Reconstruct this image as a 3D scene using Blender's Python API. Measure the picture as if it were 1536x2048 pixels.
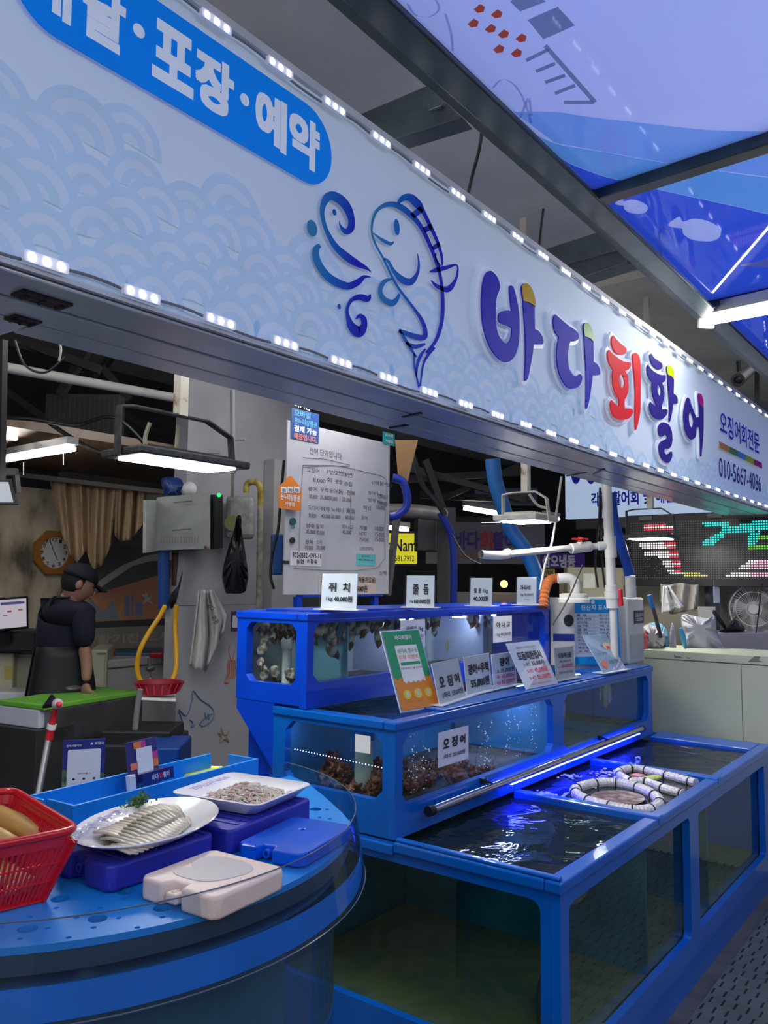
import bpy, bmesh, math, random
from mathutils import Vector, Matrix
random.seed(7)
for _o in list(bpy.data.objects): bpy.data.objects.remove(_o)
SC = bpy.context.scene; COL = SC.collection
# ---------------------------------------------------------------- camera
FPX, YAW, PITCH, ROLL = 1637.0, math.radians(37.2), math.radians(4.88), math.radians(.55)
CAM = Vector((0, 0, 1.6))
_f = Vector((math.cos(YAW)*math.cos(PITCH), math.sin(YAW)*math.cos(PITCH), math.sin(PITCH)))
_r = Vector((math.sin(YAW), -math.cos(YAW), 0)); _u = _r.cross(_f)
CR = _r*math.cos(ROLL) + _u*math.sin(ROLL); CU = -_r*math.sin(ROLL) + _u*math.cos(ROLL)
cd = bpy.data.cameras.new('camera'); cam = bpy.data.objects.new('camera', cd); COL.objects.link(cam)
M = Matrix((CR, CU, -_f)).transposed().to_4x4(); M.translation = CAM; cam.matrix_world = M
cd.sensor_fit = 'VERTICAL'; cd.sensor_height = 24; cd.lens = 24*FPX/2048; cd.clip_start = .05
SC.camera = cam
# ---------------------------------------------------------------- world, exposure
SC.view_settings.view_transform = 'Standard'; SC.view_settings.look = 'None'
SC.view_settings.gamma = 1; SC.view_settings.use_curve_mapping = False
SC.view_settings.exposure = 0.0
w = bpy.data.worlds.new('daylight'); SC.world = w; w.use_nodes = True
_n = w.node_tree.nodes; _l = w.node_tree.links; bg = _n['Background']
_tc = _n.new('ShaderNodeTexCoord'); _sx = _n.new('ShaderNodeSeparateXYZ'); _cr = _n.new('ShaderNodeValToRGB')
_l.new(_tc.outputs['Generated'], _sx.inputs[0]); _l.new(_sx.outputs['Z'], _cr.inputs[0]); _l.new(_cr.outputs[0], bg.inputs[0])
_cr.color_ramp.elements[0].position = 0.0; _cr.color_ramp.elements[0].color = (.13, .14, .16, 1)
_cr.color_ramp.elements[1].position = .6; _cr.color_ramp.elements[1].color = (.9, .94, 1.0, 1)
bg.inputs[1].default_value = 1.5
# ---------------------------------------------------------------- helpers
def ray(x, y): return CR*(x-768) + CU*(1024-y) + _f*FPX
def at(x, y, X=None, Y=None, Z=None):
    d = ray(x, y)
    t = X/d.x if X is not None else (Y/d.y if Y is not None else (Z-CAM.z)/d.z)
    return CAM + d*t
def dp(x, y, D): return CAM + ray(x, y)*(D/FPX)
def pxy(P):
    d = Vector(P)-CAM; k = FPX/d.dot(_f); return 768+k*d.dot(CR), 1024-k*d.dot(CU)
MATS = {}
def mat(name, col=(.5,.5,.5), rough=.5, metal=0, emit=None, es=1, var=0, vs=8, bump=0, bs=40, trans=0, ior=1.45, sss=0, coat=0, alpha=1):
    if name in MATS: return MATS[name]
    m = bpy.data.materials.new(name); m.use_nodes = True; t = m.node_tree; N, L = t.nodes, t.links
    b = N['Principled BSDF']; c = (*col, 1)
    b.inputs['Base Color'].default_value = c; b.inputs['Roughness'].default_value = rough; b.inputs['Metallic'].default_value = metal
    b.inputs['IOR'].default_value = ior; b.inputs['Transmission Weight'].default_value = trans; b.inputs['Coat Weight'].default_value = coat
    b.inputs['Alpha'].default_value = alpha
    if sss: b.inputs['Subsurface Weight'].default_value = sss; b.inputs['Subsurface Radius'].default_value = (.02,.015,.012)
    if emit: b.inputs['Emission Color'].default_value = (*emit, 1); b.inputs['Emission Strength'].default_value = es
    tc = N.new('ShaderNodeTexCoord')
    n = N.new('ShaderNodeTexNoise'); n.inputs['Scale'].default_value = vs; n.inputs['Detail'].default_value = 5; L.new(tc.outputs['Object'], n.inputs[0])
    v = var or .06
    r = N.new('ShaderNodeValToRGB'); L.new(n.outputs[0], r.inputs[0])
    r.color_ramp.elements[0].position = .3; r.color_ramp.elements[1].position = .7
    r.color_ramp.elements[0].color = (*[x*(1-v) for x in col], 1); r.color_ramp.elements[1].color = (*[min(1, x*(1+v)) for x in col], 1)
    L.new(r.outputs[0], b.inputs['Base Color'])
    if bump:
        n2 = N.new('ShaderNodeTexNoise'); n2.inputs['Scale'].default_value = bs; n2.inputs['Detail'].default_value = 4; L.new(tc.outputs['Object'], n2.inputs[0])
        bp = N.new('ShaderNodeBump'); bp.inputs['Strength'].default_value = bump; bp.inputs['Distance'].default_value = .01
        L.new(n2.outputs[0], bp.inputs['Height']); L.new(bp.outputs[0], b.inputs['Normal'])
    MATS[name] = m; return m
def ramp_mat(name, stops, scale=5, rough=.6, detail=6, bump=0, stretch=(1,1,1), metal=0, dist=0):
    m = mat(name, (.5,.5,.5), rough, metal); t = m.node_tree; N, L = t.nodes, t.links
    r = [n for n in N if n.type == 'VALTORGB'][0]; n = [n for n in N if n.type == 'TEX_NOISE'][0]
    n.inputs['Scale'].default_value = scale; n.inputs['Detail'].default_value = detail; n.inputs['Distortion'].default_value = dist
    mp = N.new('ShaderNodeMapping'); mp.inputs['Scale'].default_value = stretch
    tc = [k for k in N if k.type == 'TEX_COORD'][0]; L.new(tc.outputs['Object'], mp.inputs[0]); L.new(mp.outputs[0], n.inputs[0])
    e = r.color_ramp.elements
    while len(e) > 1: e.remove(e[-1])
    e[0].position = stops[0][0]; e[0].color = (*stops[0][1], 1)
    for p, c in stops[1:]: k = e.new(p); k.color = (*c, 1)
    if bump:
        bp = N.new('ShaderNodeBump'); bp.inputs['Strength'].default_value = bump; bp.inputs['Distance'].default_value = .01
        L.new(n.outputs[0], bp.inputs['Height']); L.new(bp.outputs[0], N['Principled BSDF'].inputs['Normal'])
    return m
def emis(name, col, s):
    if name in MATS: return MATS[name]
    m = bpy.data.materials.new(name); m.use_nodes = True; N, L = m.node_tree.nodes, m.node_tree.links
    N.remove(N['Principled BSDF']); e = N.new('ShaderNodeEmission'); e.inputs[0].default_value = (*col, 1); e.inputs[1].default_value = s
    L.new(e.outputs[0], N['Material Output'].inputs[0]); MATS[name] = m; return m
def fres(N, L, ior):
    fr = N.new('ShaderNodeFresnel'); g = N.new('ShaderNodeNewGeometry'); m = N.new('ShaderNodeMapRange')
    m.inputs['To Min'].default_value = ior; m.inputs['To Max'].default_value = 1/ior
    L.new(g.outputs['Backfacing'], m.inputs[0]); L.new(m.outputs[0], fr.inputs[0]); return fr
def pane(name, tint=(1,1,1), ior=1.45, rough=.0, bump=0, bs=20, haze=None, hz=0):
    if name in MATS: return MATS[name]
    m = bpy.data.materials.new(name); m.use_nodes = True; N, L = m.node_tree.nodes, m.node_tree.links
    N.remove(N['Principled BSDF']); t = N.new('ShaderNodeBsdfTransparent'); t.inputs[0].default_value = (*tint, 1)
    g = N.new('ShaderNodeBsdfGlossy'); g.inputs['Roughness'].default_value = rough; fr = fres(N, L, ior)
    mx = N.new('ShaderNodeMixShader'); L.new(fr.outputs[0], mx.inputs[0])
    src = t
    if haze:
        d = N.new('ShaderNodeBsdfDiffuse'); d.inputs[0].default_value = (*haze, 1); mh = N.new('ShaderNodeMixShader'); mh.inputs[0].default_value = hz
        L.new(t.outputs[0], mh.inputs[1]); L.new(d.outputs[0], mh.inputs[2]); src = mh
    L.new(src.outputs[0], mx.inputs[1]); L.new(g.outputs[0], mx.inputs[2]); L.new(mx.outputs[0], N['Material Output'].inputs[0])
    if bump:
        tc = N.new('ShaderNodeTexCoord'); n = N.new('ShaderNodeTexNoise'); n.inputs['Scale'].default_value = bs; n.inputs['Detail'].default_value = 3; n.inputs['Distortion'].default_value = .6
        b = N.new('ShaderNodeBump'); b.inputs['Strength'].default_value = bump; b.inputs['Distance'].default_value = .02
        L.new(tc.outputs['Object'], n.inputs[0]); L.new(n.outputs[0], b.inputs['Height']); L.new(b.outputs[0], g.inputs['Normal']); L.new(b.outputs[0], fr.inputs['Normal'])
    MATS[name] = m; return m
def film(name, col, gl=.25, df=.08):
    if name in MATS: return MATS[name]
    m = bpy.data.materials.new(name); m.use_nodes = True; N, L = m.node_tree.nodes, m.node_tree.links
    N.remove(N['Principled BSDF']); t = N.new('ShaderNodeBsdfTranslucent'); t.inputs[0].default_value = (*col, 1)
    d = N.new('ShaderNodeBsdfDiffuse'); d.inputs[0].default_value = (*[c*.6 for c in col], 1); a = N.new('ShaderNodeMixShader'); a.inputs[0].default_value = df
    g = N.new('ShaderNodeBsdfGlossy'); g.inputs['Roughness'].default_value = .04; fr = fres(N, L, 1.28)
    mx = N.new('ShaderNodeMixShader'); L.new(t.outputs[0], a.inputs[1]); L.new(d.outputs[0], a.inputs[2])
    L.new(fr.outputs[0], mx.inputs[0]); L.new(a.outputs[0], mx.inputs[1]); L.new(g.outputs[0], mx.inputs[2]); L.new(mx.outputs[0], N['Material Output'].inputs[0])
    MATS[name] = m; return m
class Fr:
    """a flat frame: origin, right, up; n points out of the face"""
    def __init__(s, O, R, U, ortho=True):
        s.O = Vector(O); s.R = Vector(R).normalized(); U = Vector(U)
        if ortho: U = U - s.R*U.dot(s.R)
        s.U = U.normalized(); s.N = s.R.cross(s.U)
    def p(s, u, v, n=0): return s.O + s.R*u + s.U*v + s.N*n
def FY(Y, x=0, z=0): return Fr((x, Y, z), (1,0,0), (0,0,1))
def FX(X, y=0, z=0): return Fr((X, y, z), (0,-1,0), (0,0,1))
def FZ(Z, x=0, y=0): return Fr((x, y, Z), (1,0,0), (0,1,0))
class MB:
    def __init__(s): s.v = []; s.f = []
    def add(s, vs, fs):
        k = len(s.v); s.v += [Vector(v) for v in vs]; s.f += [[i+k for i in f] for f in fs]; return s
    def box(s, a, b, fr=None):
        x0,y0,z0 = [min(p,q) for p,q in zip(a,b)]; x1,y1,z1 = [max(p,q) for p,q in zip(a,b)]
        vs = [(x0,y0,z0),(x1,y0,z0),(x1,y1,z0),(x0,y1,z0),(x0,y0,z1),(x1,y0,z1),(x1,y1,z1),(x0,y1,z1)]
        if fr: vs = [fr.p(*v) for v in vs]
        return s.add(vs, [(0,3,2,1),(4,5,6,7),(0,1,5,4),(1,2,6,5),(2,3,7,6),(3,0,4,7)])
    def bar(s, a, b, w, h=None, up=(0,0,1)):
        a, b = Vector(a), Vector(b); d = (b-a); L = d.length; d.normalize(); h = h or w
        up = Vector(up)
        if abs(d.dot(up)) > .98: up = Vector((1,0,0))
        sd = d.cross(up).normalized(); up = sd.cross(d)
        f = Fr(a, d, up); return s.box((0,-h/2,-w/2), (L,h/2,w/2), f)
    def prism(s, pts, fr, n0, n1):
        n = len(pts); vs = [fr.p(u,v,n0) for u,v in pts] + [fr.p(u,v,n1) for u,v in pts]
        fs = [list(range(n))[::-1], list(range(n,2*n))] + [[i,(i+1)%n,n+(i+1)%n,n+i] for i in range(n)]
        return s.add(vs, fs)
    def tube(s, P, r, seg=8, closed=False, caps=True):
        P = [Vector(p) for p in P]; n = len(P); R = r if isinstance(r, (list,tuple)) else [r]*n
        up = None; k = len(s.v)
        for i in range(n):
            a = P[(i-1)%n] if (closed or i) else P[0]; b = P[(i+1)%n] if (closed or i < n-1) else P[-1]
            t = (b-a); t = t.normalized() if t.length > 1e-9 else Vector((0,0,1))
            if up is None:
                up = Vector((0,0,1)) if abs(t.z) < .9 else Vector((1,0,0))
            up = (up - t*up.dot(t)); up = up.normalized() if up.length > 1e-6 else t.orthogonal().normalized(); q = t.cross(up)
            for j in range(seg):
                an = 2*math.pi*j/seg; s.v.append(P[i] + (up*math.cos(an)+q*math.sin(an))*R[i])
        m = n if closed else n-1
        for i in range(m):
            for j in range(seg):
                a0 = k+i*seg; b0 = k+((i+1)%n)*seg; s.f.append([a0+j, a0+(j+1)%seg, b0+(j+1)%seg, b0+j])
        if caps and not closed:
            s.f.append([k+j for j in range(seg)][::-1]); s.f.append([k+(n-1)*seg+j for j in range(seg)])
        return s
    def lathe(s, prof, c, ax=None, seg=24, sx=1, sy=1):
        f = ax or Fr(c, (1,0,0), (0,1,0)); k = len(s.v); n = len(prof)
        for r, h in prof:
            for j in range(seg):
                a = 2*math.pi*j/seg; s.v.append(f.p(r*math.cos(a)*sx, r*math.sin(a)*sy, h))
        for i in range(n-1):
            for j in range(seg):
                s.f.append([k+i*seg+j, k+i*seg+(j+1)%seg, k+(i+1)*seg+(j+1)%seg, k+(i+1)*seg+j])
        if prof[0][0] > 1e-5: s.f.append([k+j for j in range(seg)][::-1])
        if prof[-1][0] > 1e-5: s.f.append([k+(n-1)*seg+j for j in range(seg)])
        return s
    def ball(s, c, r, seg=12, fr=None, jit=0):
        rx, ry, rz = r if isinstance(r, (tuple,list)) else (r,r,r); f = fr or Fr((0,0,0),(1,0,0),(0,1,0)); c = Vector(c); k = len(s.v); h = seg//2
        for i in range(h+1):
            th = math.pi*i/h
            for j in range(seg):
                a = 2*math.pi*j/seg; q = 1+random.uniform(-jit,jit)
                s.v.append(c + f.R*(rx*math.sin(th)*math.cos(a)*q) + f.U*(ry*math.sin(th)*math.sin(a)*q) + f.N*(rz*math.cos(th)*q))
        for i in range(h):
            for j in range(seg): s.f.append([k+i*seg+j, k+(i+1)*seg+j, k+(i+1)*seg+(j+1)%seg, k+i*seg+(j+1)%seg])
        return s
    def grid(s, nu, nv, fn):
        k = len(s.v)
        for i in range(nu+1):
            for j in range(nv+1): s.v.append(Vector(fn(i/nu, j/nv)))
        for i in range(nu):
            for j in range(nv):
                a = k+i*(nv+1)+j; s.f.append([a, a+nv+1, a+nv+2, a+1])
        return s
    def poly(s, pts): return s.add(pts, [list(range(len(pts)))])
def wloc(o):
    v = Vector((0,0,0))
    while o: v = v + Vector(o.location); o = o.parent
    return v
def obj(name, mb, m, parent=None, smooth=0, bevel=0, sub=0, origin=None, local=False, solid=0, bseg=2):
    me = bpy.data.meshes.new(name); V = mb.v
    org = wloc(parent) if parent else Vector((0,0,0))
    if not local:
        c = Vector(origin) if origin else (Vector((sum(v.x for v in V), sum(v.y for v in V), sum(v.z for v in V)))/max(1,len(V)))
        V = [v-c for v in V]; loc = c-org
    else: loc = Vector((0,0,0))
    me.from_pydata([tuple(v) for v in V], [], mb.f); me.validate()
    o = bpy.data.objects.new(name, me); COL.objects.link(o); o.location = loc
    if parent: o.parent = parent
    bm = bmesh.new(); bm.from_mesh(me); bmesh.ops.remove_doubles(bm, verts=bm.verts, dist=1e-6); bmesh.ops.recalc_face_normals(bm, faces=bm.faces); bm.to_mesh(me); bm.free()
    if m: me.materials.append(m)
    if smooth or sub:
        for p in me.polygons: p.use_smooth = True
        if not sub: me.set_sharp_from_angle(angle=math.radians(smooth if smooth > 1 else 40))
    if solid: k = o.modifiers.new('solid','SOLIDIFY'); k.thickness = solid; k.offset = 0
    if bevel:
        k = o.modifiers.new('bevel','BEVEL'); k.width = bevel; k.segments = bseg; k.limit_method = 'ANGLE'; k.angle_limit = math.radians(35)
    if sub: k = o.modifiers.new('sub','SUBSURF'); k.levels = sub; k.render_levels = sub
    return o
def tag(o, label=None, cat=None, group=None, kind=None):
    if label: o['label'] = label
    if cat: o['category'] = cat
    if group: o['group'] = group
    if kind: o['kind'] = kind
    return o
def thing(name, loc, label, cat, group=None):
    o = bpy.data.objects.new(name, None); COL.objects.link(o); o.location = Vector(loc); o.empty_display_size = .05
    return tag(o, label, cat, group)
def struct(name, mb, m, **k): return tag(obj(name, mb, m, **k), kind='structure')
def dup(o, off, parent=None):
    c = o.copy(); COL.objects.link(c)
    if parent is None: c.location = Vector(o.location)+Vector(off)
    if parent is not None: c.parent = parent
    for ch in [k for k in bpy.data.objects if k.parent == o]:
        dup(ch, (0,0,0), c)
    return c
PEND = []   # lettering and flat shapes, turned into meshes at the end
def text(body, fr, box, m, parent, bold=.0, n=.002, name='lettering', thick=.0, shear=0, keep=False):
    """box = (u0, v0, u1, v1) on the frame"""
    c = bpy.data.curves.new(name, 'FONT'); c.body = body; c.size = 1; c.resolution_u = 3; c.shear = shear; c.space_line = .95
    if '\n' in body: c.align_x = 'CENTER'
    o = bpy.data.objects.new('tmp', c); COL.objects.link(o); PEND.append((o, name, fr, box, m, parent, n, thick, keep, bold))
def flat(loops, fr, m, parent, name, n=0, ext=0, off=0, bev=0):
    """loops of (u,v) on the frame, first outline, others holes"""
    c = bpy.data.curves.new(name, 'CURVE'); c.dimensions = '2D'; c.fill_mode = 'BOTH'; c.extrude = ext/2; c.offset = off; c.bevel_depth = bev
    for lp in loops:
        s = c.splines.new('POLY'); s.points.add(len(lp)-1); s.use_cyclic_u = True
        for i, (u, v) in enumerate(lp): s.points[i].co = (u, v, 0, 1)
    o = bpy.data.objects.new('tmp', c); COL.objects.link(o); PEND.append((o, name, fr, None, m, parent, n+ext/2, ext, False, 0))
def finish():
    dg = bpy.context.evaluated_depsgraph_get()
    for (o, name, fr, box, m, parent, n, thick, keep, bold) in PEND:
        me0 = bpy.data.meshes.new_from_object(o.evaluated_get(dg)); vs = [v.co.copy() for v in me0.vertices]; fs = [list(p.vertices) for p in me0.polygons]
        if not vs: continue
        if box:
            x0 = min(v.x for v in vs); x1 = max(v.x for v in vs); y0 = min(v.y for v in vs); y1 = max(v.y for v in vs)
            u0, v0, u1, v1 = box; su = (u1-u0)/max(1e-6, x1-x0); sv = (v1-v0)/max(1e-6, y1-y0)
            if keep: su = sv = min(su, sv)
            vs = [Vector((u0+(v.x-x0)*su, v0+(v.y-y0)*sv, 0)) for v in vs]
        mb = MB(); mb.v = [fr.p(v.x, v.y, n+v.z) for v in vs]; mb.f = fs
        if box and bold:
            k = len(vs); dv = bold*min(sv, su*1.3); du = bold*min(su, sv*1.3)
            for q, (a, b) in enumerate(((1,1),(-1,1),(1,-1),(-1,-1),(0,1),(0,-1),(1,0),(-1,0)) if bold > .02 else ((1,1),(-1,-1))):
                mb.v += [fr.p(v.x+a*du, v.y+b*dv, n+v.z+.00004*(q+1)) for v in vs]; mb.f += [[i+k*(q+1) for i in f] for f in fs]
        if thick and box:
            k = len(mb.v); mb.v += [fr.p(v.x, v.y, n+thick) for v in vs]; mb.f += [[i+k for i in f[::-1]] for f in fs]
        obj(name, mb, m, parent); bpy.data.meshes.remove(me0); cu = o.data; bpy.data.objects.remove(o); bpy.data.curves.remove(cu)
def cr(pts, k=5, closed=True):
    """Catmull-Rom through the points; a point with a third entry is a sharp corner"""
    n = len(pts); out = []
    rng = range(n) if closed else range(n-1)
    for i in rng:
        p0, p1, p2, p3 = pts[(i-1)%n] if (closed or i) else pts[0], pts[i], pts[(i+1)%n], pts[(i+2)%n] if (closed or i < n-2) else pts[-1]
        if len(p1) > 2: p0 = p1
        if len(p2) > 2: p3 = p2
        for j in range(k):
            t = j/k
            out.append(tuple(.5*((2*p1[a])+(-p0[a]+p2[a])*t+(2*p0[a]-5*p1[a]+4*p2[a]-p3[a])*t*t+(-p0[a]+3*p1[a]-3*p2[a]+p3[a])*t**3) for a in (0,1)))
    if not closed: out.append(tuple(pts[-1][:2]))
    return out
def cr3(pts, k=6, closed=False):
    P = [Vector(p) for p in pts]; n = len(P); out = []
    for i in (range(n) if closed else range(n-1)):
        p1, p2 = P[i], P[(i+1)%n]; p0 = P[(i-1)%n] if (closed or i) else p1; p3 = P[(i+2)%n] if (closed or i < n-2) else p2
        for j in range(k):
            t = j/k; out.append(.5*((2*p1)+(-p0+p2)*t+(2*p0-5*p1+4*p2-p3)*t*t+(-p0+3*p1-3*p2+p3)*t**3))
    if not closed: out.append(P[-1])
    return out
def chamf(x0, y0, x1, y1, c): return [(x0+c,y0),(x1-c,y0),(x1,y0+c),(x1,y1-c),(x1-c,y1),(x0+c,y1),(x0,y1-c),(x0,y0+c)]
def rnd(x0, y0, x1, y1, r, k=4):
    out = []
    for cx, cy, a0 in ((x1-r,y0+r,-90),(x1-r,y1-r,0),(x0+r,y1-r,90),(x0+r,y0+r,180)):
        for i in range(k+1): a = math.radians(a0+90*i/k); out.append((cx+r*math.cos(a), cy+r*math.sin(a)))
    return out
def ell(cx, cy, rx, ry, k=20, rot=0):
    return [(cx+rx*math.cos(a)*math.cos(rot)-ry*math.sin(a)*math.sin(rot), cy+rx*math.cos(a)*math.sin(rot)+ry*math.sin(a)*math.cos(rot)) for a in [2*math.pi*i/k for i in range(k)]]
def inside(p, poly):
    x, y = p; c = False; n = len(poly)
    for i in range(n):
        x1, y1 = poly[i][:2]; x2, y2 = poly[(i+1)%n][:2]
        if (y1 > y) != (y2 > y) and x < (x2-x1)*(y-y1)/(y2-y1)+x1: c = not c
    return c
# shared materials
BLUE = mat('tank_blue', (.0,.11,.50), .28, var=.10, vs=3, bump=.03, bs=18, coat=.3)
ROYAL = mat('royal_blue', (.0,.05,.56), .3, var=.10, vs=4, bump=.03, bs=25, coat=.3)
SKY = mat('counter_blue', (.01,.25,.72), .33, var=.10, vs=6, bump=.04, bs=60)
STEEL = mat('painted_steel', (.05,.065,.08), .35, var=.3, vs=9)
WHITE = mat('white_plastic', (.75,.76,.78), .35)
CREAM = mat('cream_plastic', (.62,.62,.52), .5, var=.08)
BLACK = mat('black_plastic', (.012,.012,.015), .4)
INK = mat('black_ink', (.015,.015,.02), .6)
PAPER = mat('white_paper', (.80,.81,.84), .55)
RED = mat('red_ink', (.75,.03,.06), .5)
NAVY = mat('navy_ink', (.012,.015,.28), .5)
ACR = pane('clear_acrylic', (.93,.96,.98), 1.5)
PVC = mat('pvc_white', (.70,.70,.66), .35, var=.06)
RUST = ramp_mat('rusty_white', [(.35,(.6,.6,.55)),(.6,(.55,.5,.42)),(.68,(.22,.09,.03))], 9)
# ================================================================ setting
floor_m = mat('floor_mat', (.11,.115,.12), .28, var=.25, vs=5, bump=.15, bs=30)
mb = MB().box((-4,-4.2,-.06), (12,7,0)); struct('floor', mb, mat('floor_concrete', (.09,.09,.09), .45, var=.3, bump=.1))
t = thing('drain_mat', (3.2,.5,0), 'dark grey slotted rubber floor mat beside the long tank', 'floor mat')
obj('mat_sheet', MB().box((1.5,-.25,.001), (5.0,1.0,.010)), floor_m, t)
mb = MB(); sl = 0
for i in range(34):
    for j in range(22):
        x = 2.55+i*.075; y = .99-j*.045-.012*(i%2)
        if y > -.2: mb.box((x,y-.004,.0102), (x+.05,y+.004,.0108))
obj('slots', mb, BLACK, t)
conc = ramp_mat('ceiling_concrete', [(.3,(.50,.50,.50)),(.6,(.58,.58,.57)),(.72,(.53,.53,.52))], 2.5, .8)
struct('ceiling', MB().box((-4,1.35,3.55), (12,7.2,3.65)), conc)
wd = mat('dark_wall', (.05,.05,.055), .8, var=.4, vs=2)
struct('wall_back', MB().box((-4,6.6,0), (12,6.7,3.6)), wd)
struct('wall_far', MB().box((11.9,-4.2,0), (12,6.6,4.6)), wd)
struct('wall_opposite', MB().box((-4,-4.2,0), (12,-4.1,3.2)), mat('alley_wall', (.22,.23,.26), .7, var=.3, vs=1.5))  # unseen far side of the alley, added to darken glass reflections
# ceiling light-toned panel far right
struct('trim_1', MB().box((4.9,1.3,3.50), (9,3.2,3.552)), mat('cream_ceiling', (.70,.66,.52), .8))
# steel joists under the ceiling
def beam(name, pts, w, label, h=None, m=STEEL, up=(0,0,1)):
    o = obj(name, MB().bar(pts[0], pts[1], w, h, up), m, bevel=.004); return tag(o, label, 'beam')
beam('steel_joist', (at(640,300,Z=3.1), at(905,195,Z=3.0)), .08, 'upper dark steel channel joist running from the canopy beam towards the signboard')
beam('steel_joist', (at(700,300,Z=2.95), at(935,225,Z=2.95)), .07, 'lower dark steel channel joist parallel under the ceiling by the canopy beam')
beam('steel_joist', (at(1020,548,Z=3.2), at(1260,478,Z=3.0)), .10, 'dark steel joist behind the middle of the signboard, upper one of two')
beam('steel_joist', (at(1060,580,Z=3.05), at(1275,505,Z=2.95)), .10, 'dark steel joist behind the middle of the signboard, lower one of two')
beam('steel_strut', (dp(1152,500,4.6), dp(1152,600,4.6)), .06, 'short upright steel strut between the two joists')
o = obj('ceiling_column', MB().box((3.75,2.2,2.75), (4.0,2.45,3.55)), mat('grey_column', (.16,.16,.16), .8), bevel=.01); tag(o, 'square concrete column stub above the signboard between joists', 'column')
def cable(px, r, label, m=BLACK, cat='cable', name='cable'):
    P = cr3([dp(*p) for p in px], 6); return tag(obj(name, MB().tube(P, r, 6), m, smooth=60), label, cat)
cable([(966,246,3.2),(958,300,3.25),(945,350,3.3),(932,408,3.3)], .007, 'black twin cable hanging beside the canopy beam above the fish emblem')
cable([(1087,418,3.8),(1083,450,3.8),(1077,508,3.8)], .006, 'short straight black cable hanging above the middle of the signboard')
cable([(1155,545,4.4),(1165,560,4.4),(1176,580,4.4),(1178,600,4.4)], .008, 'curved black cable under the joists above the signboard')
# security camera
t = thing('security_camera', dp(1478,726,6.2), 'dark dome-nosed security camera on a short bracket under the cream ceiling', 'camera')
obj('bracket', MB().tube([dp(1478,722,6.2), dp(1480,745,6.2)], .022, 8), mat('dark_bracket', (.06,.055,.05), .5), t)
a, b = dp(1500,740,6.0), dp(1476,760,5.8)
obj('camera_body', MB().tube([a, a.lerp(b,.8), b], [.04,.045,.05], 14), mat('camera_grey', (.09,.085,.08), .4), t, smooth=50)
obj('lens', MB().ball(b, .03, 12), BLACK, t, smooth=60)
beam('hanger_rod', (dp(1515,738,6.1), dp(1515,820,6.1)), .035, 'thin black hanger rod beside the security camera', m=BLACK)
# ================================================================ printed canopy
A = at(1175,390,Z=2.9); Bq = at(1536,272,X=A.x); s_ = (Bq-A); s_.normalize()
CF = Fr(A, (1,0,0), tuple(s_)); CF.N = CF.R.cross(CF.U)
def cpx(x, y):
    d = ray(x, y); k = (CF.O-CAM).dot(CF.N)/d.dot(CF.N); P = CAM+d*k-CF.O; return (P.dot(CF.R), P.dot(CF.U))
canopy = thing('printed_canopy', A, 'blue and lavender printed awning in dark steel frames over the alley', 'canopy')
x2 = cpx(1400,608)[0]
W2 = 3.6
for nm, u0, u1 in (('film_sheet', -3.2, -.02), ('film_sheet', .02, x2-.02), ('film_sheet', x2+.02, x2+3.6)):
    obj(nm, MB().poly([CF.p(u0,.03),CF.p(u1,.03),CF.p(u1,W2),CF.p(u0,W2)]), film('film_lavender', (.31,.37,.80), df=.2), canopy)
dk = mat('canopy_steel', (.028,.045,.055), .3, var=.35, vs=8)
def cbar(u0, v0, u1, v1, n0, n1, nm='frame_bar'): obj(nm, MB().box((u0,v0,n0), (u1,v1,n1), CF), dk, canopy, bevel=.004)
nS = 1 if CF.N.z < 0 else -1
cbar(-3.4,-.07,x2+3.6,.03, -.03*nS, .03*nS, 'edge_beam')
cbar(-3.4,-.03,x2+3.6,.05, .03*nS, .045*nS, 'edge_lip')
for u in (0, x2): cbar(u-.03, .03, u+.03, W2, -.03*nS, .04*nS)
cbar(-3.4, W2-.03, x2+3.6, W2+.04, -.03*nS, .04*nS, 'edge_beam')
def cprint(pts, m, nm, n=.004, smooth=True, parent=canopy, holes=()):
    H_ = [[cpx(*p[:2]) for p in h] for h in holes]
    P = [(max(u,-3.1), min(max(v,.035), W2-.01)) for u, v in [cpx(*p[:2])+tuple(p[2:]) if False else cpx(*p[:2]) for p in pts]]
    flat([P]+H_, Fr(CF.p(0,0,n*nS), CF.R, CF.U), m, parent, nm)
B1, B2, B3 = film('film_azure', (.42,.72,1)), film('film_blue', (.30,.72,.95)), film('film_deep', (.10,.22,.85))
def band(ptsA, ptsB, m, nm, n, holes=()):
    cprint(list(ptsA)+list(ptsB)[::-1], m, nm, n, holes=holes)
FS = [(-52,-6),(-30,-22),(-22,-12),(0,-18),(30,-12),(52,2),(50,20),(30,28),(-5,24),(-22,12),(-24,2),(-40,0)]
FH = [cr([(cx+a*s, cy+b*s) for a, b in FS], 4) for cx, cy, s in ((1262,407,.62), (1388,452,1.0))]
L1 = cr([(1020,222),(1110,222),(1180,232),(1300,246),(1420,258),(1560,262),(1800,268)], 5, False)
L2 = cr([(1040,250),(1110,284),(1200,300),(1340,325),(1420,337),(1560,355),(1800,370)], 5, False)
L3 = cr([(1085,300),(1180,340),(1260,363),(1380,390),(1480,412),(1560,430),(1800,470)], 5, False)
L4 = [(1395,600),(1560,650),(2200,900)]
band(L1, [(1030,225),(1110,284),(1200,300),(1340,325),(1420,337),(1560,355),(1800,370)], B1, 'wave_print', .003)
band(L2, L3, B2, 'wave_print', .0045)
band(L3, [(1100,315),(1200,415),(1300,510),(1395,598),(1600,810),(1900,1050)], B3, 'wave_print', .006, FH)
PW = film('film_pale', (1,1,1), df=.5)
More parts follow.
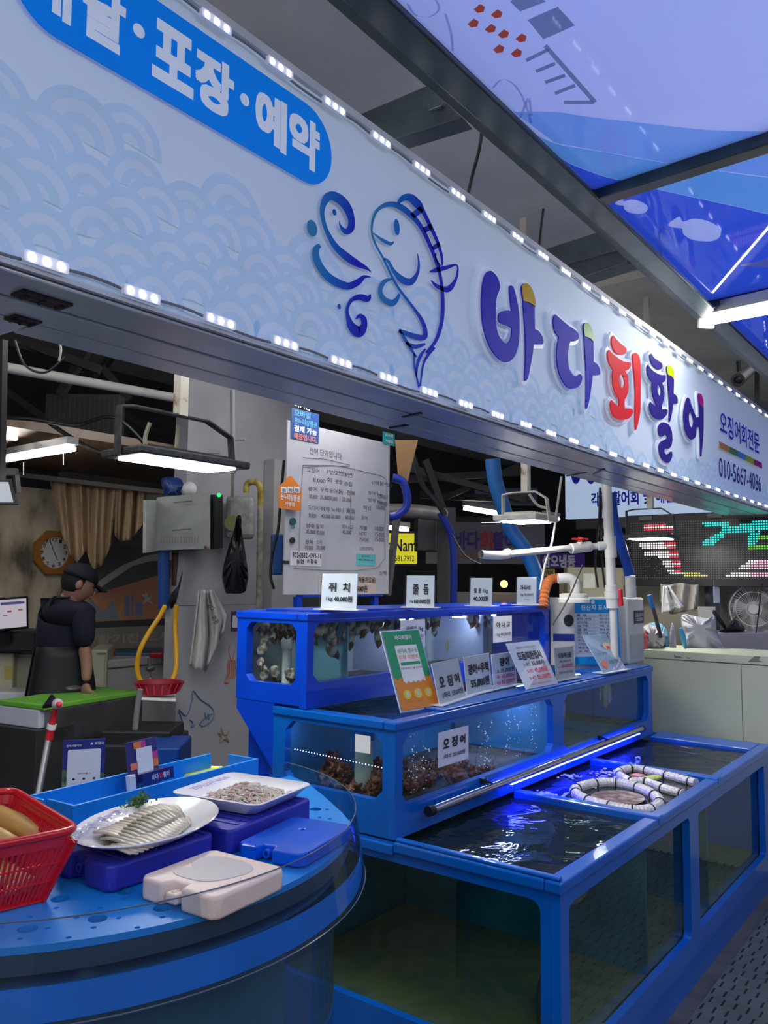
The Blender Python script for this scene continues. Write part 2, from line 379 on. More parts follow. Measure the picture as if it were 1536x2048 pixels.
for cx, cy, s in ((1262,407,.62), (1388,452,1.0)):
    cprint([(cx+20*s,cy+2*s),(cx+26*s,cy+4*s),(cx+22*s,cy+8*s)], PW, 'fish_gill', .0065)
GR = film('film_grey', (.35,.42,.5)); OR = film('film_orange', (1,.15,.06), df=.3); WH = film('film_white', (1,1,1), df=.3)
cprint([(1020,0),(1056,-25),(1092,0),(1040,20)], GR, 'window_print'); cprint(cr([(1057,36),(1112,12),(1118,14),(1146,44),(1144,50),(1090,74),(1084,72),(1058,40)],3), GR, 'window_print')
for a, b, w_ in (((1090,88),(1190,202),9),((1052,118),(1097,96),7),((1072,140),(1110,124),7),((1090,162),(1130,148),7),((1110,184),(1150,168),7),((1128,202),(1186,202),7)):
    d = Vector((b[0]-a[0], b[1]-a[1])).normalized()*w_/2; q = (-d.y, d.x)
    cprint([(a[0]+q[0],a[1]+q[1]),(b[0]+q[0],b[1]+q[1]),(b[0]-q[0],b[1]-q[1]),(a[0]-q[0],a[1]-q[1])], GR, 'railing_print')
for cx, cy, a0 in ((970,32,20),(1020,82,15)):
    for k in range(4):
        an = math.radians(a0+45+90*k); x, y = cx+26*math.cos(an), cy+22*math.sin(an)
        cprint([(x-12,y+2),(x+1,y-9),(x+11,y-3),(x+8,y+7),(x-4,y+9)], OR, 'lifebuoy_stripe', .006)
CL = film('film_line', (.6,.65,.85))
for pts in ([(815,0),(830,22),(860,26),(878,10),(870,-10)], [(890,20),(902,60),(905,95)], [(985,170),(1005,152),(1030,165),(1050,200),(1062,240)], [(1040,230),(1050,205),(1058,190),(1062,225)], [(1325,520),(1318,470),(1330,450),(1345,490)]):
    q = cr(pts, 5, False); P = [(x-2.5,y) for x, y in q]+[(x+2.5,y) for x, y in q[::-1]]; cprint(P, CL, 'line_print', .009)
cprint(cr([(1480,528),(1520,518),(1560,508),(1600,520),(1560,530)],4), PW, 'fish_print', .008)
# tube lamp hung under the canopy
up = Vector((0,0,1)); a, b = dp(1416,640,3.9), dp(1560,612,3.35); b = a+(b-a).normalized()*1.2; tl0 = a
t = tube_thing = thing('tube_lamp', a, 'glowing white tube lamp in an aluminium batten below the canopy corner', 'lamp')
obj('batten', MB().bar(a+up*.045, b+up*.045, .09, .05), mat('aluminium', (.55,.56,.57), .3, .7), t, bevel=.004)
obj('lamp_tube', MB().tube([a.lerp(b,.01), b], .026, 12), emis('tube_glow', (1,.97,.92), 36), t, smooth=60)
obj('end_cap', MB().bar(a.lerp(b,-.02)+up*.02, a+up*.02, .085, .12), WHITE, t, bevel=.01)
for x_, y_, lb in ((1.9,-.9,'added out-of-view white tube lamp over the alley above the near end of the long tank'),(-.6,-.4,'added out-of-view white tube lamp over the alley behind the round counter'),(.3,-1.9,'added out-of-view white tube lamp on the far side of the alley')):
    c_ = dup(tube_thing, Vector((x_,y_,2.98))-tl0); c_['label'] = lb  # out-of-view copies of the canopy lamp, added as neutral fill light
# ================================================================ signboard
SY, SB, ST = 1.2125, 2.10, 2.70
SF = FY(SY)
def sp(x, y): P = at(x, y, Y=SY); return (P.x, P.z)
sign = thing('shop_signboard', (3.2,SY,SB), 'long pale blue shop signboard with leaping fish emblem and brush lettering', 'signboard')
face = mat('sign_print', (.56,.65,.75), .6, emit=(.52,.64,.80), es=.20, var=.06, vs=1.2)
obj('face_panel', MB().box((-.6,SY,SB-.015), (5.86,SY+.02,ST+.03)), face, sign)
alum = mat('soffit_aluminium', (.62,.66,.72), .22, .15, var=.18, vs=2.5)
obj('rear_case', MB().box((-.6,SY+.022,SB-.015), (5.86,SY+.09,ST+.02)), alum, sign)
obj('top_trim', MB().box((-.6,SY-.012,ST+.012), (5.87,SY+.03,ST+.032)), mat('trim_white', (.6,.62,.66), .35), sign)
obj('bottom_trim', MB().box((-.6,SY-.010,SB-.018), (5.87,SY+.03,SB-.010)), mat('trim_white'), sign)
g1, g2, ye = 1.325, 1.428, 1.515
obj('soffit_panel', MB().box((-.6,SY,SB-.026), (5.86,g1-.0045,SB-.019)), alum, sign, bevel=.003)
obj('soffit_panel', MB().box((-.6,g1+.0045,SB-.027), (5.86,g2-.0045,SB-.019)), alum, sign, bevel=.003)
obj('soffit_panel', MB().box((.80,g2+.0045,SB-.026), (5.86,ye,SB-.012)), alum, sign, bevel=.003)
obj('soffit_panel', MB().box((-.6,g2+.0045,SB-.026), (.795,ye+.12,SB-.012)), alum, sign, bevel=.003)
obj('groove_backing', MB().box((-.6,SY+.02,SB-.0185), (5.86,ye-.02,SB-.008)), BLACK, sign)
for px, sz in (((85,599),.045), ((46,640),.026)):
    P = at(*px, Z=SB-.028); mb = MB().box((P.x-sz,P.y-.020,SB-.031), (P.x+sz,P.y+.020,SB-.026))
    for k in (-.7,0,.7): mb.tube([(P.x+k*sz,P.y-.01,SB-.032),(P.x+k*sz,P.y+.012,SB-.032)], .004, 6)
    obj('hinge_plate', mb, mat('old_hinge', (.05,.045,.045), .6, var=.6, vs=60), sign)
for a, b in (((806,834),(842,826)),((780,856),(815,850)),((1134,952),(1172,945)),((1188,948),(1208,938))):
    obj('latch_slot', MB().bar(at(*a,Z=SB-.028), at(*b,Z=SB-.028), .012, .004), BLACK, sign)
# seigaiha clouds
topl = [(-600,-260),(0,90),(120,195),(200,195),(300,240),(330,310),(420,325),(520,400),(560,430),(640,470),(700,540),(800,560),(860,560),(930,700),(1060,735),(1180,800),(1240,880),(1300,900),(1440,930),(1560,980)]
tu = [sp(x, y) for x, y in topl[1:]]
def ctop(x):
    for i in range(len(tu)-1):
        if tu[i][0] <= x <= tu[i+1][0]: k = (x-tu[i][0])/(tu[i+1][0]-tu[i][0]); return tu[i][1]*(1-k)+tu[i+1][1]*k
    return tu[0][1] if x < tu[0][0] else tu[-1][1]
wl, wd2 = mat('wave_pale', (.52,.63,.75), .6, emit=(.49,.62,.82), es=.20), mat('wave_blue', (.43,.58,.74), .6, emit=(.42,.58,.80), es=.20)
mbs = [MB(), MB()]; rr = random.Random(3); row = 0; z = 2.62
Rr = .078
while z > SB-.02:
    x = -.1 + (row%2)*Rr
    while x < 5.8:
        jx, jz = x+rr.uniform(-.02,.02), z+rr.uniform(-.012,.012)
        if jz+Rr < ctop(jx)+.02 and jz > SB-.03:
            R0 = Rr*rr.uniform(.85,1.15); n0 = .0006+row*.00035
            for q in range(4):
                ro = R0*(1-q*.24); rin = R0*(1-(q+1)*.24); a0 = math.radians(-5); pts = []
                K = 12; M_ = mbs[(q+row)%2 if q else 1]; 
                vs = []; 
                lo = SB-.005
                for i in range(K+1):
                    a = a0+(math.pi-2*a0)*i/K
                    for r_ in (ro, rin): vs.append(SF.p(jx+r_*math.cos(a), max(lo, jz+r_*math.sin(a)), n0+q*.00003))
                mbs[q%2^1].add(vs, [[2*i,2*i+1,2*i+3,2*i+2] for i in range(K)])
        x += 2*Rr
    z -= Rr*.52; row += 1
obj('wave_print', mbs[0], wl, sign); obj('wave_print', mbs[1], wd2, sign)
SN = .0085
# rounded azure banner with delivery words
bz = [sp(*p) for p in ((655,340),(648,290),(560,180),(470,108),(300,-12),(100,-152),(-150,-330),(-300,-380),(-200,-250),(-40,-120),(0,-60),(45,32),(120,82),(300,190),(560,337),(600,355),(625,367),(645,362))]
zt0, zb0 = sp(560,178)[1], sp(300,190)[1]
u1 = sp(657,320)[0]; r_ = (zt0-zb0)/2
ul = sp(8,0)[0]
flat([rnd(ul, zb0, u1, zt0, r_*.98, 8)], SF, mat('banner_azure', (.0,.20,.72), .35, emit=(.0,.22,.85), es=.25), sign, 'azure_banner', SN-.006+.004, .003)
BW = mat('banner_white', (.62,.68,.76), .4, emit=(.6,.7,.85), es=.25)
def stext(body, px0, px1, top, bot, m, bold=.03, n=None):
    a = sp(*px0); b = sp(*px1); text(body, SF, (a[0], min(a[1],b[1]) if top is None else bot, b[0], top if top is not None else max(a[1],b[1])), m, sign, bold, n or SN+.002)
zc = (zt0+zb0)/2; hh = (zt0-zb0)*.29
def gx(x, y): return sp(x, y)[0]
for body, xa, ya, xb, yb in (('배',55,-30,132,20),('달',163,30,240,60),('포',303,100,378,140),('장',388,150,458,180),('예',508,225,564,260),('약',575,260,630,300)):
    text(body, SF, (gx(xa,ya), zc-hh, gx(xb,yb), zc+hh), BW, sign, .045, SN+.001)
for x, y in ((271,66),(483,203)):
    c = sp(x, y); flat([ell(c[0], c[1], .0125, .0125)], SF, BW, sign, 'middle_dot', SN+.001, .001)
# letters traced on the board: (zoom origin, scale) then outlines
def out(Z, pts): x0, y0, s = Z; return [tuple(sp(x0+p[0]*s, y0+p[1]*s)) for p in cr(pts, 5)]
ZA, ZB = (940,530,260/1536), (1190,660,220/1536)
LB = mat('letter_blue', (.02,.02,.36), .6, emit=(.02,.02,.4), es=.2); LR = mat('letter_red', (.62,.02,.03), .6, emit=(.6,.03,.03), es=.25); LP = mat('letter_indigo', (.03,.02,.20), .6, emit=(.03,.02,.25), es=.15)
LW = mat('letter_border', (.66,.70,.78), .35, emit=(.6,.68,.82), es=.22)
LY, LG, LL, LM = mat('tip_yellow', (.70,.42,.01), .4), mat('tip_green', (.12,.36,.04), .4), mat('tip_lime', (.50,.60,.0), .4), mat('tip_magenta', (.50,.01,.20), .4)
G = []   # (outline loops, material, border)
ba1 = [(150,90),(205,120),(250,185),(270,270),(262,320),(232,400),(222,520),(225,700),(240,800),(280,890),(340,942),(385,915),(408,850),(415,765,1),(370,735),(285,702),(255,665),(258,600),(300,565),(360,556),(410,562,1),(395,430),(385,290),(405,262),(435,290),(465,400),(495,560),(503,740),(495,930),(460,1060),(410,1135),(345,1163),(270,1130),(180,1030),(110,880),(70,720),(52,500),(62,280),(95,140)]
ba2 = [(530,270),(570,235),(620,270),(660,350),(682,450),(684,600),(686,772,1),(730,795),(770,850),(788,910),(782,952,1),(670,950,1),(660,1060),(630,1220),(605,1340),(578,1380),(565,1340),(575,1100),(570,800),(555,600),(545,440),(530,350)]
ba2t = [(530,270),(570,235),(620,270),(660,350),(682,450),(682,512,1),(640,480),(590,455),(545,445,1),(532,350)]
da1 = [(928,598,1),(990,650),(1080,725),(1170,785),(1205,830),(1208,880),(1170,912),(1110,915,1),(1085,1000),(1078,1130),(1100,1250),(1150,1320),(1190,1322),(1222,1300),(1248,1330),(1240,1390),(1200,1450),(1130,1472),(1060,1440),(990,1330),(952,1180),(946,1040),(960,930),(972,862,1),(930,810),(908,730),(908,640)]
da2 = [(1262,730),(1285,698),(1320,710),(1355,770),(1378,870),(1384,1000),(1386,1155,1),(1425,1180),(1455,1230),(1464,1285),(1458,1308,1),(1375,1312,1),(1358,1450),(1335,1600),(1310,1695),(1295,1690),(1298,1500),(1295,1250),(1280,1000),(1272,860),(1262,790)]
da2t = [(1262,730),(1285,698),(1320,710),(1355,770),(1378,870),(1378,925,1),(1350,890),(1310,870),(1274,858,1),(1264,790)]
G += [(ZA,[ba1],LB),(ZA,[ba2],LB),(ZA,[da1],LB),(ZA,[da2],LB)]
hoe1 = [(170,88,1),(210,135),(270,200),(340,255),(355,300),(340,345),(270,356),(200,330),(158,250),(145,160)]
hoe2 = [(112,292,1),(160,345),(240,410),(320,455),(410,462,1),(418,500),(395,555),(335,585,1),(370,650),(382,760),(380,860),(350,950),(325,980,1),(328,1112,1),(425,1110),(445,1145),(430,1200),(370,1250),(280,1262),(200,1235),(150,1170),(125,1080),(130,1010),(148,990,1),(190,1040),(248,1082,1),(248,970,1),(205,900),(165,790),(158,660),(168,570,1),(125,510),(95,420),(92,330)]
hoe2h = [(288,620),(315,680),(328,750),(310,820),(285,815),(258,760),(252,680),(268,632)]
hoe3 = [(445,365),(480,332),(520,360),(545,430),(555,600),(555,900),(548,1150),(520,1300),(495,1392),(480,1380),(475,1200),(480,900),(470,700),(455,550),(445,430)]
hw1 = [(705,342,1),(745,400),(800,440),(850,475),(858,520),(840,558),(790,560),(730,510),(695,440),(688,370)]
hw2 = [(660,497,1),(700,555),(770,610),(840,638),(900,638,1),(910,680),(895,730),(855,748,1),(880,820),(888,920),(870,1010),(852,1060,1),(855,1118,1),(925,1118),(932,1160),(905,1215),(850,1255),(790,1255),(730,1215),(690,1140),(678,1060),(692,1015,1),(735,1055),(785,1088,1),(770,1050),(735,960),(715,860),(718,745,1),(675,690),(648,610),(648,530)]
hw2h = [(808,765),(838,830),(840,900),(825,935),(800,900),(788,830),(795,780)]
hw3 = [(925,520),(960,505),(1000,545),(1020,620),(1022,760),(1018,900,1),(1050,920),(1075,970),(1075,1035,1),(1012,1040,1),(1000,1130),(980,1240),(962,1295),(955,1260),(960,1100),(955,950),(942,800),(935,640),(925,580)]
hw3t = [(925,520),(960,505),(1000,545),(1020,620),(1015,700,1),(985,660),(935,635,1),(925,580)]
hw4 = [(880,1298),(945,1330),(985,1400),(1000,1520),(985,1620),(950,1662),(900,1665),(885,1700),(905,1738),(945,1735),(975,1705),(995,1720),(992,1790),(960,1850),(920,1858),(865,1820),(825,1740),(812,1640),(830,1580),(880,1545),(925,1520),(922,1480),(900,1468),(865,1490),(825,1490),(803,1420),(805,1355),(840,1310)]
eo1 = [(1222,950,1),(1250,985),(1262,1040),(1290,1110),(1320,1190),(1335,1235,1),(1360,1225),(1385,1232,1),(1380,1100),(1365,920),(1385,895),(1415,925),(1435,1000),(1442,1200),(1438,1450),(1425,1620),(1410,1765,1),(1398,1755),(1395,1560),(1388,1370,1),(1355,1360),(1340,1375,1),(1338,1440),(1325,1500),(1280,1535),(1235,1515),(1190,1430),(1165,1310),(1160,1180),(1180,1050),(1200,975)]
eo1h = [(1250,1150),(1285,1210),(1302,1290),(1285,1355),(1262,1365),(1240,1310),(1232,1220)]
eo1t = [(1365,920),(1385,895),(1415,925),(1435,1000),(1434,1090,1),(1415,1080),(1375,1020,1)]
G += [(ZB,[hoe1],LR),(ZB,[hoe2,hoe2h],LR),(ZB,[hoe3],LR),(ZB,[hw1],LP),(ZB,[hw2,hw2h],LP),(ZB,[hw3],LP),(ZB,[hw4],LP),(ZB,[eo1,eo1h],LP)]
SFl = Fr(SF.p(0,0,SN), SF.R, SF.U)
for k, (Z, loops, m) in enumerate(G):
    q = [out(Z, l) for l in loops]
    flat(q[:1], SFl, LW, sign, 'letter_border', .0002*k, .010, off=.0135)
    flat(q, SFl, m, sign, 'brush_letter', .0125+.0002*k, .004)
for Z, l, m in ((ZA,ba2t,LY),(ZA,da2t,LG),(ZB,hw3t,LL),(ZB,eo1t,LM)):
    flat([out(Z, l)], SFl, m, sign, 'letter_tip', .0178, .002)
for m_ in (face, LB, LR, LP, LW, LY, LG, LL, LM, wl, wd2, BW, MATS['banner_azure']): m_.node_tree.nodes['Principled BSDF'].inputs['Specular IOR Level'].default_value = .12
# small words at the right end
def sbox(x0, y0, x1, y1, x2_, y2_): a, b, c = sp(x0,y0), sp(x1,y1), sp(x2_,y2_); return (a[0], a[1], b[0], c[1])
q0 = sp(1437,870); q1 = sp(1516,907); zt_ = sp(1443,825)[1]
text('오징어회전문', SF, (q0[0], q0[1]+.01, q1[0], zt_), LB, sign, .02, SN+.001)
text('010-5667-4086', SF, (sp(1435,950)[0], sp(1437,953)[1], sp(1519,980)[0], sp(1437,916)[1]), LP, sign, .012, SN+.001)
xs = [1434.5, 1454, 1472, 1488, 1504, 1520]; ys = [884+ (x-1434.5)*.345 for x in xs]; zA, zB = sp(1435,883)[1], sp(1435,896)[1]
for i, m in enumerate((mat('bar_orange',(.65,.30,.03),.4), mat('bar_green',(.08,.28,.05),.4), mat('bar_blue',(.10,.32,.70),.4), LL, LM)):
    flat([[(gx(xs[i],ys[i]),zB),(gx(xs[i+1],ys[i+1]),zB),(gx(xs[i+1],ys[i+1]),zA),(gx(xs[i],ys[i]),zA)]], SF, m, sign, 'colour_bar', SN+.001, .001)
# leaping fish emblem
em = bpy.data.materials.new('emblem_gradient'); em.use_nodes = True; N_, L_ = em.node_tree.nodes, em.node_tree.links
bb = N_['Principled BSDF']; g_ = N_.new('ShaderNodeNewGeometry'); sx_ = N_.new('ShaderNodeSeparateXYZ'); mr = N_.new('ShaderNodeMapRange'); rp = N_.new('ShaderNodeValToRGB')
L_.new(g_.outputs['Position'], sx_.inputs[0]); L_.new(sx_.outputs['X'], mr.inputs[0]); L_.new(mr.outputs[0], rp.inputs[0]); L_.new(rp.outputs[0], bb.inputs['Base Color'])
mr.inputs['From Min'].default_value = sp(735,450)[0]; mr.inputs['From Max'].default_value = sp(880,480)[0]
rp.color_ramp.elements[0].color = (.05,.30,.52,1); rp.color_ramp.elements[1].color = (.01,.02,.55,1); rp.color_ramp.elements[1].position = .75
k_ = rp.color_ramp.elements.new(.35); k_.color = (.01,.18,.60,1); bb.inputs['Roughness'].default_value = .6; bb.inputs['Specular IOR Level'].default_value = .1
em2 = em.copy(); mr2 = [n for n in em2.node_tree.nodes if n.type == 'MAP_RANGE'][0]; mr2.inputs['From Min'].default_value = sp(607,450)[0]; mr2.inputs['From Max'].default_value = sp(735,480)[0]
ZE, ZF = (568,350,432/1536), (600,370,160/993)
def stroke(Z, pts, m, nm='emblem_stroke', k=7):
    """pts: (x, y, half width) in zoom units"""
    P = []
    for i in range(len(pts)-1):
        p0, p1, p2, p3 = pts[max(0,i-1)], pts[i], pts[i+1], pts[min(len(pts)-1,i+2)]
        for j in range(k):
            t = j/k; P.append([.5*((2*p1[a])+(-p0[a]+p2[a])*t+(2*p0[a]-5*p1[a]+4*p2[a]-p3[a])*t*t+(-p0[a]+3*p1[a]-3*p2[a]+p3[a])*t**3) for a in (0,1,2)])
    P.append(list(pts[-1])); n = len(P); vs = []
    for i in range(n):
        a, b = P[max(0,i-1)], P[min(n-1,i+1)]; d = Vector((b[0]-a[0], b[1]-a[1])); d.normalize(); h = max(P[i][2], .8)
        for s in (1,-1):
            u, v = sp(Z[0]+(P[i][0]-d.y*h*s)*Z[2], Z[1]+(P[i][1]+d.x*h*s)*Z[2]); vs.append(SF.p(u, v, SN+.001))
    obj(nm, MB().add(vs, [[2*i,2*i+1,2*i+3,2*i+2] for i in range(n-1)]), m, sign)
stroke(ZF, [(852,1095,2),(780,1040,22),(660,980,42),(540,900,48),(400,770,38),(300,600,27),(245,430,26),(240,300,32),(290,180,50),(370,150,58),(480,210,58),(560,320,52),(600,450,42),(590,550,45),(540,590,38),(490,560,24),(455,500,10),(452,455,2)], em2)
stroke(ZF, [(212,760,26),(165,800,40),(155,880,44),(200,1010,46),(300,1140,48),(420,1220,50),(560,1265,44),(680,1215,40),(760,1150,22),(845,1155,2)], em2)
stroke(ZF, [(838,1365,4),(800,1420,40),(700,1400,36),(600,1440,24),(550,1540,20),(555,1640,26),(600,1760,50),(690,1830,70),(755,1760,42),(750,1670,36),(700,1635,26),(655,1670,4)], em2)
for cx, cy, rx, ry in ((108,549,60,104),(387,352,22,40),(446,1518,18,34)):
    flat([[sp(ZF[0]+x*ZF[2], ZF[1]+y*ZF[2]) for x, y in ell(cx,cy,rx,ry,24,-.25)]], SF, em2, sign, 'emblem_drop', SN+.001, .001)
S = lambda p, **k: stroke(ZE, p, em, **k)
S([(990,1270,10),(1060,1180,12),(1100,1050,14),(1108,900,14),(1095,750,12),(1070,650,12),(1020,510,14),(950,370,16),(880,290,20),(800,230,22),(720,215,18),(650,250,12),(615,310,10),(602,400,8),(625,490,8),(690,610,8),(780,790,9),(900,950,10),(960,1040,14),(985,1120,16),(970,1160,20),(900,1150,20),(795,1110,14)])
S([(800,1105,7),(850,1190,12),(920,1300,7)]); S([(845,1195,8),(910,1225,16),(985,1205,8)])
S([(905,1275,6),(905,1350,6),(920,1430,6),(943,1515,7),(955,1440,6),(970,1350,8),(1000,1290,10),(1050,1230,10)]); S([(985,1240,6),(950,1290,12),(925,1360,10),(920,1440,5)])
S([(612,420,4),(680,470,12),(735,495,12),(760,480,4)])
flat([[sp(ZE[0]+x*ZE[2], ZE[1]+y*ZE[2]) for x, y in ell(780,378,19,58,24,-.1)]], SF, em, sign, 'emblem_eye', SN+.001, .001)
S([(690,600,8),(720,620,10),(760,690,14),(820,750,24),(880,765,24),(925,710,12),(938,640,8),(928,565,3)])
S([(745,745,6),(690,765,16),(662,830,16),(690,890,20),(745,915,24),(780,890,16),(800,850,8)])
S([(790,205,10),(830,170,22),(880,170,28),(930,215,30),(970,270,16),(1020,370,14),(1070,480,12),(1100,580,10),(1105,650,6)])
for a, b, h in (((890,300),(960,245),22),((975,400),(1030,370),20),((1035,530),(1085,495),16)): S([(a[0],a[1],h),((a[0]+b[0])/2,(a[1]+b[1])/2,h),(b[0],b[1],h)])
S([(1090,655,8),(1060,600,6),(1060,560,3)])
S([(1015,693,4),(1060,682,16),(1140,662,14),(1205,645,6),(1215,690,8),(1195,760,12),(1150,815,22),(1100,810,16),(1060,790,12),(1025,755,4)])
# light modules along the edges
mod = bpy.data.objects.new('light_module', None)
glow, body_m = emis('led_glow', (.92,.95,1), 10), mat('module_body', (.75,.77,.85), .3, emit=(.75,.8,1), es=.12)
def module(P, vertical=False):
    L, H = .0385, .0095
    f = Fr(P, (0,0,1) if vertical else (1,0,0), (1,0,0) if vertical else (0,0,1)); f.N = Vector((0,-1,0))
    return f
proto = None
def place_module(P, vertical=False):
    global proto
    P = Vector(P)
    if proto is None:
        f = module(P); o = obj('light_module', MB().prism(rnd(-.0385,-.0095,.0385,.0095,.004), f, 0, .008), body_m, sign, origin=P)
        mb = MB()
        for k in (-.025,0,.025): mb.lathe([(.0058,.0),(.0058,.002),(.004,.0035),(.0001,.004)], P, Fr(f.p(k,0,.008), f.R, f.U), 12)
        obj('lamp_lens', mb, glow, o); proto = o; return
    c = proto.copy(); COL.objects.link(c); c.parent = sign; c.location = P-sign.location
    ch = [k for k in proto.children][0]; g = ch.copy(); COL.objects.link(g); g.parent = c
    if vertical: c.rotation_euler = (0, math.pi/2, 0)
zt1 = sp(656,218)[1]; x = sp(420,50)[0]; pitch = sp(548,138)[0]-x; 
tops = [x+pitch*k for k in range(-2, 29)]
bots = [sp(80,531)[0]+.1812*k for k in range(-1, 29)]
for x in tops:
    if x < 5.84: place_module((x, SY-.013, zt1))
for x in bots:
    if x < 5.84: place_module((x, SY-.013, SB+.001))
for k in range(4): place_module((5.82, SY-.013, 2.18+k*.13), True)
cab = mat('grey_wire', (.22,.22,.24), .5)
for xs_, z_, s in ((tops, zt1, -1), (bots, SB, -1)):
    P = []
    for i, x in enumerate(xs_[:-1]):
        for j in range(6): t_ = j/6; P.append((x+(xs_[i+1]-x)*t_, SY-.012, z_+.008*math.sin(t_*math.pi)*(1 if i%3 else -.6)-.002))
    obj('module_wire', MB().tube(P, .0028, 5), cab, sign, smooth=60)
# ================================================================ tiered fish tanks
def panel(parent, fr, outer, holes, m=BLUE, th=.03, name='frame_panel', n=0): flat([outer]+holes, fr, m, parent, name, n-th, th)
T1 = dict(x0=2.265, x1=4.89, y0=1.067, y1=2.25, z=.74)
GL = pane('tank_glass', (.62,.78,.74), 1.5); GLc = pane('tank_glass_clear', (.80,.90,.92), 1.5)
WAT = pane('dark_water', (.30,.42,.42), 1.36, bump=.5, bs=5, haze=(.14,.18,.18), hz=.10); 
tank = thing('holding_tank', (3.5,1.6,0), 'long blue floor-standing fish tank with three open water bays', 'fish tank')
f = FY(T1['y0']); x0, x1, y0, y1 = T1['x0'], T1['x1'], T1['y0'], T1['y1']
panel(tank, f, [(x0,0),(x1,0),(x1,.735),(x0,.735)], [rnd(2.325,.188,3.475,.662,.03), rnd(3.592,.188,4.75,.652,.02)], name='front_panel')
fx = FX(x0)
panel(tank, fx, [(-y0-.0305,0),(-y1,0),(-y1,.735),(-y0-.0305,.735)][::-1], [rnd(-y1+.02,.193,-1.13,.672,.035)], name='side_panel')
panel(tank, Fr((x1-.03,0,0),(0,-1,0),(0,0,1)), [(-y0-.0305,0),(-y1,0),(-y1,.735),(-y0-.0305,.735)][::-1], [], name='side_panel')
panel(tank, FY(y1), [(x0+.031,0),(x1-.031,0),(x1-.031,.735),(x0+.031,.735)], [], m=mat('liner_teal', (.01,.13,.17), .5, var=.5, vs=3), name='back_panel')
obj('front_pane', MB().poly([f.p(2.29,.15,-.034),f.p(3.53,.15,-.034),f.p(3.53,.70,-.034),f.p(2.29,.70,-.034)]), GL, tank)
obj('front_pane', MB().poly([f.p(3.54,.15,-.034),f.p(4.85,.15,-.034),f.p(4.85,.70,-.034),f.p(3.54,.70,-.034)]), GL, tank)
obj('side_pane', MB().poly([fx.p(-y1+.02,.15,-.034),fx.p(-y0-.03,.15,-.034),fx.p(-y0-.03,.70,-.034),fx.p(-y1+.02,.70,-.034)]), GL, tank)
bed = ramp_mat('murky_bed', [(.25,(.05,.07,.04)),(.45,(.16,.15,.05)),(.62,(.10,.11,.05)),(.74,(.13,.13,.06)),(.78,(.03,.34,.42)),(.9,(.03,.30,.38))], 3.2, .8, 3, dist=1.2)
obj('tank_bed', MB().box((x0+.04,y0+.04,.13), (x1-.04,y1-.04,.17)), bed, tank)
# rim
mb = MB(); RZ0, RZ1 = .705, .74
obj('front_rim', MB().box((x0-.012,y0-.01,RZ0), (x1+.01,y0+.045,RZ1)), BLUE, tank, bevel=.006)
obj('side_rim', MB().box((x0-.012,y0+.046,RZ0), (x0+.045,1.66,RZ1)), BLUE, tank, bevel=.006)
obj('side_rim', MB().box((x1-.19,y0+.046,RZ0), (x1+.01,1.66,RZ1)), BLUE, tank, bevel=.006)
obj('side_rim', MB().box((x0-.012,1.662,RZ0-.01), (x0+.02,2.25,RZ1-.012)), BLUE, tank, bevel=.004)
obj('rim_lip', MB().box((x0-.006,y0+.0,RZ1+.0005), (x0+.018,1.655,RZ1+.012)), BLUE, tank, bevel=.005)
for a in (3.078, 3.858):
    obj('bay_divider', MB().box((a,y0-.012,RZ0+.01), (a+.052,1.655,RZ1+.008)), BLUE, tank, bevel=.006)
    obj('bay_wall', MB().box((a+.016,y0+.05,.17), (a+.032,2.2,RZ0+.005)), mat('liner_teal'), tank)
obj('water_surface', MB().grid(60, 30, lambda u, v: (x0+.035+u*(x1-x0-.07), y0+.036+v*.62, .722+.0015*math.sin(u*60+3*v)*math.cos(v*14+u*9))), WAT, tank, smooth=1)
obj('drain_stub', MB().tube([(2.80,y0,.07),(2.80,y0-.04,.07)], .022, 16), PVC, tank, smooth=50)
# dim flatfish lying on the bed
fm = mat('fish_skin', (.07,.075,.06), .4, var=.4, vs=20)
for i, (x, y, z, a, s, lb) in enumerate(((2.62,1.30,.22,.4,.15,'dark flatfish lying on the bed near the front corner of the long tank'),(3.05,1.35,.45,.1,.16,'pale-bellied fish hanging nose down behind the first front pane'),(3.3,1.4,.20,1.2,.13,'dark fish resting low behind the first front pane'),(3.75,1.35,.58,.6,.12,'reddish fish near the water line of the second bay'))):
    R = Vector((math.cos(a), math.sin(a), .0)); fr_ = Fr((0,0,0), R, (0,0,1)); 
    o = obj('fish', MB().ball((x,y,z), (s, .055, .022), 16, fr_), mat('red_fish',(.35,.06,.03),.4) if i == 3 else (fm if i != 1 else mat('pale_fish',(.35,.34,.32),.35)), smooth=1)
    tag(o, lb, 'fish'); fl = Vector((x,y,z))-R*s
    obj('tail_fin', MB().poly([fl+R*.02, fl-R*.045+Vector((0,0,.035)), fl-R*.03, fl-R*.045-Vector((0,0,.035))]), fm, o, solid=.004)
# tier two
y2, z2 = 1.662, 1.128; X2 = 4.77; Y2b = 2.235
t2 = thing('display_tank', (3.5,1.95,.74), 'middle blue fish tank standing on the long tank, chamfered windows', 'fish tank')
f2 = FY(y2)
panel(t2, f2, [(x0,.742),(X2,.742),(X2,z2-.006),(x0,z2-.006)], [chamf(2.308,.845,3.47,1.082,.035), chamf(3.585,.832,4.71,1.083,.035)], name='front_panel')
f2x = FX(x0)
panel(t2, f2x, [(-Y2b,.742),(-y2-.0305,.742),(-y2-.0305,z2-.006),(-Y2b,z2-.006)], [chamf(-2.172,.86,-1.715,1.083,.035)], name='side_panel')
panel(t2, FX(X2), [(-Y2b,.742),(-y2-.0305,.742),(-y2-.0305,z2-.006),(-Y2b,z2-.006)], [], name='side_panel')
lin2 = ramp_mat('liner_blue', [(.3,(.03,.16,.32)),(.7,(.05,.26,.42))], 2, .5)
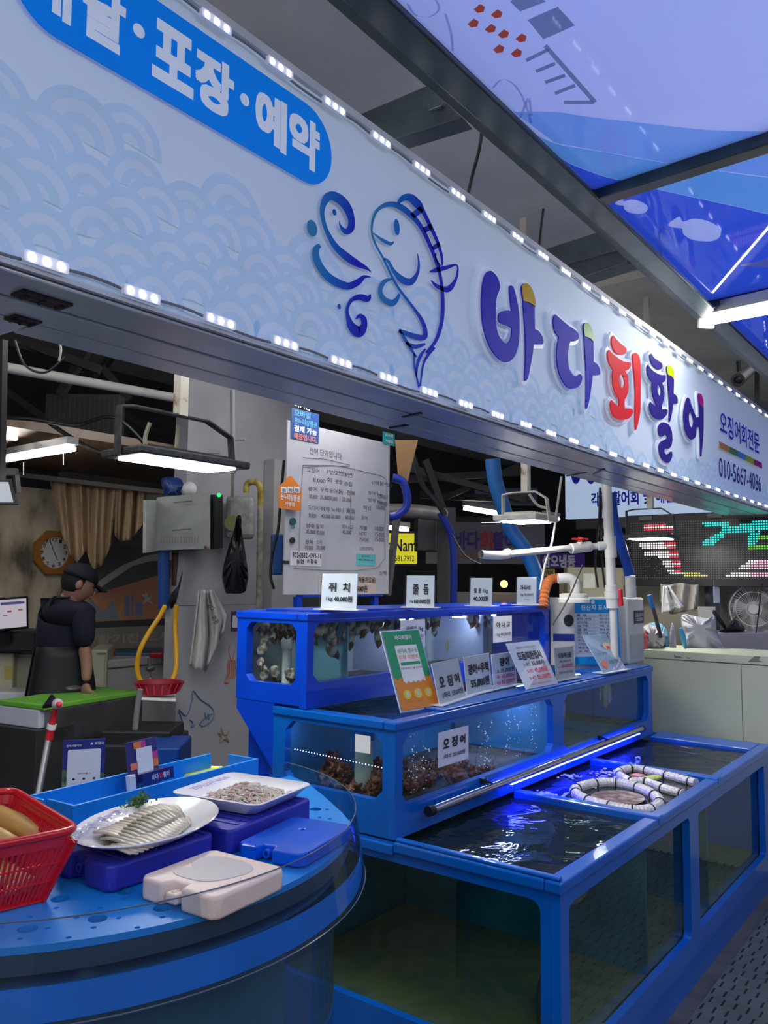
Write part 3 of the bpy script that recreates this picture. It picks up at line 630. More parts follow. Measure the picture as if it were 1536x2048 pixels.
panel(t2, FY(Y2b), [(x0+.031,.742),(X2-.031,.742),(X2-.031,z2-.031),(x0+.031,z2-.031)], [], m=lin2, name='back_panel', th=.02)
obj('tank_bed', MB().box((x0+.03,y2+.03,.80), (X2-.03,Y2b-.03,.815)), mat('bed_brown', (.06,.07,.06), .8, var=.5, vs=9), t2)
for a, b in ((2.29,3.50),(3.55,4.74)): obj('front_pane', MB().poly([f2.p(a,.82,-.032),f2.p(b,.82,-.032),f2.p(b,1.10,-.032),f2.p(a,1.10,-.032)]), GLc, t2)
obj('side_pane', MB().poly([f2x.p(-2.21,.82,-.032),f2x.p(-1.69,.82,-.032),f2x.p(-1.69,1.10,-.032),f2x.p(-2.21,1.10,-.032)]), GLc, t2)
obj('front_rim', MB().box((x0-.008,y2-.008,z2-.03), (X2+.008,y2+.045,z2)), BLUE, t2, bevel=.005)
obj('front_lid', MB().box((x0+.30,y2+.0,z2+.001), (X2-.02,y2+.10,z2+.008)), BLUE, t2, bevel=.003)
obj('side_rim', MB().box((x0-.008,y2+.046,z2-.03), (x0+.05,Y2b,z2)), BLUE, t2, bevel=.005)
obj('side_rim', MB().box((X2-.04,y2+.046,z2-.03), (X2+.008,Y2b,z2)), BLUE, t2, bevel=.005)
obj('deck', MB().box((4.26,y2+.12,z2-.02), (X2-.05,Y2b,z2-.001)), BLUE, t2, bevel=.003)
obj('water_surface', MB().grid(30, 10, lambda u, v: (x0+.05+u*1.97, y2+.046+v*.52, z2-.035)), WAT, t2, smooth=1)
obj('inner_wall', MB().box((3.50,y2+.035,.82), (3.52,Y2b-.03,z2-.04)), lin2, t2)
# led bars inside the tanks (real lamps)
lg = emis('tank_led', (.42,.46,1), 45)
o = obj('tank_lamp', MB().box((2.95,y2+.20,1.075), (3.48,y2+.22,1.083)), lg); tag(o, 'violet-white lamp strip under the lid of the middle tank', 'lamp')
o = obj('tank_lamp', MB().box((2.32,y2+.45,1.085), (2.335,y2+.53,1.09)), lg); tag(o, 'short lamp strip behind the side window of the middle tank', 'lamp')
o = obj('tank_lamp', MB().box((3.7,y2+.3,1.085), (4.6,y2+.31,1.09)), emis('tank_led_dim',(.6,.8,.8),14)); tag(o, 'dim lamp strip in the right bay of the middle tank', 'lamp')
# tube lamp on the front of tier two
t = thing('tube_lamp', (3.46,1.62,.81), 'long clear tube lamp with blue light clipped along the middle tank', 'lamp')
a, b = Vector((2.438,1.625,.812)), Vector((4.489,1.625,.812))
obj('tube_shell', MB().tube([a,b], .0155, 14), mat('chrome_tube', (.55,.55,.58), .12, .9), t, smooth=50)
obj('end_cap', MB().tube([a-Vector((.03,0,0)), a], .018, 14), BLACK, t, smooth=50); obj('end_cap', MB().tube([b, b+Vector((.02,0,0))], .017, 14), BLACK, t, smooth=50)
obj('light_strip', MB().box((3.0,1.618,.792), (4.45,1.634,.7955)), emis('blue_led', (.02,.03,1), 60), t)
for x in (2.83, 3.98):
    obj('clip', MB().tube([(x,1.655,.835),(x,1.63,.834),(x,1.612,.83)], .004, 6).box((x-.012,1.645,.825),(x+.012,1.66,.845)), BLACK, t)
# tier three
y3, z3, X3, Y3b = 2.07, 1.48, 4.28, 2.44
t3 = thing('display_tank', (3.3,2.25,1.13), 'top royal blue fish tank with shells stuck inside its windows', 'fish tank')
f3 = FY(y3); f3x = FX(x0)
panel(t3, f3, [(x0,z2+.003),(X3,z2+.003),(X3,z3-.004),(x0,z3-.004)], [chamf(2.302,1.222,4.228,1.443,.03)], m=ROYAL, name='front_panel', th=.035)
panel(t3, f3x, [(-Y3b-.005,1.139),(-y3-.0355,1.139),(-y3-.0355,z3-.004),(-Y3b-.005,z3-.004)], [chamf(-2.392,1.21,-2.125,1.44,.025)], m=ROYAL, name='side_panel', th=.035)
panel(t3, Fr((X3,0,0),(0,-1,0),(0,0,1)), [(-Y3b,1.139),(-y3-.0355,1.139),(-y3-.0355,z3-.004),(-Y3b,z3-.004)], [], m=ROYAL, name='side_panel')
lin3 = ramp_mat('liner_grey', [(.3,(.34,.40,.38)),(.7,(.44,.50,.46))], 2, .5)
panel(t3, FY(Y3b), [(x0+.036,1.139),(X3-.031,1.139),(X3-.031,z3-.03),(x0+.036,z3-.03)], [], m=lin3, name='back_panel', th=.015)
obj('front_pane', MB().poly([f3.p(2.29,1.20,-.037),f3.p(4.24,1.20,-.037),f3.p(4.24,1.46,-.037),f3.p(2.29,1.46,-.037)]), GLc, t3)
obj('side_pane', MB().poly([f3x.p(-2.42,1.20,-.037),f3x.p(-2.10,1.20,-.037),f3x.p(-2.10,1.46,-.037),f3x.p(-2.42,1.46,-.037)]), GLc, t3)
obj('tank_bed', MB().box((x0+.04,y3+.04,1.16), (X3-.03,Y3b-.02,1.19)), mat('bed_brown'), t3)
obj('front_rim', MB().box((x0-.006,y3-.006,z3-.028), (X3+.006,y3+.05,z3)), ROYAL, t3, bevel=.005)
obj('side_rim', MB().box((x0-.006,y3+.051,z3-.028), (x0+.05,Y3b+.01,z3)), ROYAL, t3, bevel=.005); obj('side_rim', MB().box((X3-.045,y3+.051,z3-.028), (X3+.006,Y3b+.01,z3)), ROYAL, t3, bevel=.005)
obj('back_rim', MB().box((x0+.051,Y3b-.04,z3-.028), (X3-.046,Y3b+.01,z3+.004)), ROYAL, t3, bevel=.005)
obj('lid', MB().box((x0+.1,y3+.03,z3+.001), (3.0,Y3b-.05,z3+.010)), ROYAL, t3, bevel=.003); obj('lid', MB().box((3.03,y3+.02,z3+.001), (4.2,Y3b-.05,z3+.009)), ROYAL, t3, bevel=.003)
obj('standpipe', MB().tube([(2.43,2.33,1.19),(2.43,2.33,1.33)], .019, 14).tube([(2.43,2.33,1.33),(2.43,2.33,1.45)], .026, 14), PVC, t3, smooth=50)
obj('inner_wall', MB().box((2.56,y3+.05,1.19), (2.566,Y3b-.03,1.45)), mat('inner_blue', (.14,.36,.46), .5), t3)
for u in (2.95, 3.62): obj('inner_wall', MB().box((u,y3+.045,1.20), (u+.006,Y3b-.03,1.45)), mat('inner_pane', (.35,.40,.52), .3), t3)
for a, b in ((2.75,3.10),(3.22,3.30),(3.42,3.86)):
    n_ = int((b-a)/.03); mb = MB()
    for i in range(n_): mb.box((a+i*.03,y3+.085,1.427), (a+i*.03+.018,y3+.10,1.433))
    o = obj('tank_lamp', mb, emis('cool_led', (.85,.90,1), 60)); tag(o, {2.75:'lamp strip at the top of the shell bay, left one',3.22:'tiny lamp strip beside the hanging shell cluster in the top tank',3.42:'lamp strip above the right bay of the top tank'}[a], 'lamp')
# bracket under the overhang
bk = thing('tank_bracket', (x0+.02,2.3,0), 'royal blue triangular bracket carrying the overhanging end of the top tank', 'bracket')
f4 = FX(x0+.003)
obj('web', MB().prism([(-2.44,1.137),(-2.44,1.10),(-2.235,.89),(-2.24,.30),(-2.222,.30),(-2.2355+.0,1.137)][::-1], FX(x0+.001), -.04, 0), ROYAL, bk)
obj('leg', MB().box((x0+.06,2.245,0), (x0+.12,2.43,1.135)), ROYAL, bk); obj('leg', MB().box((4.2,2.26,0), (4.26,2.43,1.135)), ROYAL, bk)
# clams stuck to the glass
sh = ramp_mat('clam_shell', [(.32,(.05,.035,.022)),(.46,(.20,.16,.11)),(.56,(.38,.34,.28)),(.8,(.48,.44,.38))], 26, .5, 4, stretch=(1,1,1), bump=.4)
shp = None; rs = random.Random(11)
def clam(P, s, rot, group, label):
    global shp
    if shp is None:
        mb = MB(); K = 14
        def fn(u, v):
            th = math.pi*u; a = 2*math.pi*v; r = math.sin(th)*(1-.18*math.cos(a))
            return (r*math.cos(a)*.026*(1+.25*math.sin(a)), math.cos(th)*.012, r*math.sin(a)*.032)
        mb.grid(8, K, fn); shp = obj('clam', mb, sh, smooth=1, origin=(0,0,0)); o = shp
        obj('foot', MB().tube([(.002,-.002,-.018),(.008,-.004,-.032),(.011,-.005,-.050)], [.017,.012,.001], 8), mat('clam_foot', (.10,.05,.025), .5), o, smooth=1)
    else:
        o = dup(shp, (0,0,0))
    o.location = P; o.rotation_euler = rot; o.scale = (s,s,s); tag(o, label, 'clam', group)
zones = [((2.33,2.95),(1.31,1.438),34,'front'),((2.95,3.26),(1.38,1.44),16,'front'),((3.3,3.75),(1.385,1.44),10,'front')]
for (a, b), (c, d), n_, w_ in zones:
    for i in range(n_):
        u = rs.random(); z = d-(d-c)*rs.random()**1.8*(1-.6*u if a < 2.5 else 1)
        clam((a+(b-a)*u, y3+.060+rs.uniform(0,.02), z), rs.uniform(.75,1.15), (rs.uniform(-.3,.3), rs.uniform(-1.2,1.2), rs.uniform(-.4,.4)), 'clams stuck to the front glass of the top tank', 'mottled white and brown clam clinging inside the front glass of the top tank')
for i in range(34):
    u = rs.random(); e = rs.choice('tttlb'); y = 2.14+.24*u
    z = 1.435-.055*rs.random() if e == 't' else (1.23+.02*rs.random() if e == 'b' else 1.22+.2*rs.random())
    if e == 'l': y = 2.35+.035*rs.random()
    clam((x0+.062+rs.uniform(0,.015), y, z), rs.uniform(.6,.95), (rs.uniform(-.3,.3), rs.uniform(-1.2,1.2), math.pi/2+rs.uniform(-.4,.4)), 'clams stuck behind the side window of the top tank', 'mottled clam clinging inside the small side window of the top tank')
o = obj('whelk_cluster', MB().ball((3.33,y3+.07,1.30), (.012,.008,.03), 10), mat('tan_shell', (.35,.28,.14), .6), smooth=1); tag(o, 'small tan shell hanging in the violet bay of the top tank', 'shell')
# sea squirts in the middle tank
rq = random.Random(5); ss = ramp_mat('sea_squirt', [(.3,(.05,.012,.006)),(.5,(.20,.06,.025)),(.7,(.36,.18,.07))], 30, .5, 5, bump=.8)
first = None
for i in range(74):
    if i < 40: x, y = rq.uniform(2.32,2.78), rq.uniform(1.72,2.16)
    else: x, y = rq.uniform(2.32,3.0), rq.uniform(1.72,1.95)
    h = .815+rq.uniform(.015,.085)*(1 if i%2 else .7)*(1.2-(x-2.3)*.8 if x > 2.3 else 1)
    P = Vector((x, y, h)); k = rq.uniform(.7,1.15)
    if first is None:
        mb = MB().ball((0,0,0), (.028,.026,.024), 12, jit=.25)
        for q in range(9):
            a_, e_ = rq.uniform(0,6.28), rq.uniform(.1,1.2); d = Vector((math.cos(a_)*math.cos(e_), math.sin(a_)*math.cos(e_), math.sin(e_)))
            mb.tube([d*.02, d*.034, d*.042], [.009,.006,.002], 6)
        first = obj('sea_squirt', mb, ss, smooth=1, origin=(0,0,0)); o = first
    else: o = dup(first, (0,0,0))
    o.location = P; o.scale = (k,k,k); o.rotation_euler = (rq.uniform(-.6,.6), rq.uniform(-.6,.6), rq.uniform(0,6)); tag(o, 'knobbly red-brown sea squirt heaped in the left bay of the middle tank', 'sea squirt', 'sea squirts heaped in the middle tank')
t = thing('overflow_pipe', (2.42,1.92,.815), 'pale standpipe with a blue collar behind the middle tank side window', 'pipe')
obj('pipe', MB().tube([(2.42,1.92,.815),(2.42,1.92,1.02)], .034, 18), mat('pale_pvc', (.50,.58,.45), .4), t, smooth=50); obj('collar', MB().tube([(2.42,1.92,1.02),(2.42,1.92,1.10)], .042, 18), BLUE, t, smooth=50)
mb = MB()
for i in range(34): mb.ball((x0+.05, 1.70+i*.0142, .962+.012*(i/34-.5)), .0018, 6)
o = obj('fairy_light_wire', mb, emis('fairy_glow', (.4,.5,1), 12)); tag(o, 'dotted row of tiny blue lights behind the side window of the middle tank', 'lights', kind='stuff')
# bubbles
mb = MB()
for i in range(150):
    c_ = rq.choice([2.42,2.5,2.9,2.95,3.12,3.2,3.35]); x = c_+rq.uniform(-.03,.03); mb.ball((x, y2+.036, rq.uniform(.86,1.07)), rq.uniform(.0012,.0035), 6)
o = obj('bubbles', mb, mat('bubble', (.8,.85,.95), .1, emit=(.6,.7,1), es=.25)); tag(o, 'small air bubbles clinging behind the front glass of the middle tank', 'bubbles', kind='stuff')
# bagged squid in the right bay
pb = mat('plastic_bag', (.55,.58,.60), .15, trans=.35, bump=.6, bs=25)
for i, x in enumerate((3.66, 3.78, 4.38)):
    o = obj('shell_bag', MB().ball((x, y2+.12, 1.0-.02*(i==1)), (.05,.03,.075), 16, jit=.18), ramp_mat('bag_fold', [(.35,(.06,.07,.07)),(.5,(.4,.42,.42)),(.6,(.12,.13,.13))], 18, .3, 3, stretch=(1,1,.2), dist=1), smooth=1)
    tag(o, ['net bag of shells hanging at the left end of the right bay','second net bag of shells in the right bay, hanging lower','net bag of shells hanging towards the right end of the right bay'][i], 'bag')
# foil rings and foam in the second bay
foil = mat('foil_duct', (.78,.76,.70), .3, .35, bump=.7, bs=80); tapem = mat('black_tape', (.02,.02,.02), .4)
def duct(name, P, closed, label, r=.021):
    t = thing(name, sum((Vector(p) for p in P), Vector())/len(P), label, 'ring')
    Q = cr3(P, 18, closed); L = len(Q); Rr_ = [r*(1+.10*math.sin(i*2.1)) for i in range(L)]
    obj('foil_duct', MB().tube(Q, Rr_, 12, closed), foil, t, smooth=25); mb = MB(); step = 17
    for i in range(3, L-3, step): 
        d = (Q[(i+1)%L]-Q[i]).normalized()*.003; obj('tape_band', MB().tube([Q[i]-d, Q[i]+d], r*1.13, 12), tapem, t)
    return t
ZW = .735
def P3(px, Z=ZW): return [at(*p, Z=Z) for p in px]
duct('foil_ring', P3([(1150,1580),(1185,1568),(1230,1566),(1275,1575),(1310,1592),(1318,1608),(1295,1620),(1255,1620),(1205,1610),(1165,1597)]), True, 'round silver foil duct ring floating nearest in the middle bay')
duct('foil_ring', P3([(1366,1588),(1330,1578),(1292,1564),(1262,1563),(1238,1550),(1240,1543),(1265,1537),(1300,1543),(1345,1554),(1392,1566)]), False, 'open silver foil duct loop floating behind the round ring', .019)
foam = mat('foam', (.66,.68,.78), .4, bump=1, bs=90)
mb = MB(); rf = random.Random(9)
for cx, cy, sx, sy, n_ in ((1090,1588,45,6,26),(1140,1552,35,4,14),(1215,1545,28,9,20),(1250,1530,30,5,16),(1180,1575,30,6,8)):
    for i in range(n_):
        P = at(cx+rf.gauss(0,sx*.5), cy+rf.gauss(0,sy*.5), Z=.727); s_ = rf.uniform(.004,.011)
        if 3.13 < P.x < 3.85 and 1.1 < P.y < 1.66: mb.ball(P, (s_*1.3,s_,s_*.5), 8)
o = obj('foam_patch', mb, foam, smooth=1); tag(o, 'white foam scum floating around the foil rings', 'foam', kind='stuff')
o = obj('inner_mesh', MB().lathe([(.001,.0),(.11,.0),(.13,.004)], at(1235,1597,Z=.726), None, 30, 1.0, .8), ramp_mat('squid_mass', [(.35,(.05,.02,.02)),(.5,(.20,.10,.08)),(.62,(.40,.33,.30))], 28, .3, 4, bump=.6)); tag(o, 'reddish brown squid mass inside the round foil ring', 'squid', kind='stuff')
o = obj('pink_float', MB().box((0,-.025,-.006), (.05,.025,.006), Fr(at(1270,1553,Z=.735),(1,-.2,0),(0,1,0))), mat('float_pink', (.75,.30,.32), .5), bevel=.003); tag(o, 'pink card piece lying inside the open foil loop', 'float')
o = obj('lime_float', MB().ball(at(1302,1556,Z=.735), (.07,.028,.01), 14, Fr((0,0,0),(1,-.3,0),(0,1,0))), mat('float_lime', (.50,.62,.15), .5), smooth=1); tag(o, 'lime green oval float inside the open foil loop', 'float')
# ================================================================ price cards
GREYP = mat('card_back', (.60,.61,.62), .4)
def card(name, px, Z, H, body, label, tilt=18, m=PAPER, th=.004, foot=True, border=True, group=None, glass=None, Yp=None, yaw_fix=None, base=(.02,.05)):
    """px: bottom-left and bottom-right pixels, H: top-left pixel row"""
    if Yp is not None: BL = at(*px[0], Y=Yp); BR = at(*px[1], Y=Yp); BR.z = BL.z; U = Vector((0,0,1))
    else:
        BL = at(*px[0], Z=Z); BR = at(*px[1], Z=Z); R = (BR-BL).normalized(); bk_ = Vector((0,0,1)).cross(R); a = math.radians(tilt); U = Vector((0,0,1))*math.cos(a)+bk_*math.sin(a)
    fr = Fr(BL, BR-BL, U); Wd = (BR-BL).length; lo, hi = 0, .8
    for _ in range(30):
        h = (lo+hi)/2
        if pxy(fr.p(0,h))[1] > H: lo = h
        else: hi = h
    t = thing(name, (BL+BR)/2, label, 'sign', group)
    obj('card', MB().box((0,0,-th), (Wd,h,0), fr), m, t, bevel=.001)
    if border: obj('acrylic_cover', MB().box((-.006,-.004,.0004), (Wd+.006,h+.004,.0022), fr), ACR, t)
    if foot:
        b0 = Fr(BL, BR-BL, (0,0,1)); obj('foot', MB().box((-base[0],.0,-.055), (Wd+base[0],.004,base[1]-.03), Fr(BL, BR-BL, (0,0,1))), WHITE, t)
    for b in body:
        s, (u0, v0, u1, v1), mm = b[:3]; bo = b[3] if len(b) > 3 else .015
        if s is None: obj('print_block', MB().poly([fr.p(u0*Wd,v0*h,.0024),fr.p(u1*Wd,v0*h,.0024),fr.p(u1*Wd,v1*h,.0024),fr.p(u0*Wd,v1*h,.0024)]), mm, t)
        else: text(s, fr, (u0*Wd, v0*h, u1*Wd, v1*h), mm, t, bo, .003)
    return t, fr, Wd, h
gi = mat('faint_ink', (.45,.46,.48), .6)
z3t = z3+.011
card('price_card', [(641,1219),(712,1221)], z3t, 1147, [('쥐',(.22,.50,.42,.74),INK,.03),('치',(.62,.50,.80,.74),INK,.03),('1kg',(.16,.22,.34,.36),INK),('40,000원',(.38,.22,.88,.38),INK,.025)], 'leftmost price card on the top tank, reading 40,000 in front of the whiteboard', 4)
card('price_card', [(812,1215),(868,1216)], z3t, 1151, [('줄',(.24,.42,.44,.72),INK,.03),('돔',(.62,.42,.80,.72),INK,.03),('1kg',(.14,.14,.26,.24),INK),('60,000원',(.29,.12,.86,.28),INK,.025)], 'price card reading 60,000, second from the left on the top tank', 4)
card('price_card', [(940,1212),(983,1213)], z3t, 1156, [('활 돔 1kg',(.18,.44,.82,.64),INK,.02),('40,000원',(.16,.18,.86,.36),INK,.025)], 'price card reading 40,000, third from the left on the top tank', 4)
card('price_card', [(1033,1210),(1072,1211)], z3t, 1155, [('가리비',(.18,.54,.70,.72),INK,.03),('1kg 30,000원',(.2,.32,.86,.44),INK,.01),('(선도최상)',(.4,.17,.68,.23),INK,0)], 'rightmost price card on the top tank, three-syllable shellfish name', 4)
card('price_card', [(801,1300),(850,1298)], 0, 1241, [('골뱅이 1kg',(.2,.58,.9,.78),INK,.02),('30,000원',(.2,.30,.9,.48),INK,.02)], 'paper price card inside the top tank, half hidden by the green and orange notice', foot=False, border=False, Yp=y3-.002)
card('price_card', [(987,1286),(1024,1284)], 0, 1233, [('아 나 고',(.14,.56,.86,.78),INK,.03),('1kg 40,000원',(.12,.22,.9,.38),INK,.015)], 'paper price card stuck on the right half of the top tank front glass', foot=False, border=False, Yp=y3-.002)
card('price_card', [(880,1411),(932,1394)], z2+.010, 1327, [('오',(.13,.40,.30,.64),INK,.03),('징',(.42,.37,.60,.64),INK,.03),('어',(.70,.40,.87,.64),INK,.03),('1마리 15,000원',(.15,.12,.92,.27),INK,.015)], 'price card reading 15,000, first white card right of the green and orange notice', 13)
card('price_card', [(935,1392),(985,1379)], z2+.010, 1314, [('광어+우럭',(.10,.52,.90,.78),INK,.03),('55,000원',(.16,.16,.88,.40),INK,.03)], 'price card reading 55,000 in large black figures on the middle tank', 6)
card('price_card', [(988,1378),(1034,1369)], z2+.010, 1309, [('광어',(.30,.62,.70,.86),INK,.03),('소',(.14,.44,.26,.54),INK),('35,000원',(.32,.42,.92,.57),INK,.015),('중',(.14,.27,.26,.37),RED),('45,000원',(.32,.25,.92,.40),RED,.015),('대',(.14,.1,.26,.2),RED),('55,000원',(.32,.08,.92,.23),RED,.015),('추천',(.74,.84,.94,.95),RED)], 'price card with one black and two red prices, left of the big leaning menu card', 5)
card('price_card', [(1053,1379),(1117,1367)], z2+.010, 1287, [('모듬회한접시',(.15,.60,.86,.78),INK,.03),('1~2인',(.22,.47,.40,.55),INK),('35,000원',(.46,.45,.86,.57),INK,.015),('2~3인',(.22,.32,.40,.40),RED),('45,000원',(.46,.30,.86,.42),RED,.015),('3~4인',(.22,.17,.40,.25),RED),('55,000원',(.46,.15,.86,.27),RED,.015),('제철횟감으로 준비해드립니다',(.2,.85,.8,.90),INK,0),('(재료가 달라질 수 있습니다)',(.2,.05,.8,.10),RED,0)], 'big white menu card leaning back with three prices, largest on the middle tank', 28, foot=False)
card('price_card', [(1113,1362),(1151,1355)], z2+.012, 1296, [('모듬해산물',(.16,.66,.84,.82),INK,.02),('해삼,멍게,소라',(.2,.52,.8,.60),INK,0),('30,000원',(.3,.36,.86,.48),RED,.01),('전복 산낙지 개불',(.14,.18,.86,.26),INK,0)], 'small grey-framed card between the big menu card and the pale blue leaflet', 4, m=mat('grey_card',(.55,.53,.56),.5))
GRN, ORG = mat('notice_green', (.02,.30,.14), .45), mat('notice_orange', (.72,.25,.03), .45)
nt, fr, Wd, h = card('event_notice', [(802,1426),(880,1413)], z2+.001, 1262, [], 'tall green and orange event notice leaning at the corner of the middle tank', 20.5, foot=False, m=PAPER)
q = lambda pts: [(u*Wd, v*h) for u, v in pts]
flat([q([(.03,.36),(.97,.36),(.97,.985),(.03,.985)])], fr, GRN, nt, 'green_field', .0024, .0003)
flat([q([(.03,.02),(.97,.02),(.97,.40),(.85,.38),(.78,.42),(.7,.37),(.62,.33),(.54,.37),(.46,.33),(.38,.37),(.3,.33),(.2,.41),(.1,.38),(.03,.42)])], fr, ORG, nt, 'orange_field', .0028, .0003)
flat([q([(.24,.36),(.3,.33),(.36,.36),(.42,.33),(.48,.36),(.54,.33),(.6,.36),(.66,.33),(.72,.36),(.80,.33),(.80,.80),(.24,.80)])], fr, PAPER, nt, 'ticket', .0032, .0003)
for s_t, b, m_ in (('바다회활어',(.30,.87,.72,.93),PAPER),('네이버 영수증',(.28,.70,.78,.76),GRN),('리뷰 이벤트',(.28,.62,.78,.68),ORG),('리뷰 참여하고 선물 받으세요',(.26,.50,.80,.525),INK)): text(s_t, fr, (b[0]*Wd,b[1]*h,b[2]*Wd,b[3]*h), m_, nt, .02, .0038)
flat([[(u,v) for u,v in rnd(.28*Wd,.55*h,.78*Wd,.59*h,.004)]], fr, GRN, nt, 'green_bar', .0036, .0003)
YL = mat('badge_yellow', (.80,.60,.02), .5)
for cx in (.25,.52,.79):
    flat([ell(cx*Wd, .20*h, .095*Wd, .060*h)], fr, YL, nt, 'badge', .0034, .0003); flat([rnd((cx-.035)*Wd,.17*h,(cx+.035)*Wd,.235*h,.004)], fr, GREYP, nt, 'badge_icon', .004, .0003)
    text('혜택', fr, ((cx-.09)*Wd,.10*h,(cx+.07)*Wd,.118*h), mat('faint_orange',(.5,.16,.03),.5), nt, 0, .0036)
lf, fr, Wd, h = card('leaflet', [(1208,1347),(1253,1339)], z2+.012, 1271, [('가격표',(.45,.62,.62,.72),mat('slate_ink',(.08,.14,.28),.5),.02),('신선한 활어회',(.1,.44,.55,.52),mat('slate_ink'),0),('오늘의 추천',(.42,.2,.86,.30),INK,0)], 'pale blue tilted leaflet with a coral dot, rightmost on the middle tank', 32, m=mat('leaflet_blue', (.60,.75,.88), .35), foot=True)
flat([ell(.22*Wd,.22*h,.13*Wd,.10*h)], fr, mat('coral', (.80,.22,.15), .5), lf, 'coral_dot', .003, .0003)
flat([ell(.72*Wd,.66*h,.16*Wd,.10*h)], fr, mat('cake', (.62,.48,.38), .5), lf, 'picture', .003, .0003); flat([ell(.74*Wd,.62*h,.08*Wd,.04*h)], fr, RED, lf, 'picture', .0036, .0003)
card('price_card', [(877,1536),(937,1524)], 0, 1466, [('오',(.14,.52,.32,.78),INK,.03),('징',(.42,.50,.60,.80),INK,.03),('어',(.70,.52,.86,.78),INK,.03),('1마리 20,000원',(.15,.20,.86,.34),INK,.015)], 'price paper reading 20,000 stuck on the front glass of the middle tank', foot=False, border=False, Yp=y2-.002, m=mat('lilac_paper',(.70,.72,.84),.5))
a, b = at(711,1468,X=x0-.003), at(741,1508,X=x0-.003); fq = FX(x0-.003)
o = obj('blank_note', MB().box((-a.y,b.z,0), (-b.y,a.z,.002), fq), PAPER); tag(o, 'blank white note stuck on the side window of the middle tank', 'note')
# ================================================================ round serving counter
CX, CY, CR_ = 1.12, 1.753, .66
ct = thing('serving_counter', (CX,CY,0), 'half-round blue serving counter with clear acrylic rim and drain holes', 'counter')
def arc(R, a0, a1, n, z=None): return [(CX+R*math.cos(math.radians(a0+(a1-a0)*i/n)), CY+R*math.sin(math.radians(a0+(a1-a0)*i/n))) for i in range(n+1)]
back = 1.70
top = [(1.80,1.705),(1.765,1.60),(1.69,1.475),(1.60,1.335),(1.555,1.275)]+arc(.648,-46,-176,40)+[(.47,1.72)]
holes = []
for x, y, r in ((240,795,.0165),(505,765,.0165),(650,832,.0165),(390,875,.0165),(110,915,.0165),(1262,437,.015),(260,758,.005),(225,832,.005),(200,722,.005),(400,832,.005),(495,795,.005),(650,868,.005),(475,872,.005),(375,910,.005),(550,910,.005),(120,867,.005),(190,913,.005),(275,950,.005),(5,910,.005),(80,955,.005),(305,870,.005),(1308,437,.005),(1320,475,.005),(1278,470,.005)):
    P = at(x/2, 1400+y/2, Z=1.03); holes.append(ell(P.x, P.y, r, r, 14)[::-1])
flat([top[::-1]]+holes, FZ(0), SKY, ct, 'tray_top', 1.018, .012)
def ring(R0, R1, z0, z1, a0=-5, a1=-180, n=60):
    mb = MB(); P0, P1 = arc(R0,a0,a1,n), arc(R1,a0,a1,n); vs = []
    for p, q in zip(P0, P1): vs += [(p[0],p[1],z0), (q[0],q[1],z1)]
    return mb.add(vs, [[2*i,2*i+1,2*i+3,2*i+2] for i in range(n)])
acr2 = pane('rim_acrylic', (.86,.91,.95), 1.5, haze=(.4,.55,.7), hz=.015)
rim = ring(.684,.660,.92,1.072); rim.add([(1.777,back,.93),(1.777,back,1.072),(1.72,1.712,1.072),(1.72,1.712,.93)], [(0,1,2,3)])
obj('acrylic_rim', rim, acr2, ct, smooth=60)
edge = [Vector((p[0],p[1],1.072)) for p in arc(.66,-5,-180,60)]
obj('rim_edge', MB().tube(edge, .0013, 5), mat('acrylic_edge', (.10,.13,.18), .2), ct, smooth=60)
obj('rim_edge', MB().tube([Vector((p[0],p[1],.921)) for p in arc(.684,-5,-180,60)], .0014, 5), mat('acrylic_edge'), ct, smooth=60)
obj('seam_strip', MB().box((1.772,back-.004,.95), (1.782,back+.004,1.07)), acr2, ct)
obj('blue_band', ring(.676,.672,.925,.978), mat('band_blue', (.0,.16,.60), .5, var=.12, vs=5), ct, smooth=60)
obj('deck', MB().prism(arc(.63,-2,-178,40), FZ(0), .955, .962), mat('deck_blue', (.01,.09,.24), .5), ct)
obj('tray_skirt', ring(.646,.646,.985,1.018), mat('skirt_dark', (.02,.05,.09), .5), ct, smooth=60)
obj('tank_wall', ring(.615,.615,.05,.925), pane('counter_glass', (.55,.72,.80), 1.45, haze=(.10,.22,.32), hz=.25), ct, smooth=60)
obj('inner_core', ring(.50,.50,.05,.92), mat('core_blue', (.03,.12,.22), .5, var=.4, vs=3), ct, smooth=60)
obj('base_plate', MB().prism(arc(.64,-2,-178,40), FZ(0), 0, .05), BLUE, ct)
obj('back_wall', MB().box((.48,1.735,.0), (1.76,1.75,1.02)), BLUE, ct)
# trough along the back
tr = thing('card_trough', (1.37,1.77,1.03), 'light blue open trough along the back of the round counter', 'trough')
TZ0, TZ1 = 1.03, 1.10
c0, c1 = Vector((1.069,1.665,0)), Vector((1.671,1.704,0)); dT = (c1-c0).normalized(); nT = Vector((-dT.y, dT.x, 0)); Tf = Fr((c0.x,c0.y,0), dT, nT); LT = (c1-c0).length
obj('front_board', MB().box((0,0,TZ0),(LT,.008,TZ1), Tf), SKY, tr, bevel=.001); obj('back_board', MB().box((-.01,.155,TZ0),(LT-.03,.163,TZ1), Tf), SKY, tr, bevel=.001)
obj('end_board', MB().box((LT-.008,.0085,TZ0),(LT,.11,TZ1), Tf), SKY, tr, bevel=.001); obj('end_board', MB().box((0,.0085,TZ0),(.008,.10,TZ1), Tf), SKY, tr, bevel=.001)
obj('end_board', MB().box((-.01,.10,TZ0),(-.002,.1545,TZ1), Tf), SKY, tr, bevel=.001)
obj('bottom_board', MB().box((0.009,.0085,TZ0+.0005),(LT-.009,.1545,TZ0+.006), Tf), SKY, tr)
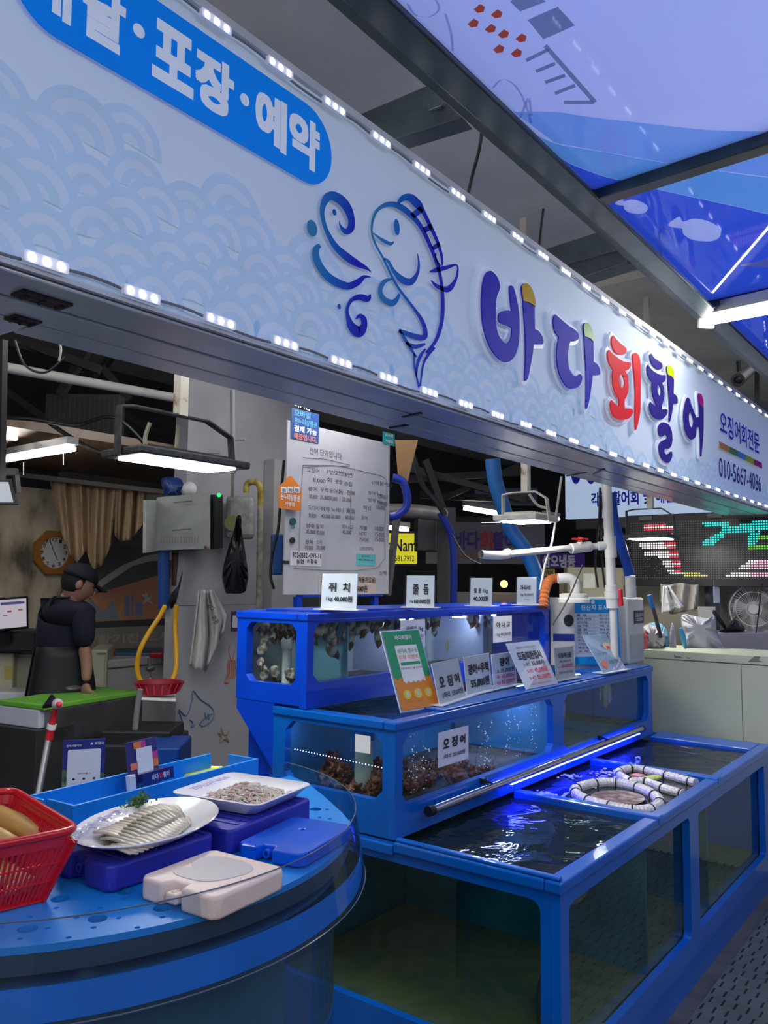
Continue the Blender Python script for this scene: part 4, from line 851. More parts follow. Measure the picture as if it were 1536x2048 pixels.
obj('support', MB().box((.02,.05,0.0),(LT-.02,.15,TZ0-.001), Tf), mat('support_dark', (.02,.03,.06), .6), tr)
# payment board (code panel left blank)
DB = mat('board_navy', (.015,.03,.22), .3); 
pb_, fr, Wd, h = card('payment_board', [(121,1598),(207,1592)], 1.045, 1481, [], 'navy upright payment board with a blank white panel, standing in the trough', 6, m=DB, foot=False, border=False)
flat([rnd(.12*Wd,.20*h,.90*Wd,.83*h,.004)], fr, PAPER, pb_, 'white_panel', .0006, .0004)
obj('park_picture', MB().poly([fr.p(.01*Wd,.0,.0004),fr.p(.99*Wd,0,.0004),fr.p(.99*Wd,.40*h,.0004),fr.p(.01*Wd,.5*h,.0004)]), ramp_mat('park_print', [(.3,(.02,.05,.03)),(.5,(.10,.18,.08)),(.62,(.22,.26,.14)),(.75,(.05,.05,.07))], 55, .4, 4), pb_)
text('경북사랑카드', fr, (.08*Wd,.88*h,.44*Wd,.92*h), PAPER, pb_, .02, .0012); text('▲ 포항시', fr, (.64*Wd,.90*h,.95*Wd,.95*h), PAPER, pb_, .02, .0012); text('바다회활어', fr, (.38*Wd,.40*h,.66*Wd,.425*h), INK, pb_, .02, .0014)
for cx in (.28,.52,.76):
    flat([ell(cx*Wd,.32*h,.035*Wd,.018*h,12)], fr, INK, pb_, 'round_icon', .0014, .0002); text('안내문구', fr, ((cx-.08)*Wd,.25*h,(cx+.08)*Wd,.27*h), gi, pb_, 0, .0014)
# card stand
cs, fr, Wd, h = card('card_stand', [(262,1600),(322,1582)], 1.045, 1486, [], 'small clear card stand with blank white code panel and navy name strip', 10, m=mat('violet_card', (.06,.04,.25), .4), foot=False)
for b, m_ in (((.05,.5,.3,.62),mat('coral')), ((.2,.86,.45,.98),mat('orange_print',(.8,.22,.05),.4)), ((.45,.86,.6,.98),mat('pink_print',(.6,.05,.3),.4)), ((.8,.48,.98,.62),mat('orange_print')), ((.8,.62,.98,.75),mat('pink_print')), ((.27,.42,.80,.86),PAPER)):
    obj('print_block', MB().poly([fr.p(b[0]*Wd,b[1]*h,.0026),fr.p(b[2]*Wd,b[1]*h,.0026),fr.p(b[2]*Wd,b[3]*h,.0026),fr.p(b[0]*Wd,b[3]*h,.0026)]), m_, cs)
obj('card_pack', MB().box((-.016,.0,.004), (.004,.062,.02), fr), PAPER, cs, bevel=.002)
obj('tray_box', MB().box((-.02,-.002,.0035), (Wd+.008,.06,.036), fr), ACR, cs)
obj('name_strip', MB().box((.010,.030,.0375), (Wd+.012,.060,.040), fr), mat('strip_navy', (.01,.02,.16), .3), cs)
for s_t, a, b, m_ in (('바다',.25,.47,PAPER),('회',.49,.60,RED),('활어',.63,.84,PAPER)): text(s_t, fr, (a*Wd+.012,.038,b*Wd+.012,.052), m_, cs, .01, .0405)
yp = [at(*p, Z=1.058) for p in ((368,1551),(390,1549),(440,1532),(404,1530))]
o = obj('yellow_card', MB().prism([(p.x,p.y) for p in [at(368,1549,Z=1.06),at(432,1546,Z=1.06),at(446,1532,Z=1.06),at(405,1531,Z=1.06)]], FZ(0), TZ0+.007, 1.06), mat('yellow_paper', (.85,.85,.10), .5), bevel=.002); tag(o, 'bright yellow card pad lying in the light blue trough', 'pad')
# ice packs
def pack(px, z0, z1, m, label, notch=None, ridges=0, hole=True):
    P = [at(*p, Z=z1) for p in px] if not isinstance(px[0], Vector) else px   # left, front, right, back
    c = (P[0]+P[1]+P[2]+P[3])/4; R = ((P[2]-P[1])+(P[3]-P[0])); R.normalize(); w_ = ((P[2]-P[1]).length+(P[3]-P[0]).length)/2; d_ = ((P[0]-P[1]).length+(P[3]-P[2]).length)/2
    fr = Fr((c.x,c.y,z0), R, (P[0]-P[1])+(P[3]-P[2])); t = thing('ice_pack', (c.x,c.y,z0), label, 'ice pack')
    w2, d2, c_ = w_/2, d_/2, .012; n0, n1 = -d2*.0+.0, 0
    # body outline with a cut on the left side for the filler cap
    out_ = [(-w2+c_,-d2),(w2-c_,-d2),(w2,-d2+c_),(w2,d2-c_),(w2-c_,d2),(-w2+c_,d2),(-w2,d2-c_),(-w2,.035),(-w2+.022,.028),(-w2+.022,-.005),(-w2,-.012),(-w2,-d2+c_)]
    H = z1-z0; hl = [ell(.3*w2,.1*d2,.010,.010,16)[::-1]] if hole else []
    if hole: flat([out_]+hl, fr, m, t, 'pack_body', .006, H-.010, bev=.004)
    else: obj('pack_body', MB().prism(out_, fr, .0, H), m, t, bevel=.006, smooth=40, bseg=3)
    obj('filler_cap', MB().lathe([(.0075,0),(.0085,.002),(.0085,.016),(.005,.016),(.005,.006),(.0001,.006)], (0,0,0), Fr(fr.p(-w2+.020,.012,H*.5), fr.U, fr.N) if False else Fr(fr.p(-w2+.021,.012,H*.5), fr.N, fr.U), 16), m, t, smooth=50)
    for k in range(ridges):
        u = -w2+.04+(w_-.06)*k/max(1,ridges-1); obj('ridge', MB().box((u-.002,-d2+.012,H-.0003), (u+.002,d2-.012,H+.0022), fr), m, t, bevel=.001)
    return t, fr, w2, d2, H
PURP = mat('pack_violet', (.025,.03,.36), .42, bump=.08, bs=70); BRI = mat('pack_blue', (.0,.10,.68), .25, coat=.4)
PA = [Vector((.965,1.50,0)), Vector((.921,1.315,0)), Vector((1.178,1.322,0)), Vector((1.20,1.51,0))]
def V2(*a): return [Vector((x,y,0)) for x, y in a]
pack(V2((.925,1.50),(.921,1.318),(1.176,1.322),(1.18,1.505)), 1.031, 1.080, PURP, 'violet-blue ridged ice pack under the oval fish plate', ridges=9, hole=False)
pack(V2((1.185,1.515),(1.206,1.309),(1.506,1.353),(1.485,1.555)), 1.031, 1.080, PURP, 'violet-blue ridged ice pack under the square foam tray', ridges=10, hole=False)
pack(V2((1.222,1.293),(1.231,1.134),(1.446,1.184),(1.430,1.330)), 1.031, 1.060, BRI, 'bright blue flat ice pack with a centre hole near the rim')
FR_ = mat('frosted_pack', (.78,.64,.56), .35, trans=0, sss=.6, bump=.12, bs=50)
t, fr, w2, d2, H = pack(V2((.954,1.262),(.956,1.078),(1.136,1.086),(1.144,1.282)), 1.031, 1.070, FR_, 'frosted translucent pinkish-white ice pack nearest the viewer', hole=False)
obj('sunken_panel', MB().prism(cr([(-w2*.55,-.01),(-w2*.35,-d2*.4),(0,-d2*.55),(w2*.4,-d2*.6),(w2*.7,-d2*.3),(w2*.72,d2*.4),(w2*.5,d2*.75),(w2*.1,d2*.7),(-w2*.1,d2*.5),(-w2*.3,d2*.72),(-w2*.55,d2*.5)], 4), fr, H, H+.0012), mat('frosted_dull', (.56,.52,.50), .3), t, bevel=.0008)
obj('cap_lug', MB().box((-w2-.002,-.004,.008),(-w2+.024,.024,.026), fr), FR_, t, bevel=.004)
# oval plate of sliced fish
pa = math.radians(19.7); PF = Fr((1.082,1.416,1.083), (math.cos(pa),math.sin(pa),0), (-math.sin(pa),math.cos(pa),0))
CER = mat('white_plate', (.80,.80,.80), .18, coat=.3)
pl = thing('oval_plate', PF.O, 'white oval plate with sliced raw fish resting on the violet ice pack', 'plate')
obj('dish', MB().lathe([(.55,.002),(.60,.0),(.66,.004),(.85,.016),(.985,.026),(1.0,.028),(.985,.030),(.84,.021),(.66,.010),(.3,.009),(.0005,.009)], (0,0,0), Fr(PF.O, PF.R*1, PF.U), 48, .181, .125), CER, pl, smooth=50)
SL = ramp_mat('fish_slice', [(.3,(.50,.44,.34)),(.55,(.60,.54,.43)),(.75,(.66,.61,.52))], 22, .22, 4); SG = ramp_mat('fish_slice_grey', [(.3,(.24,.23,.17)),(.5,(.36,.34,.26)),(.75,(.54,.49,.38))], 26, .22, 4)
for m_ in (SL, SG): m_.node_tree.nodes['Principled BSDF'].inputs['Roughness'].default_value = .38
rr = random.Random(21); protoS = {}
def slice_(u, v, zc, ang, s, m_, lb, grp, tilt=.5, L=.042, Wd_=.020):
    k = m_.name
    if k not in protoS:
        mb = MB(); 
        def fn(a, b): x = (a-.5)*2; y = (b-.5)*2; return (x*L*(1-.12*y*y), y*Wd_*(1-.35*x*x), .004*math.cos(x*2.0)+.0015*math.sin(y*3))
        mb.grid(10, 5, fn); o = obj('fish_slice', mb, m_, smooth=1, origin=(0,0,0), solid=.0035); protoS[k] = o
    else: o = dup(protoS[k], (0,0,0))
    o.location = PF.p(u, v, zc); o.rotation_euler = Matrix.Rotation(ang+pa, 3, 'Z').to_euler(); o.rotation_euler.rotate_axis('X', tilt); o.scale = (s,s,s); tag(o, lb, 'fish slice', grp); return o
for i in range(15):
    u = .09-.0145*i; slice_(u+.030, .034-.002*abs(i-7)*.5, .019+.003*math.sin(i*.5), .95+.03*i, 1.05, SL, 'pale raw fish slice in the back row of the oval plate', 'pale fish slices in the back row', .13)
for i in range(13):
    u = .03-.0155*i; slice_(u+.045, -.008, .022+.003*math.sin(i*.45), 1.0+.03*i, 1.0, SG, 'grey-skinned raw fish slice in the middle row of the oval plate', 'grey-edged fish slices in the middle row', .15)
for i in range(15):
    u = .03-.0145*i; slice_(u+.03, -.052+.0035*abs(i-7)*.6, .017, .9+.03*i, .9, SL, 'pale raw fish slice in the front row of the oval plate', 'pale fish slices in the front row', .12)
gp = ramp_mat('parsley_green', [(.3,(.02,.07,.015)),(.6,(.07,.20,.05)),(.8,(.14,.32,.09))], 60, .5)
mb = MB()
for i in range(190):
    c = PF.p(.085+rr.gauss(0,.020), .083+rr.gauss(0,.008), .030+abs(rr.gauss(0,.009))); d = Vector((rr.uniform(-1,1),rr.uniform(-1,1),rr.uniform(.1,1))).normalized()*.007; s_ = d.orthogonal().normalized()*.0035
    mb.add([c, c+d*.6+s_, c+d, c+d*.6-s_], [(0,1,2,3)])
o = obj('parsley_sprig', mb, gp, solid=.0008); tag(o, 'curly green parsley sprig at the back of the oval plate', 'garnish')
wr = mat('film_wrap', (.65,.67,.78), .12); mb = MB()
mb.grid(16, 4, lambda a, b: PF.p(-.155+.19*a, .048+.03*b+.012*math.sin(a*3)+.02*a, .030+.006*math.sin(a*26+b*2)*math.cos(b*5)))
o = obj('plastic_wrap', mb, pane('wrap_film', (.8,.8,.9), 1.45, .1, haze=(.7,.72,.85), hz=.35), smooth=1); tag(o, 'crumpled clear wrap with blue print lying along the back of the oval plate', 'wrap')
for k, (a, s_t) in enumerate(((.28,'회'),(.45,'활'),(.62,'어'),(.8,'횟'))): text(s_t, Fr(PF.p(-.155+.19*a,.055+.02*a,.037), PF.R, PF.U), (0,0,.014,.012), mat('violet_print',(.08,.06,.5),.5), o, .02, .001)
# foam tray with chopped squid
tf = [at(384,1573,Z=1.112), at(468,1625,Z=1.112), at(614,1570,Z=1.112), at(475,1540,Z=1.112)]
c = sum(tf, Vector())/4; RT = ((tf[2]-tf[1])+(tf[3]-tf[0])).normalized(); wt = ((tf[2]-tf[1]).length+(tf[3]-tf[0]).length)/4; dt_ = ((tf[0]-tf[1]).length+(tf[3]-tf[2]).length)/4
TF = Fr((c.x,c.y,1.083), RT, tf[3]-tf[2])
ft = thing('foam_tray', TF.O, 'white rectangular foam tray holding chopped raw squid', 'tray')
def lvl(w, d, r, z): return [TF.p(u, v, z) for u, v in rnd(-w, -d, w, d, r, 5)]
mb = MB(); prof = [(wt*.80,dt_*.76,.02,0),(wt,dt_,.024,.028),(wt-.003,dt_-.003,.022,.030),(wt*.965,dt_*.95,.022,.027),(wt*.80,dt_*.75,.018,.005)]
for pr in prof: mb.v += lvl(*pr)
n = 24
for i in range(len(prof)-1):
    for j in range(n): mb.f.append([i*n+j, i*n+(j+1)%n, (i+1)*n+(j+1)%n, (i+1)*n+j])
mb.f.append(list(range(n))[::-1]); mb.f.append([4*n+j for j in range(n)])
obj('tray_shell', mb, mat('foam_white', (.82,.82,.84), .45), ft, smooth=45)
text('오징어(소)시식 ₩10.00', Fr(TF.p(0,0,.0295), TF.R, TF.U), (-wt*.62, dt_*.60, wt*.55, dt_*.86), mat('violet_print'), ft, .02, .0)
rq2 = random.Random(4); 
for nm_, col_, lb, n_ in (('chopped_squid', [(.3,(.58,.52,.42)),(.6,(.68,.62,.52)),(.8,(.74,.70,.62))], 'heap of pale chopped raw squid strips in the foam tray', 620), ('chopped_squid', [(.3,(.55,.30,.28)),(.6,(.66,.45,.42)),(.8,(.7,.58,.52))], 'pink skin-side squid pieces mixed through the heap in the foam tray', 110)):
    mb = MB()
    for i in range(n_):
        a, b = max(-2.1, min(2.1, rq2.gauss(0,1))), max(-2, min(2, rq2.gauss(0,1))); u, v = a*wt*.34, b*dt_*.30-.008; z = .008+.030*math.exp(-(a*a+b*b)/2.2)*rq2.uniform(.55,1.05)
        if n_ < 200: z += .001; u = u*.75-.01
        an = rq2.uniform(0,6.28); d = TF.R*math.cos(an)+TF.U*math.sin(an); d = (d+TF.N*rq2.uniform(-.4,.4)).normalized(); L = rq2.uniform(.006,.013); P = TF.p(u, v, z)
        mb.tube([P-d*L, P+TF.N*.002, P+d*L], [.0016,.0026,.0014], 5)
    o = obj(nm_, mb, ramp_mat('squid_'+str(n_), col_, 40, .2), smooth=1); tag(o, lb, 'squid', kind='stuff')
# red basket
RP = mat('basket_red', (.62,.008,.02), .3, coat=.3); bk = thing('plastic_basket', (.78,1.42,1.031), 'red slotted plastic basket at the left edge of the counter', 'basket')
Cn = Vector((.868,1.335,0)); d1 = Vector((.20,.98,0)).normalized(); d2_ = Vector((-.985,-.02,0)).normalized(); d2_ = (d2_-d1*d2_.dot(d1)).normalized()
BF = Fr((Cn.x,Cn.y,1.031), d1, d2_) ; BW_, BD, BH = .36, .27, .125
sgn = 1 if BF.N.z > 0 else -1
def bp(u, v, k): # k 0 bottom .. 1 top
    ins = .045*(1-k); uu = ins+(BW_-2*ins)*u; vv = ins+(BD-2*ins)*v; return BF.p(uu, vv, k*BH*sgn)
rimP = []
for (u, v), (a0) in (((0,0),180),((1,0),270),((1,1),0),((0,1),90)):
    for q in range(5):
        a = math.radians(a0+90*q/4); r = .03; cu = r if u == 0 else BW_-r; cv = r if v == 0 else BD-r; rimP.append(BF.p(cu+r*math.cos(a), cv+r*math.sin(a), BH*sgn))
obj('rim', MB().tube(rimP, .0075, 8, closed=True), RP, bk, smooth=60)
inn = [p+Vector((0,0,-.010)) for p in rimP]; obj('rim_skirt', MB().add(rimP+[p+Vector((0,0,-.024))+((BF.p(BW_/2,BD/2,0)-p)*Vector((1,1,0))).normalized()*.006 for p in rimP], [[i,(i+1)%20,20+(i+1)%20,20+i] for i in range(20)]), RP, bk, solid=.002)
def wall(A, B, n_):
    mb = MB()
    for k in (0.02,.30,.56): mb.bar(bp(*A,k), bp(*B,k), .006 if k > .1 else .012, .003)
    for i in range(n_+1):
        t_ = i/n_; u = A[0]+(B[0]-A[0])*t_; v = A[1]+(B[1]-A[1])*t_; mb.bar(bp(u,v,0), bp(u,v,.86), .0045 if 0 < i < n_ else .02, .0025, up=d1 if abs(A[0]-B[0]) < .1 else d2_)
    obj('slotted_wall', mb, RP, bk)
wall((0,0),(1,0),34); wall((0,0),(0,1),26); wall((1,0),(1,1),26); wall((0,1),(1,1),34)
mb = MB()
for i in range(14): mb.bar(bp(i/13,0,.01), bp(i/13,1,.01), .008, .003)
for i in range(10): mb.bar(bp(0,i/9,.01), bp(1,i/9,.01), .008, .003)
obj('floor_grid', mb, RP, bk)
rt = ramp_mat('root_skin', [(.3,(.50,.28,.08)),(.6,(.62,.38,.12)),(.8,(.68,.45,.18))], 12, .45, 4, stretch=(1,1,6))
for i, (a, b, r, lb) in enumerate(((( .04,.22,.45),(.75,.55,.5),.030,'tan root on top of the basket, lying deepest'),((.0+.05,.48,.42),(.62,.85,.45),.030,'tan root beside the first one, nearer the left frame edge'),((.12,.12,.18),(.8,.25,.2),.026,'tan root at the bottom of the red basket by the slotted wall'))):
    A_, B_ = ((at(-70,1600,Z=1.115), at(84,1676,Z=1.108)), (at(-80,1655,Z=1.115), at(30,1694,Z=1.10)), (bp(*a), bp(*b)))[i]; r *= .75; Q = [A_, A_.lerp(B_,.06), A_.lerp(B_,.3), A_.lerp(B_,.7), A_.lerp(B_,.95), B_]
    o = obj('root_vegetable', MB().tube(Q, [r*.55,r*.9,r,r*1.05,r*.8,r*.3], 16), rt, smooth=60); tag(o, lb, 'vegetable')
mb = MB(); rz = random.Random(2)
for i in range(90):
    P = bp(rz.uniform(.08,.92), rz.uniform(.08,.9), rz.uniform(.05,.3)); mb.tube([P, P+Vector((rz.uniform(-.02,.02),rz.uniform(-.02,.02),rz.uniform(-.006,.006)))], .004, 5)
o = obj('pale_trimmings', mb, mat('pale_trim', (.72,.62,.55), .5)); tag(o, 'pale trimmings lying loose at the bottom of the red basket', 'trimmings', kind='stuff')
# ================================================================ stall interior, left
WY = 5.5
def wy(x, y, Y=WY): P = at(x, y, Y=Y); return (P.x, P.z)
mottle = ramp_mat('stained_wall', [(.33,(.12,.10,.08)),(.45,(.42,.36,.27)),(.58,(.62,.54,.42)),(.75,(.52,.45,.35))], 4.5, .8, 10, stretch=(1,1,.5))
xa, xb = at(0,1100,Y=WY).x-1.2, at(125,1100,Y=WY).x
struct('wall_left', MB().box((xa,WY,0),(xb,WY+.1,at(60,975,Y=WY).z)), mottle)
struct('wall_mural', MB().box((xb,WY+.001,0),(6.2,WY+.1,2.5)), mat('mural_base', (.13,.125,.12), .7, var=.25, vs=2))
WF = FY(WY)
mural = thing('wall_mural_print', (4,WY,1.2), 'faded seaside mural print on the back wall behind the man', 'mural')
def mp(pts, m, nm, n): flat([[wy(*p) for p in pts]], WF, m, mural, nm, n, .001)
mp([(140,1090),(350,1090),(350,1262),(140,1262)], mat('mural_grey', (.10,.10,.105), .7), 'grey_hill', .002)
mp([(165,1185),(200,1160),(245,1130),(290,1112),(350,1100),(350,1120),(300,1122),(265,1132),(215,1165),(175,1195)], mat('mural_white', (.45,.45,.46), .6), 'pale_ridge', .004)
mp([(150,1200),(200,1185),(318,1150),(350,1160),(350,1240),(150,1245)], ramp_mat('mural_orange', [(.3,(.42,.16,.10)),(.5,(.48,.22,.12)),(.65,(.50,.30,.10)),(.8,(.3,.3,.34))], 3.2, .6), 'sunset_field', .006)
mp([(175,1240),(178,1195),(205,1225),(225,1200),(235,1240)], mat('mural_slate', (.22,.27,.33), .6), 'mural_shape', .008)
for x0_, x1_, y_ in ((248,258,1190),(262,266,1185),(270,284,1205)): mp([(x0_,1232),(x1_,1232),(x1_,y_),(x0_,y_)], mat('mural_lilac', (.20,.20,.42) if x0_ != 262 else (.5,.5,.5), .6), 'mural_shape', .008)
mp([(290,1180),(296,1195),(303,1190),(298,1200),(305,1210),(294,1203),(284,1208),(288,1196),(280,1188),(288,1188)], mat('mural_white'), 'mural_star', .009)
mp([(168,1244),(350,1236),(350,1249),(168,1256)], mat('mural_rail', (.05,.05,.055), .6), 'dark_rail', .01)
mp([(180,1256),(350,1250),(350,1294),(180,1299)], mat('mural_tan', (.26,.24,.22), .7), 'lower_band', .006)
a, b = wy(192,1290), wy(346,1262); text('활기찬 도시,', Fr(WF.p(0,0,0),WF.R,WF.U), (a[0],a[1],b[0],b[1]), mat('faded_tan', (.42,.34,.26), .6), mural, .03, .011)
# light ledge objects and storage at the back
fc = mat('freezer_white', (.58,.58,.60), .4)
o = thing('chest_freezer', (4.0,5.2,0), 'white chest freezer against the mural wall left of the pillar', 'freezer'); P0, P1 = at(213,1338,Y=4.9), at(362,1330,Y=4.9)
obj('body', MB().box((P0.x,4.9,0),(P1.x,5.4,P0.z)), fc, o, bevel=.01); obj('lid', MB().box((P0.x,4.88,P0.z+.004),(P1.x,5.4,P0.z+.06)), fc, o, bevel=.01)
obj('sticker', MB().box((at(233,1350,Y=4.9).x,4.897,at(0,1358,Y=4.9).z),(at(245,1350,Y=4.9).x,4.899,at(0,1348,Y=4.9).z)), mat('sticker_brown', (.10,.07,.06), .5), o)
TOFLOOR = {'storage_cabinet','blue_crate','dark_bin','white_worktop','dark_cabinet','blue_step','grey_cabinet_side','white_crate'}
def crate(px0, px1, D, dep, name, m, label, cat, bevel=.01):
    """box whose front spans px0 (top-left) to px1 (bottom-right) at distance D"""
    a, b = dp(*px0, D), dp(px1[0], px1[1], D); X0, X1 = a.x, max(b.x, a.x+.02); 
    Yf = a.y; fr = Fr((a.x,a.y,b.z), Vector((b.x-a.x, b.y-a.y, 0)), (0,0,1)); W_ = Vector((b.x-a.x,b.y-a.y)).length
    o = obj(name, MB().box((0,-b.z if name in TOFLOOR else 0,-dep),(W_,a.z-b.z,0), fr), m, bevel=bevel); tag(o, label, cat); return o, fr, W_, a.z-b.z
crate((228,1305),(345,1322), 5.9, .3, 'blue_case', mat('case_blue', (.04,.12,.24), .5), 'flat blue case standing on the white freezer', 'case')
crate((216,1300),(226,1322), 5.85, .1, 'orange_bottle', mat('orange_print'), 'orange bottle standing beside the blue case', 'bottle')
crate((298,1305),(325,1317), 5.7, .12, 'red_box', mat('box_red', (.45,.01,.03), .4), 'small bright red box on the freezer behind the yellow hose', 'box')
o, fr, W_, H_ = crate((180,1300),(212,1395), 5.5, .5, 'storage_cabinet', CREAM, 'cream storage cabinet right of the man', 'cabinet'); 
obj('door', MB().box((.01,.01,.002),(W_-.015,H_-.03,.012), fr), CREAM, o, bevel=.003); obj('handle', MB().box((W_*.4,H_-.03,.002),(W_*.9,H_-.02,.014), fr), mat('dull_grey', (.25,.25,.25), .5), o)
o, fr, W_, H_ = crate((25,1308),(76,1390), 5.2, .5, 'storage_cabinet', CREAM, 'cream storage cabinet left of the man under the till', 'cabinet')
obj('door', MB().box((.03,.01,.002),(W_-.01,H_-.02,.012), fr), mat('cream_dull',(.5,.48,.36),.5), o, bevel=.003)
o, fr, W_, H_ = crate((-40,1306),(24,1382), 5.1, .5, 'storage_cabinet', mat('cream_dull'), 'greyish cream cabinet at the left frame edge', 'cabinet')
obj('label_plate', MB().box((W_*.75,H_*.3,.001),(W_*.98,H_*.65,.003), fr), mat('yellow_label', (.5,.42,.10), .5), o)
crate((-60,1384),(72,1420), 4.9, .6, 'white_crate', mat('crate_white', (.60,.62,.66), .4), 'white low crate under the cream cabinets', 'crate'); crate((-60,1422),(20,1560), 4.7, .5, 'blue_crate', BLUE, 'blue crate at the left frame edge behind the dark sink box', 'crate')
crate((-60,1262),(70,1304), 5.0, .35, 'till_base', BLACK, 'black till drawer under the monitor', 'till')
# monitor
a = dp(-30,1262,4.9); t = thing('monitor', a, 'till monitor with a pale lit screen at the left edge', 'monitor')
BLm, BRm = dp(-30,1266,4.85), dp(58,1257,5.05); fr = Fr(BLm, BRm-BLm, (0,0,1)); W_ = (BRm-BLm).length; hm = .20
obj('casing', MB().box((0,0,-.02),(W_,hm,0), fr), BLACK, t, bevel=.004); scr = emis('screen_glow', (.80,.72,.82), .55)
obj('screen', MB().poly([fr.p(.0,.015,.001),fr.p(W_-.015,.015,.001),fr.p(W_-.015,hm-.012,.001),fr.p(0,hm-.012,.001)]), scr, t)
for b, c_ in (((.35,.78,.9,.86),(.12,.12,.35)),((.5,.55,.6,.6),(.5,.1,.1)),((.75,.58,.85,.62),(.5,.1,.1)),((.4,.45,.5,.48),(.2,.2,.3))): obj('screen_item', MB().poly([fr.p(b[0]*W_,b[1]*hm,.002),fr.p(b[2]*W_,b[1]*hm,.002),fr.p(b[2]*W_,b[3]*hm,.002),fr.p(b[0]*W_,b[3]*hm,.002)]), emis('scr_%d' % int(c_[0]*100+c_[2]*10), c_, .5), t)
obj('stand', MB().box((W_*.3,-.08,-.06),(W_*.6,0,-.02), fr), BLACK, t)
# tablet under a bracket
t = thing('tablet', dp(10,1000,3.5), 'tablet with a pale screen clamped to a post at the left edge', 'tablet'); a, b = dp(-40,1010,3.4), dp(38,1010,3.5)
fr = Fr(a, b-a, (0,0,1)); fr = Fr(a, b-a, Vector((0,0,1))*1-fr.R*.28, ortho=False); W_ = (b-a).length
obj('casing', MB().box((0,0,-.01),(W_,.115,0), fr), BLACK, t, bevel=.004); obj('screen', MB().poly([fr.p(.0,.012,.001),fr.p(W_-.02,.012,.001),fr.p(W_-.02,.10,.001),fr.p(0,.10,.001)]), emis('tablet_glow', (.75,.82,.92), .6), t)
obj('bracket', MB().bar(dp(32,950,3.5), dp(36,985,3.5), .02).bar(dp(-10,944,3.5), dp(34,944,3.5), .03), mat('dull_metal', (.12,.12,.12), .4, .5), t)
o = obj('black_post', MB().bar(dp(8,680,2.9), dp(3,960,2.9), .02), BLACK); tag(o, 'thin black post hanging under the soffit at the left edge', 'post')
# clock: octagonal wooden frame
cc = at(107,1105,Y=WY-.03); KF = FY(WY-.03, cc.x, cc.z); Rk = .155
t = thing('wall_clock', (cc.x,WY-.02,cc.z), 'octagonal wooden wall clock on the stained wall', 'clock')
oc = [(Rk*1.06*math.cos(math.radians(22.5+45*k)), Rk*1.06*math.sin(math.radians(22.5+45*k))) for k in range(8)]
flat([oc, ell(0,0,Rk*.76,Rk*.76,36)[::-1]], KF, mat('clock_wood', (.36,.14,.025), .35), t, 'wooden_frame', -.0, .025, bev=.003)
obj('dial', MB().poly([KF.p(*p, .006) for p in ell(0,0,Rk*.80,Rk*.80,36)]), mat('dial_white', (.62,.62,.60), .5), t)
for k in range(12):
    an = math.radians(90-30*(k+1)); u, v = Rk*.60*math.cos(an), Rk*.60*math.sin(an); text(str(k+1), KF, (u-.010*(1 if k < 9 else 1.5), v-.013, u+.010*(1 if k < 9 else 1.5), v+.013), INK, t, .02, .008)
obj('minute_hand', MB().bar(KF.p(0,0,.011), KF.p(-.038,.085,.011), .005,.002), INK, t); obj('hour_hand', MB().bar(KF.p(0,0,.011), KF.p(.028,-.055,.011), .006,.002), INK, t)
# draped brown plastic curtain
cu = ramp_mat('curtain_tan', [(.3,(.32,.21,.12)),(.5,(.50,.36,.22)),(.7,(.56,.43,.28))], 6, .5, 5, stretch=(4,1,.3))
def cur(px_top, px_bot, ph, label):
    mb = MB()
    def fn(u, v):
        x = px_top[0][0]+(px_top[1][0]-px_top[0][0])*u; y = px_top[0][1]+(px_top[1][1]-px_top[0][1])*u
        n_ = len(px_bot)-1; k = min(n_-1, int(u*n_)); w_ = u*n_-k; bx = px_bot[k][0]*(1-w_)+px_bot[k+1][0]*w_; by = px_bot[k][1]*(1-w_)+px_bot[k+1][1]*w_
        return dp(x+(bx-x)*v, y+(by-y)*v, 5.75+.035*math.sin(u*26+ph+v*1.5)+.02*math.sin(u*57+v*2))
    mb.grid(70, 12, fn); return tag(obj('draped_sheet', mb, cu, smooth=1, solid=.004), label, 'curtain')
cur([(100,958),(250,975)], [(120,1060),(140,1110),(155,1125),(172,1100),(185,1140),(205,1130),(222,1090),(226,1030)], 0, 'brown plastic sheet hanging in long folds right of the clock')
cur([(225,972),(325,980)], [(228,1070),(240,1082),(262,1080),(285,1050),(300,1030),(325,1020)], 1, 'shorter reddish-brown sheet hanging behind the electrical box')
struct('trim_2', MB().bar(dp(0,945,5.6), dp(335,985,5.6), .05, .03), mat('rail_grey', (.12,.11,.11), .6))
brown = ramp_mat('brown_slats', [(.3,(.10,.05,.03)),(.6,(.22,.13,.08)),(.8,(.30,.20,.13))], 5, .3, 4, stretch=(.3,6,1))
struct('trim_3', MB().box((.8,4.1,at(150,905,Y=4.9).z-.05),(4.5,5.6,at(150,905,Y=4.9).z)), brown)
# recessed air unit, pipe, tangle of cables
gr = thing('ceiling_air_unit', dp(160,835,4.2), 'dark slatted air unit hanging in the shadows behind the soffit', 'air conditioner'); a, b = dp(96,875,4.9), dp(225,880,4.9); b.z = a.z
fr = Fr(a, b-a, (0,0,1)); W_ = (b-a).length; fr = Fr(a, b-a, (0,0,1))
obj('casing', MB().box((-.03,-.03,-.12),(W_+.03,.27,-.012), fr), mat('unit_grey', (.05,.05,.05), .6), gr, bevel=.005)
mb = MB()
for k in range(14): mb.box((W_*k/13-.002,0,-.011),(W_*k/13+.002,.24,-.003), fr)
obj('grille', mb, mat('grille_grey', (.07,.07,.075), .5), gr)
o = obj('ceiling_pipe', MB().tube([dp(12,735,3.4), dp(345,795,4.0)], .022, 14), mat('grey_pipe', (.36,.35,.33), .5), smooth=50); tag(o, 'long grey pipe running behind the soffit at upper left', 'pipe')
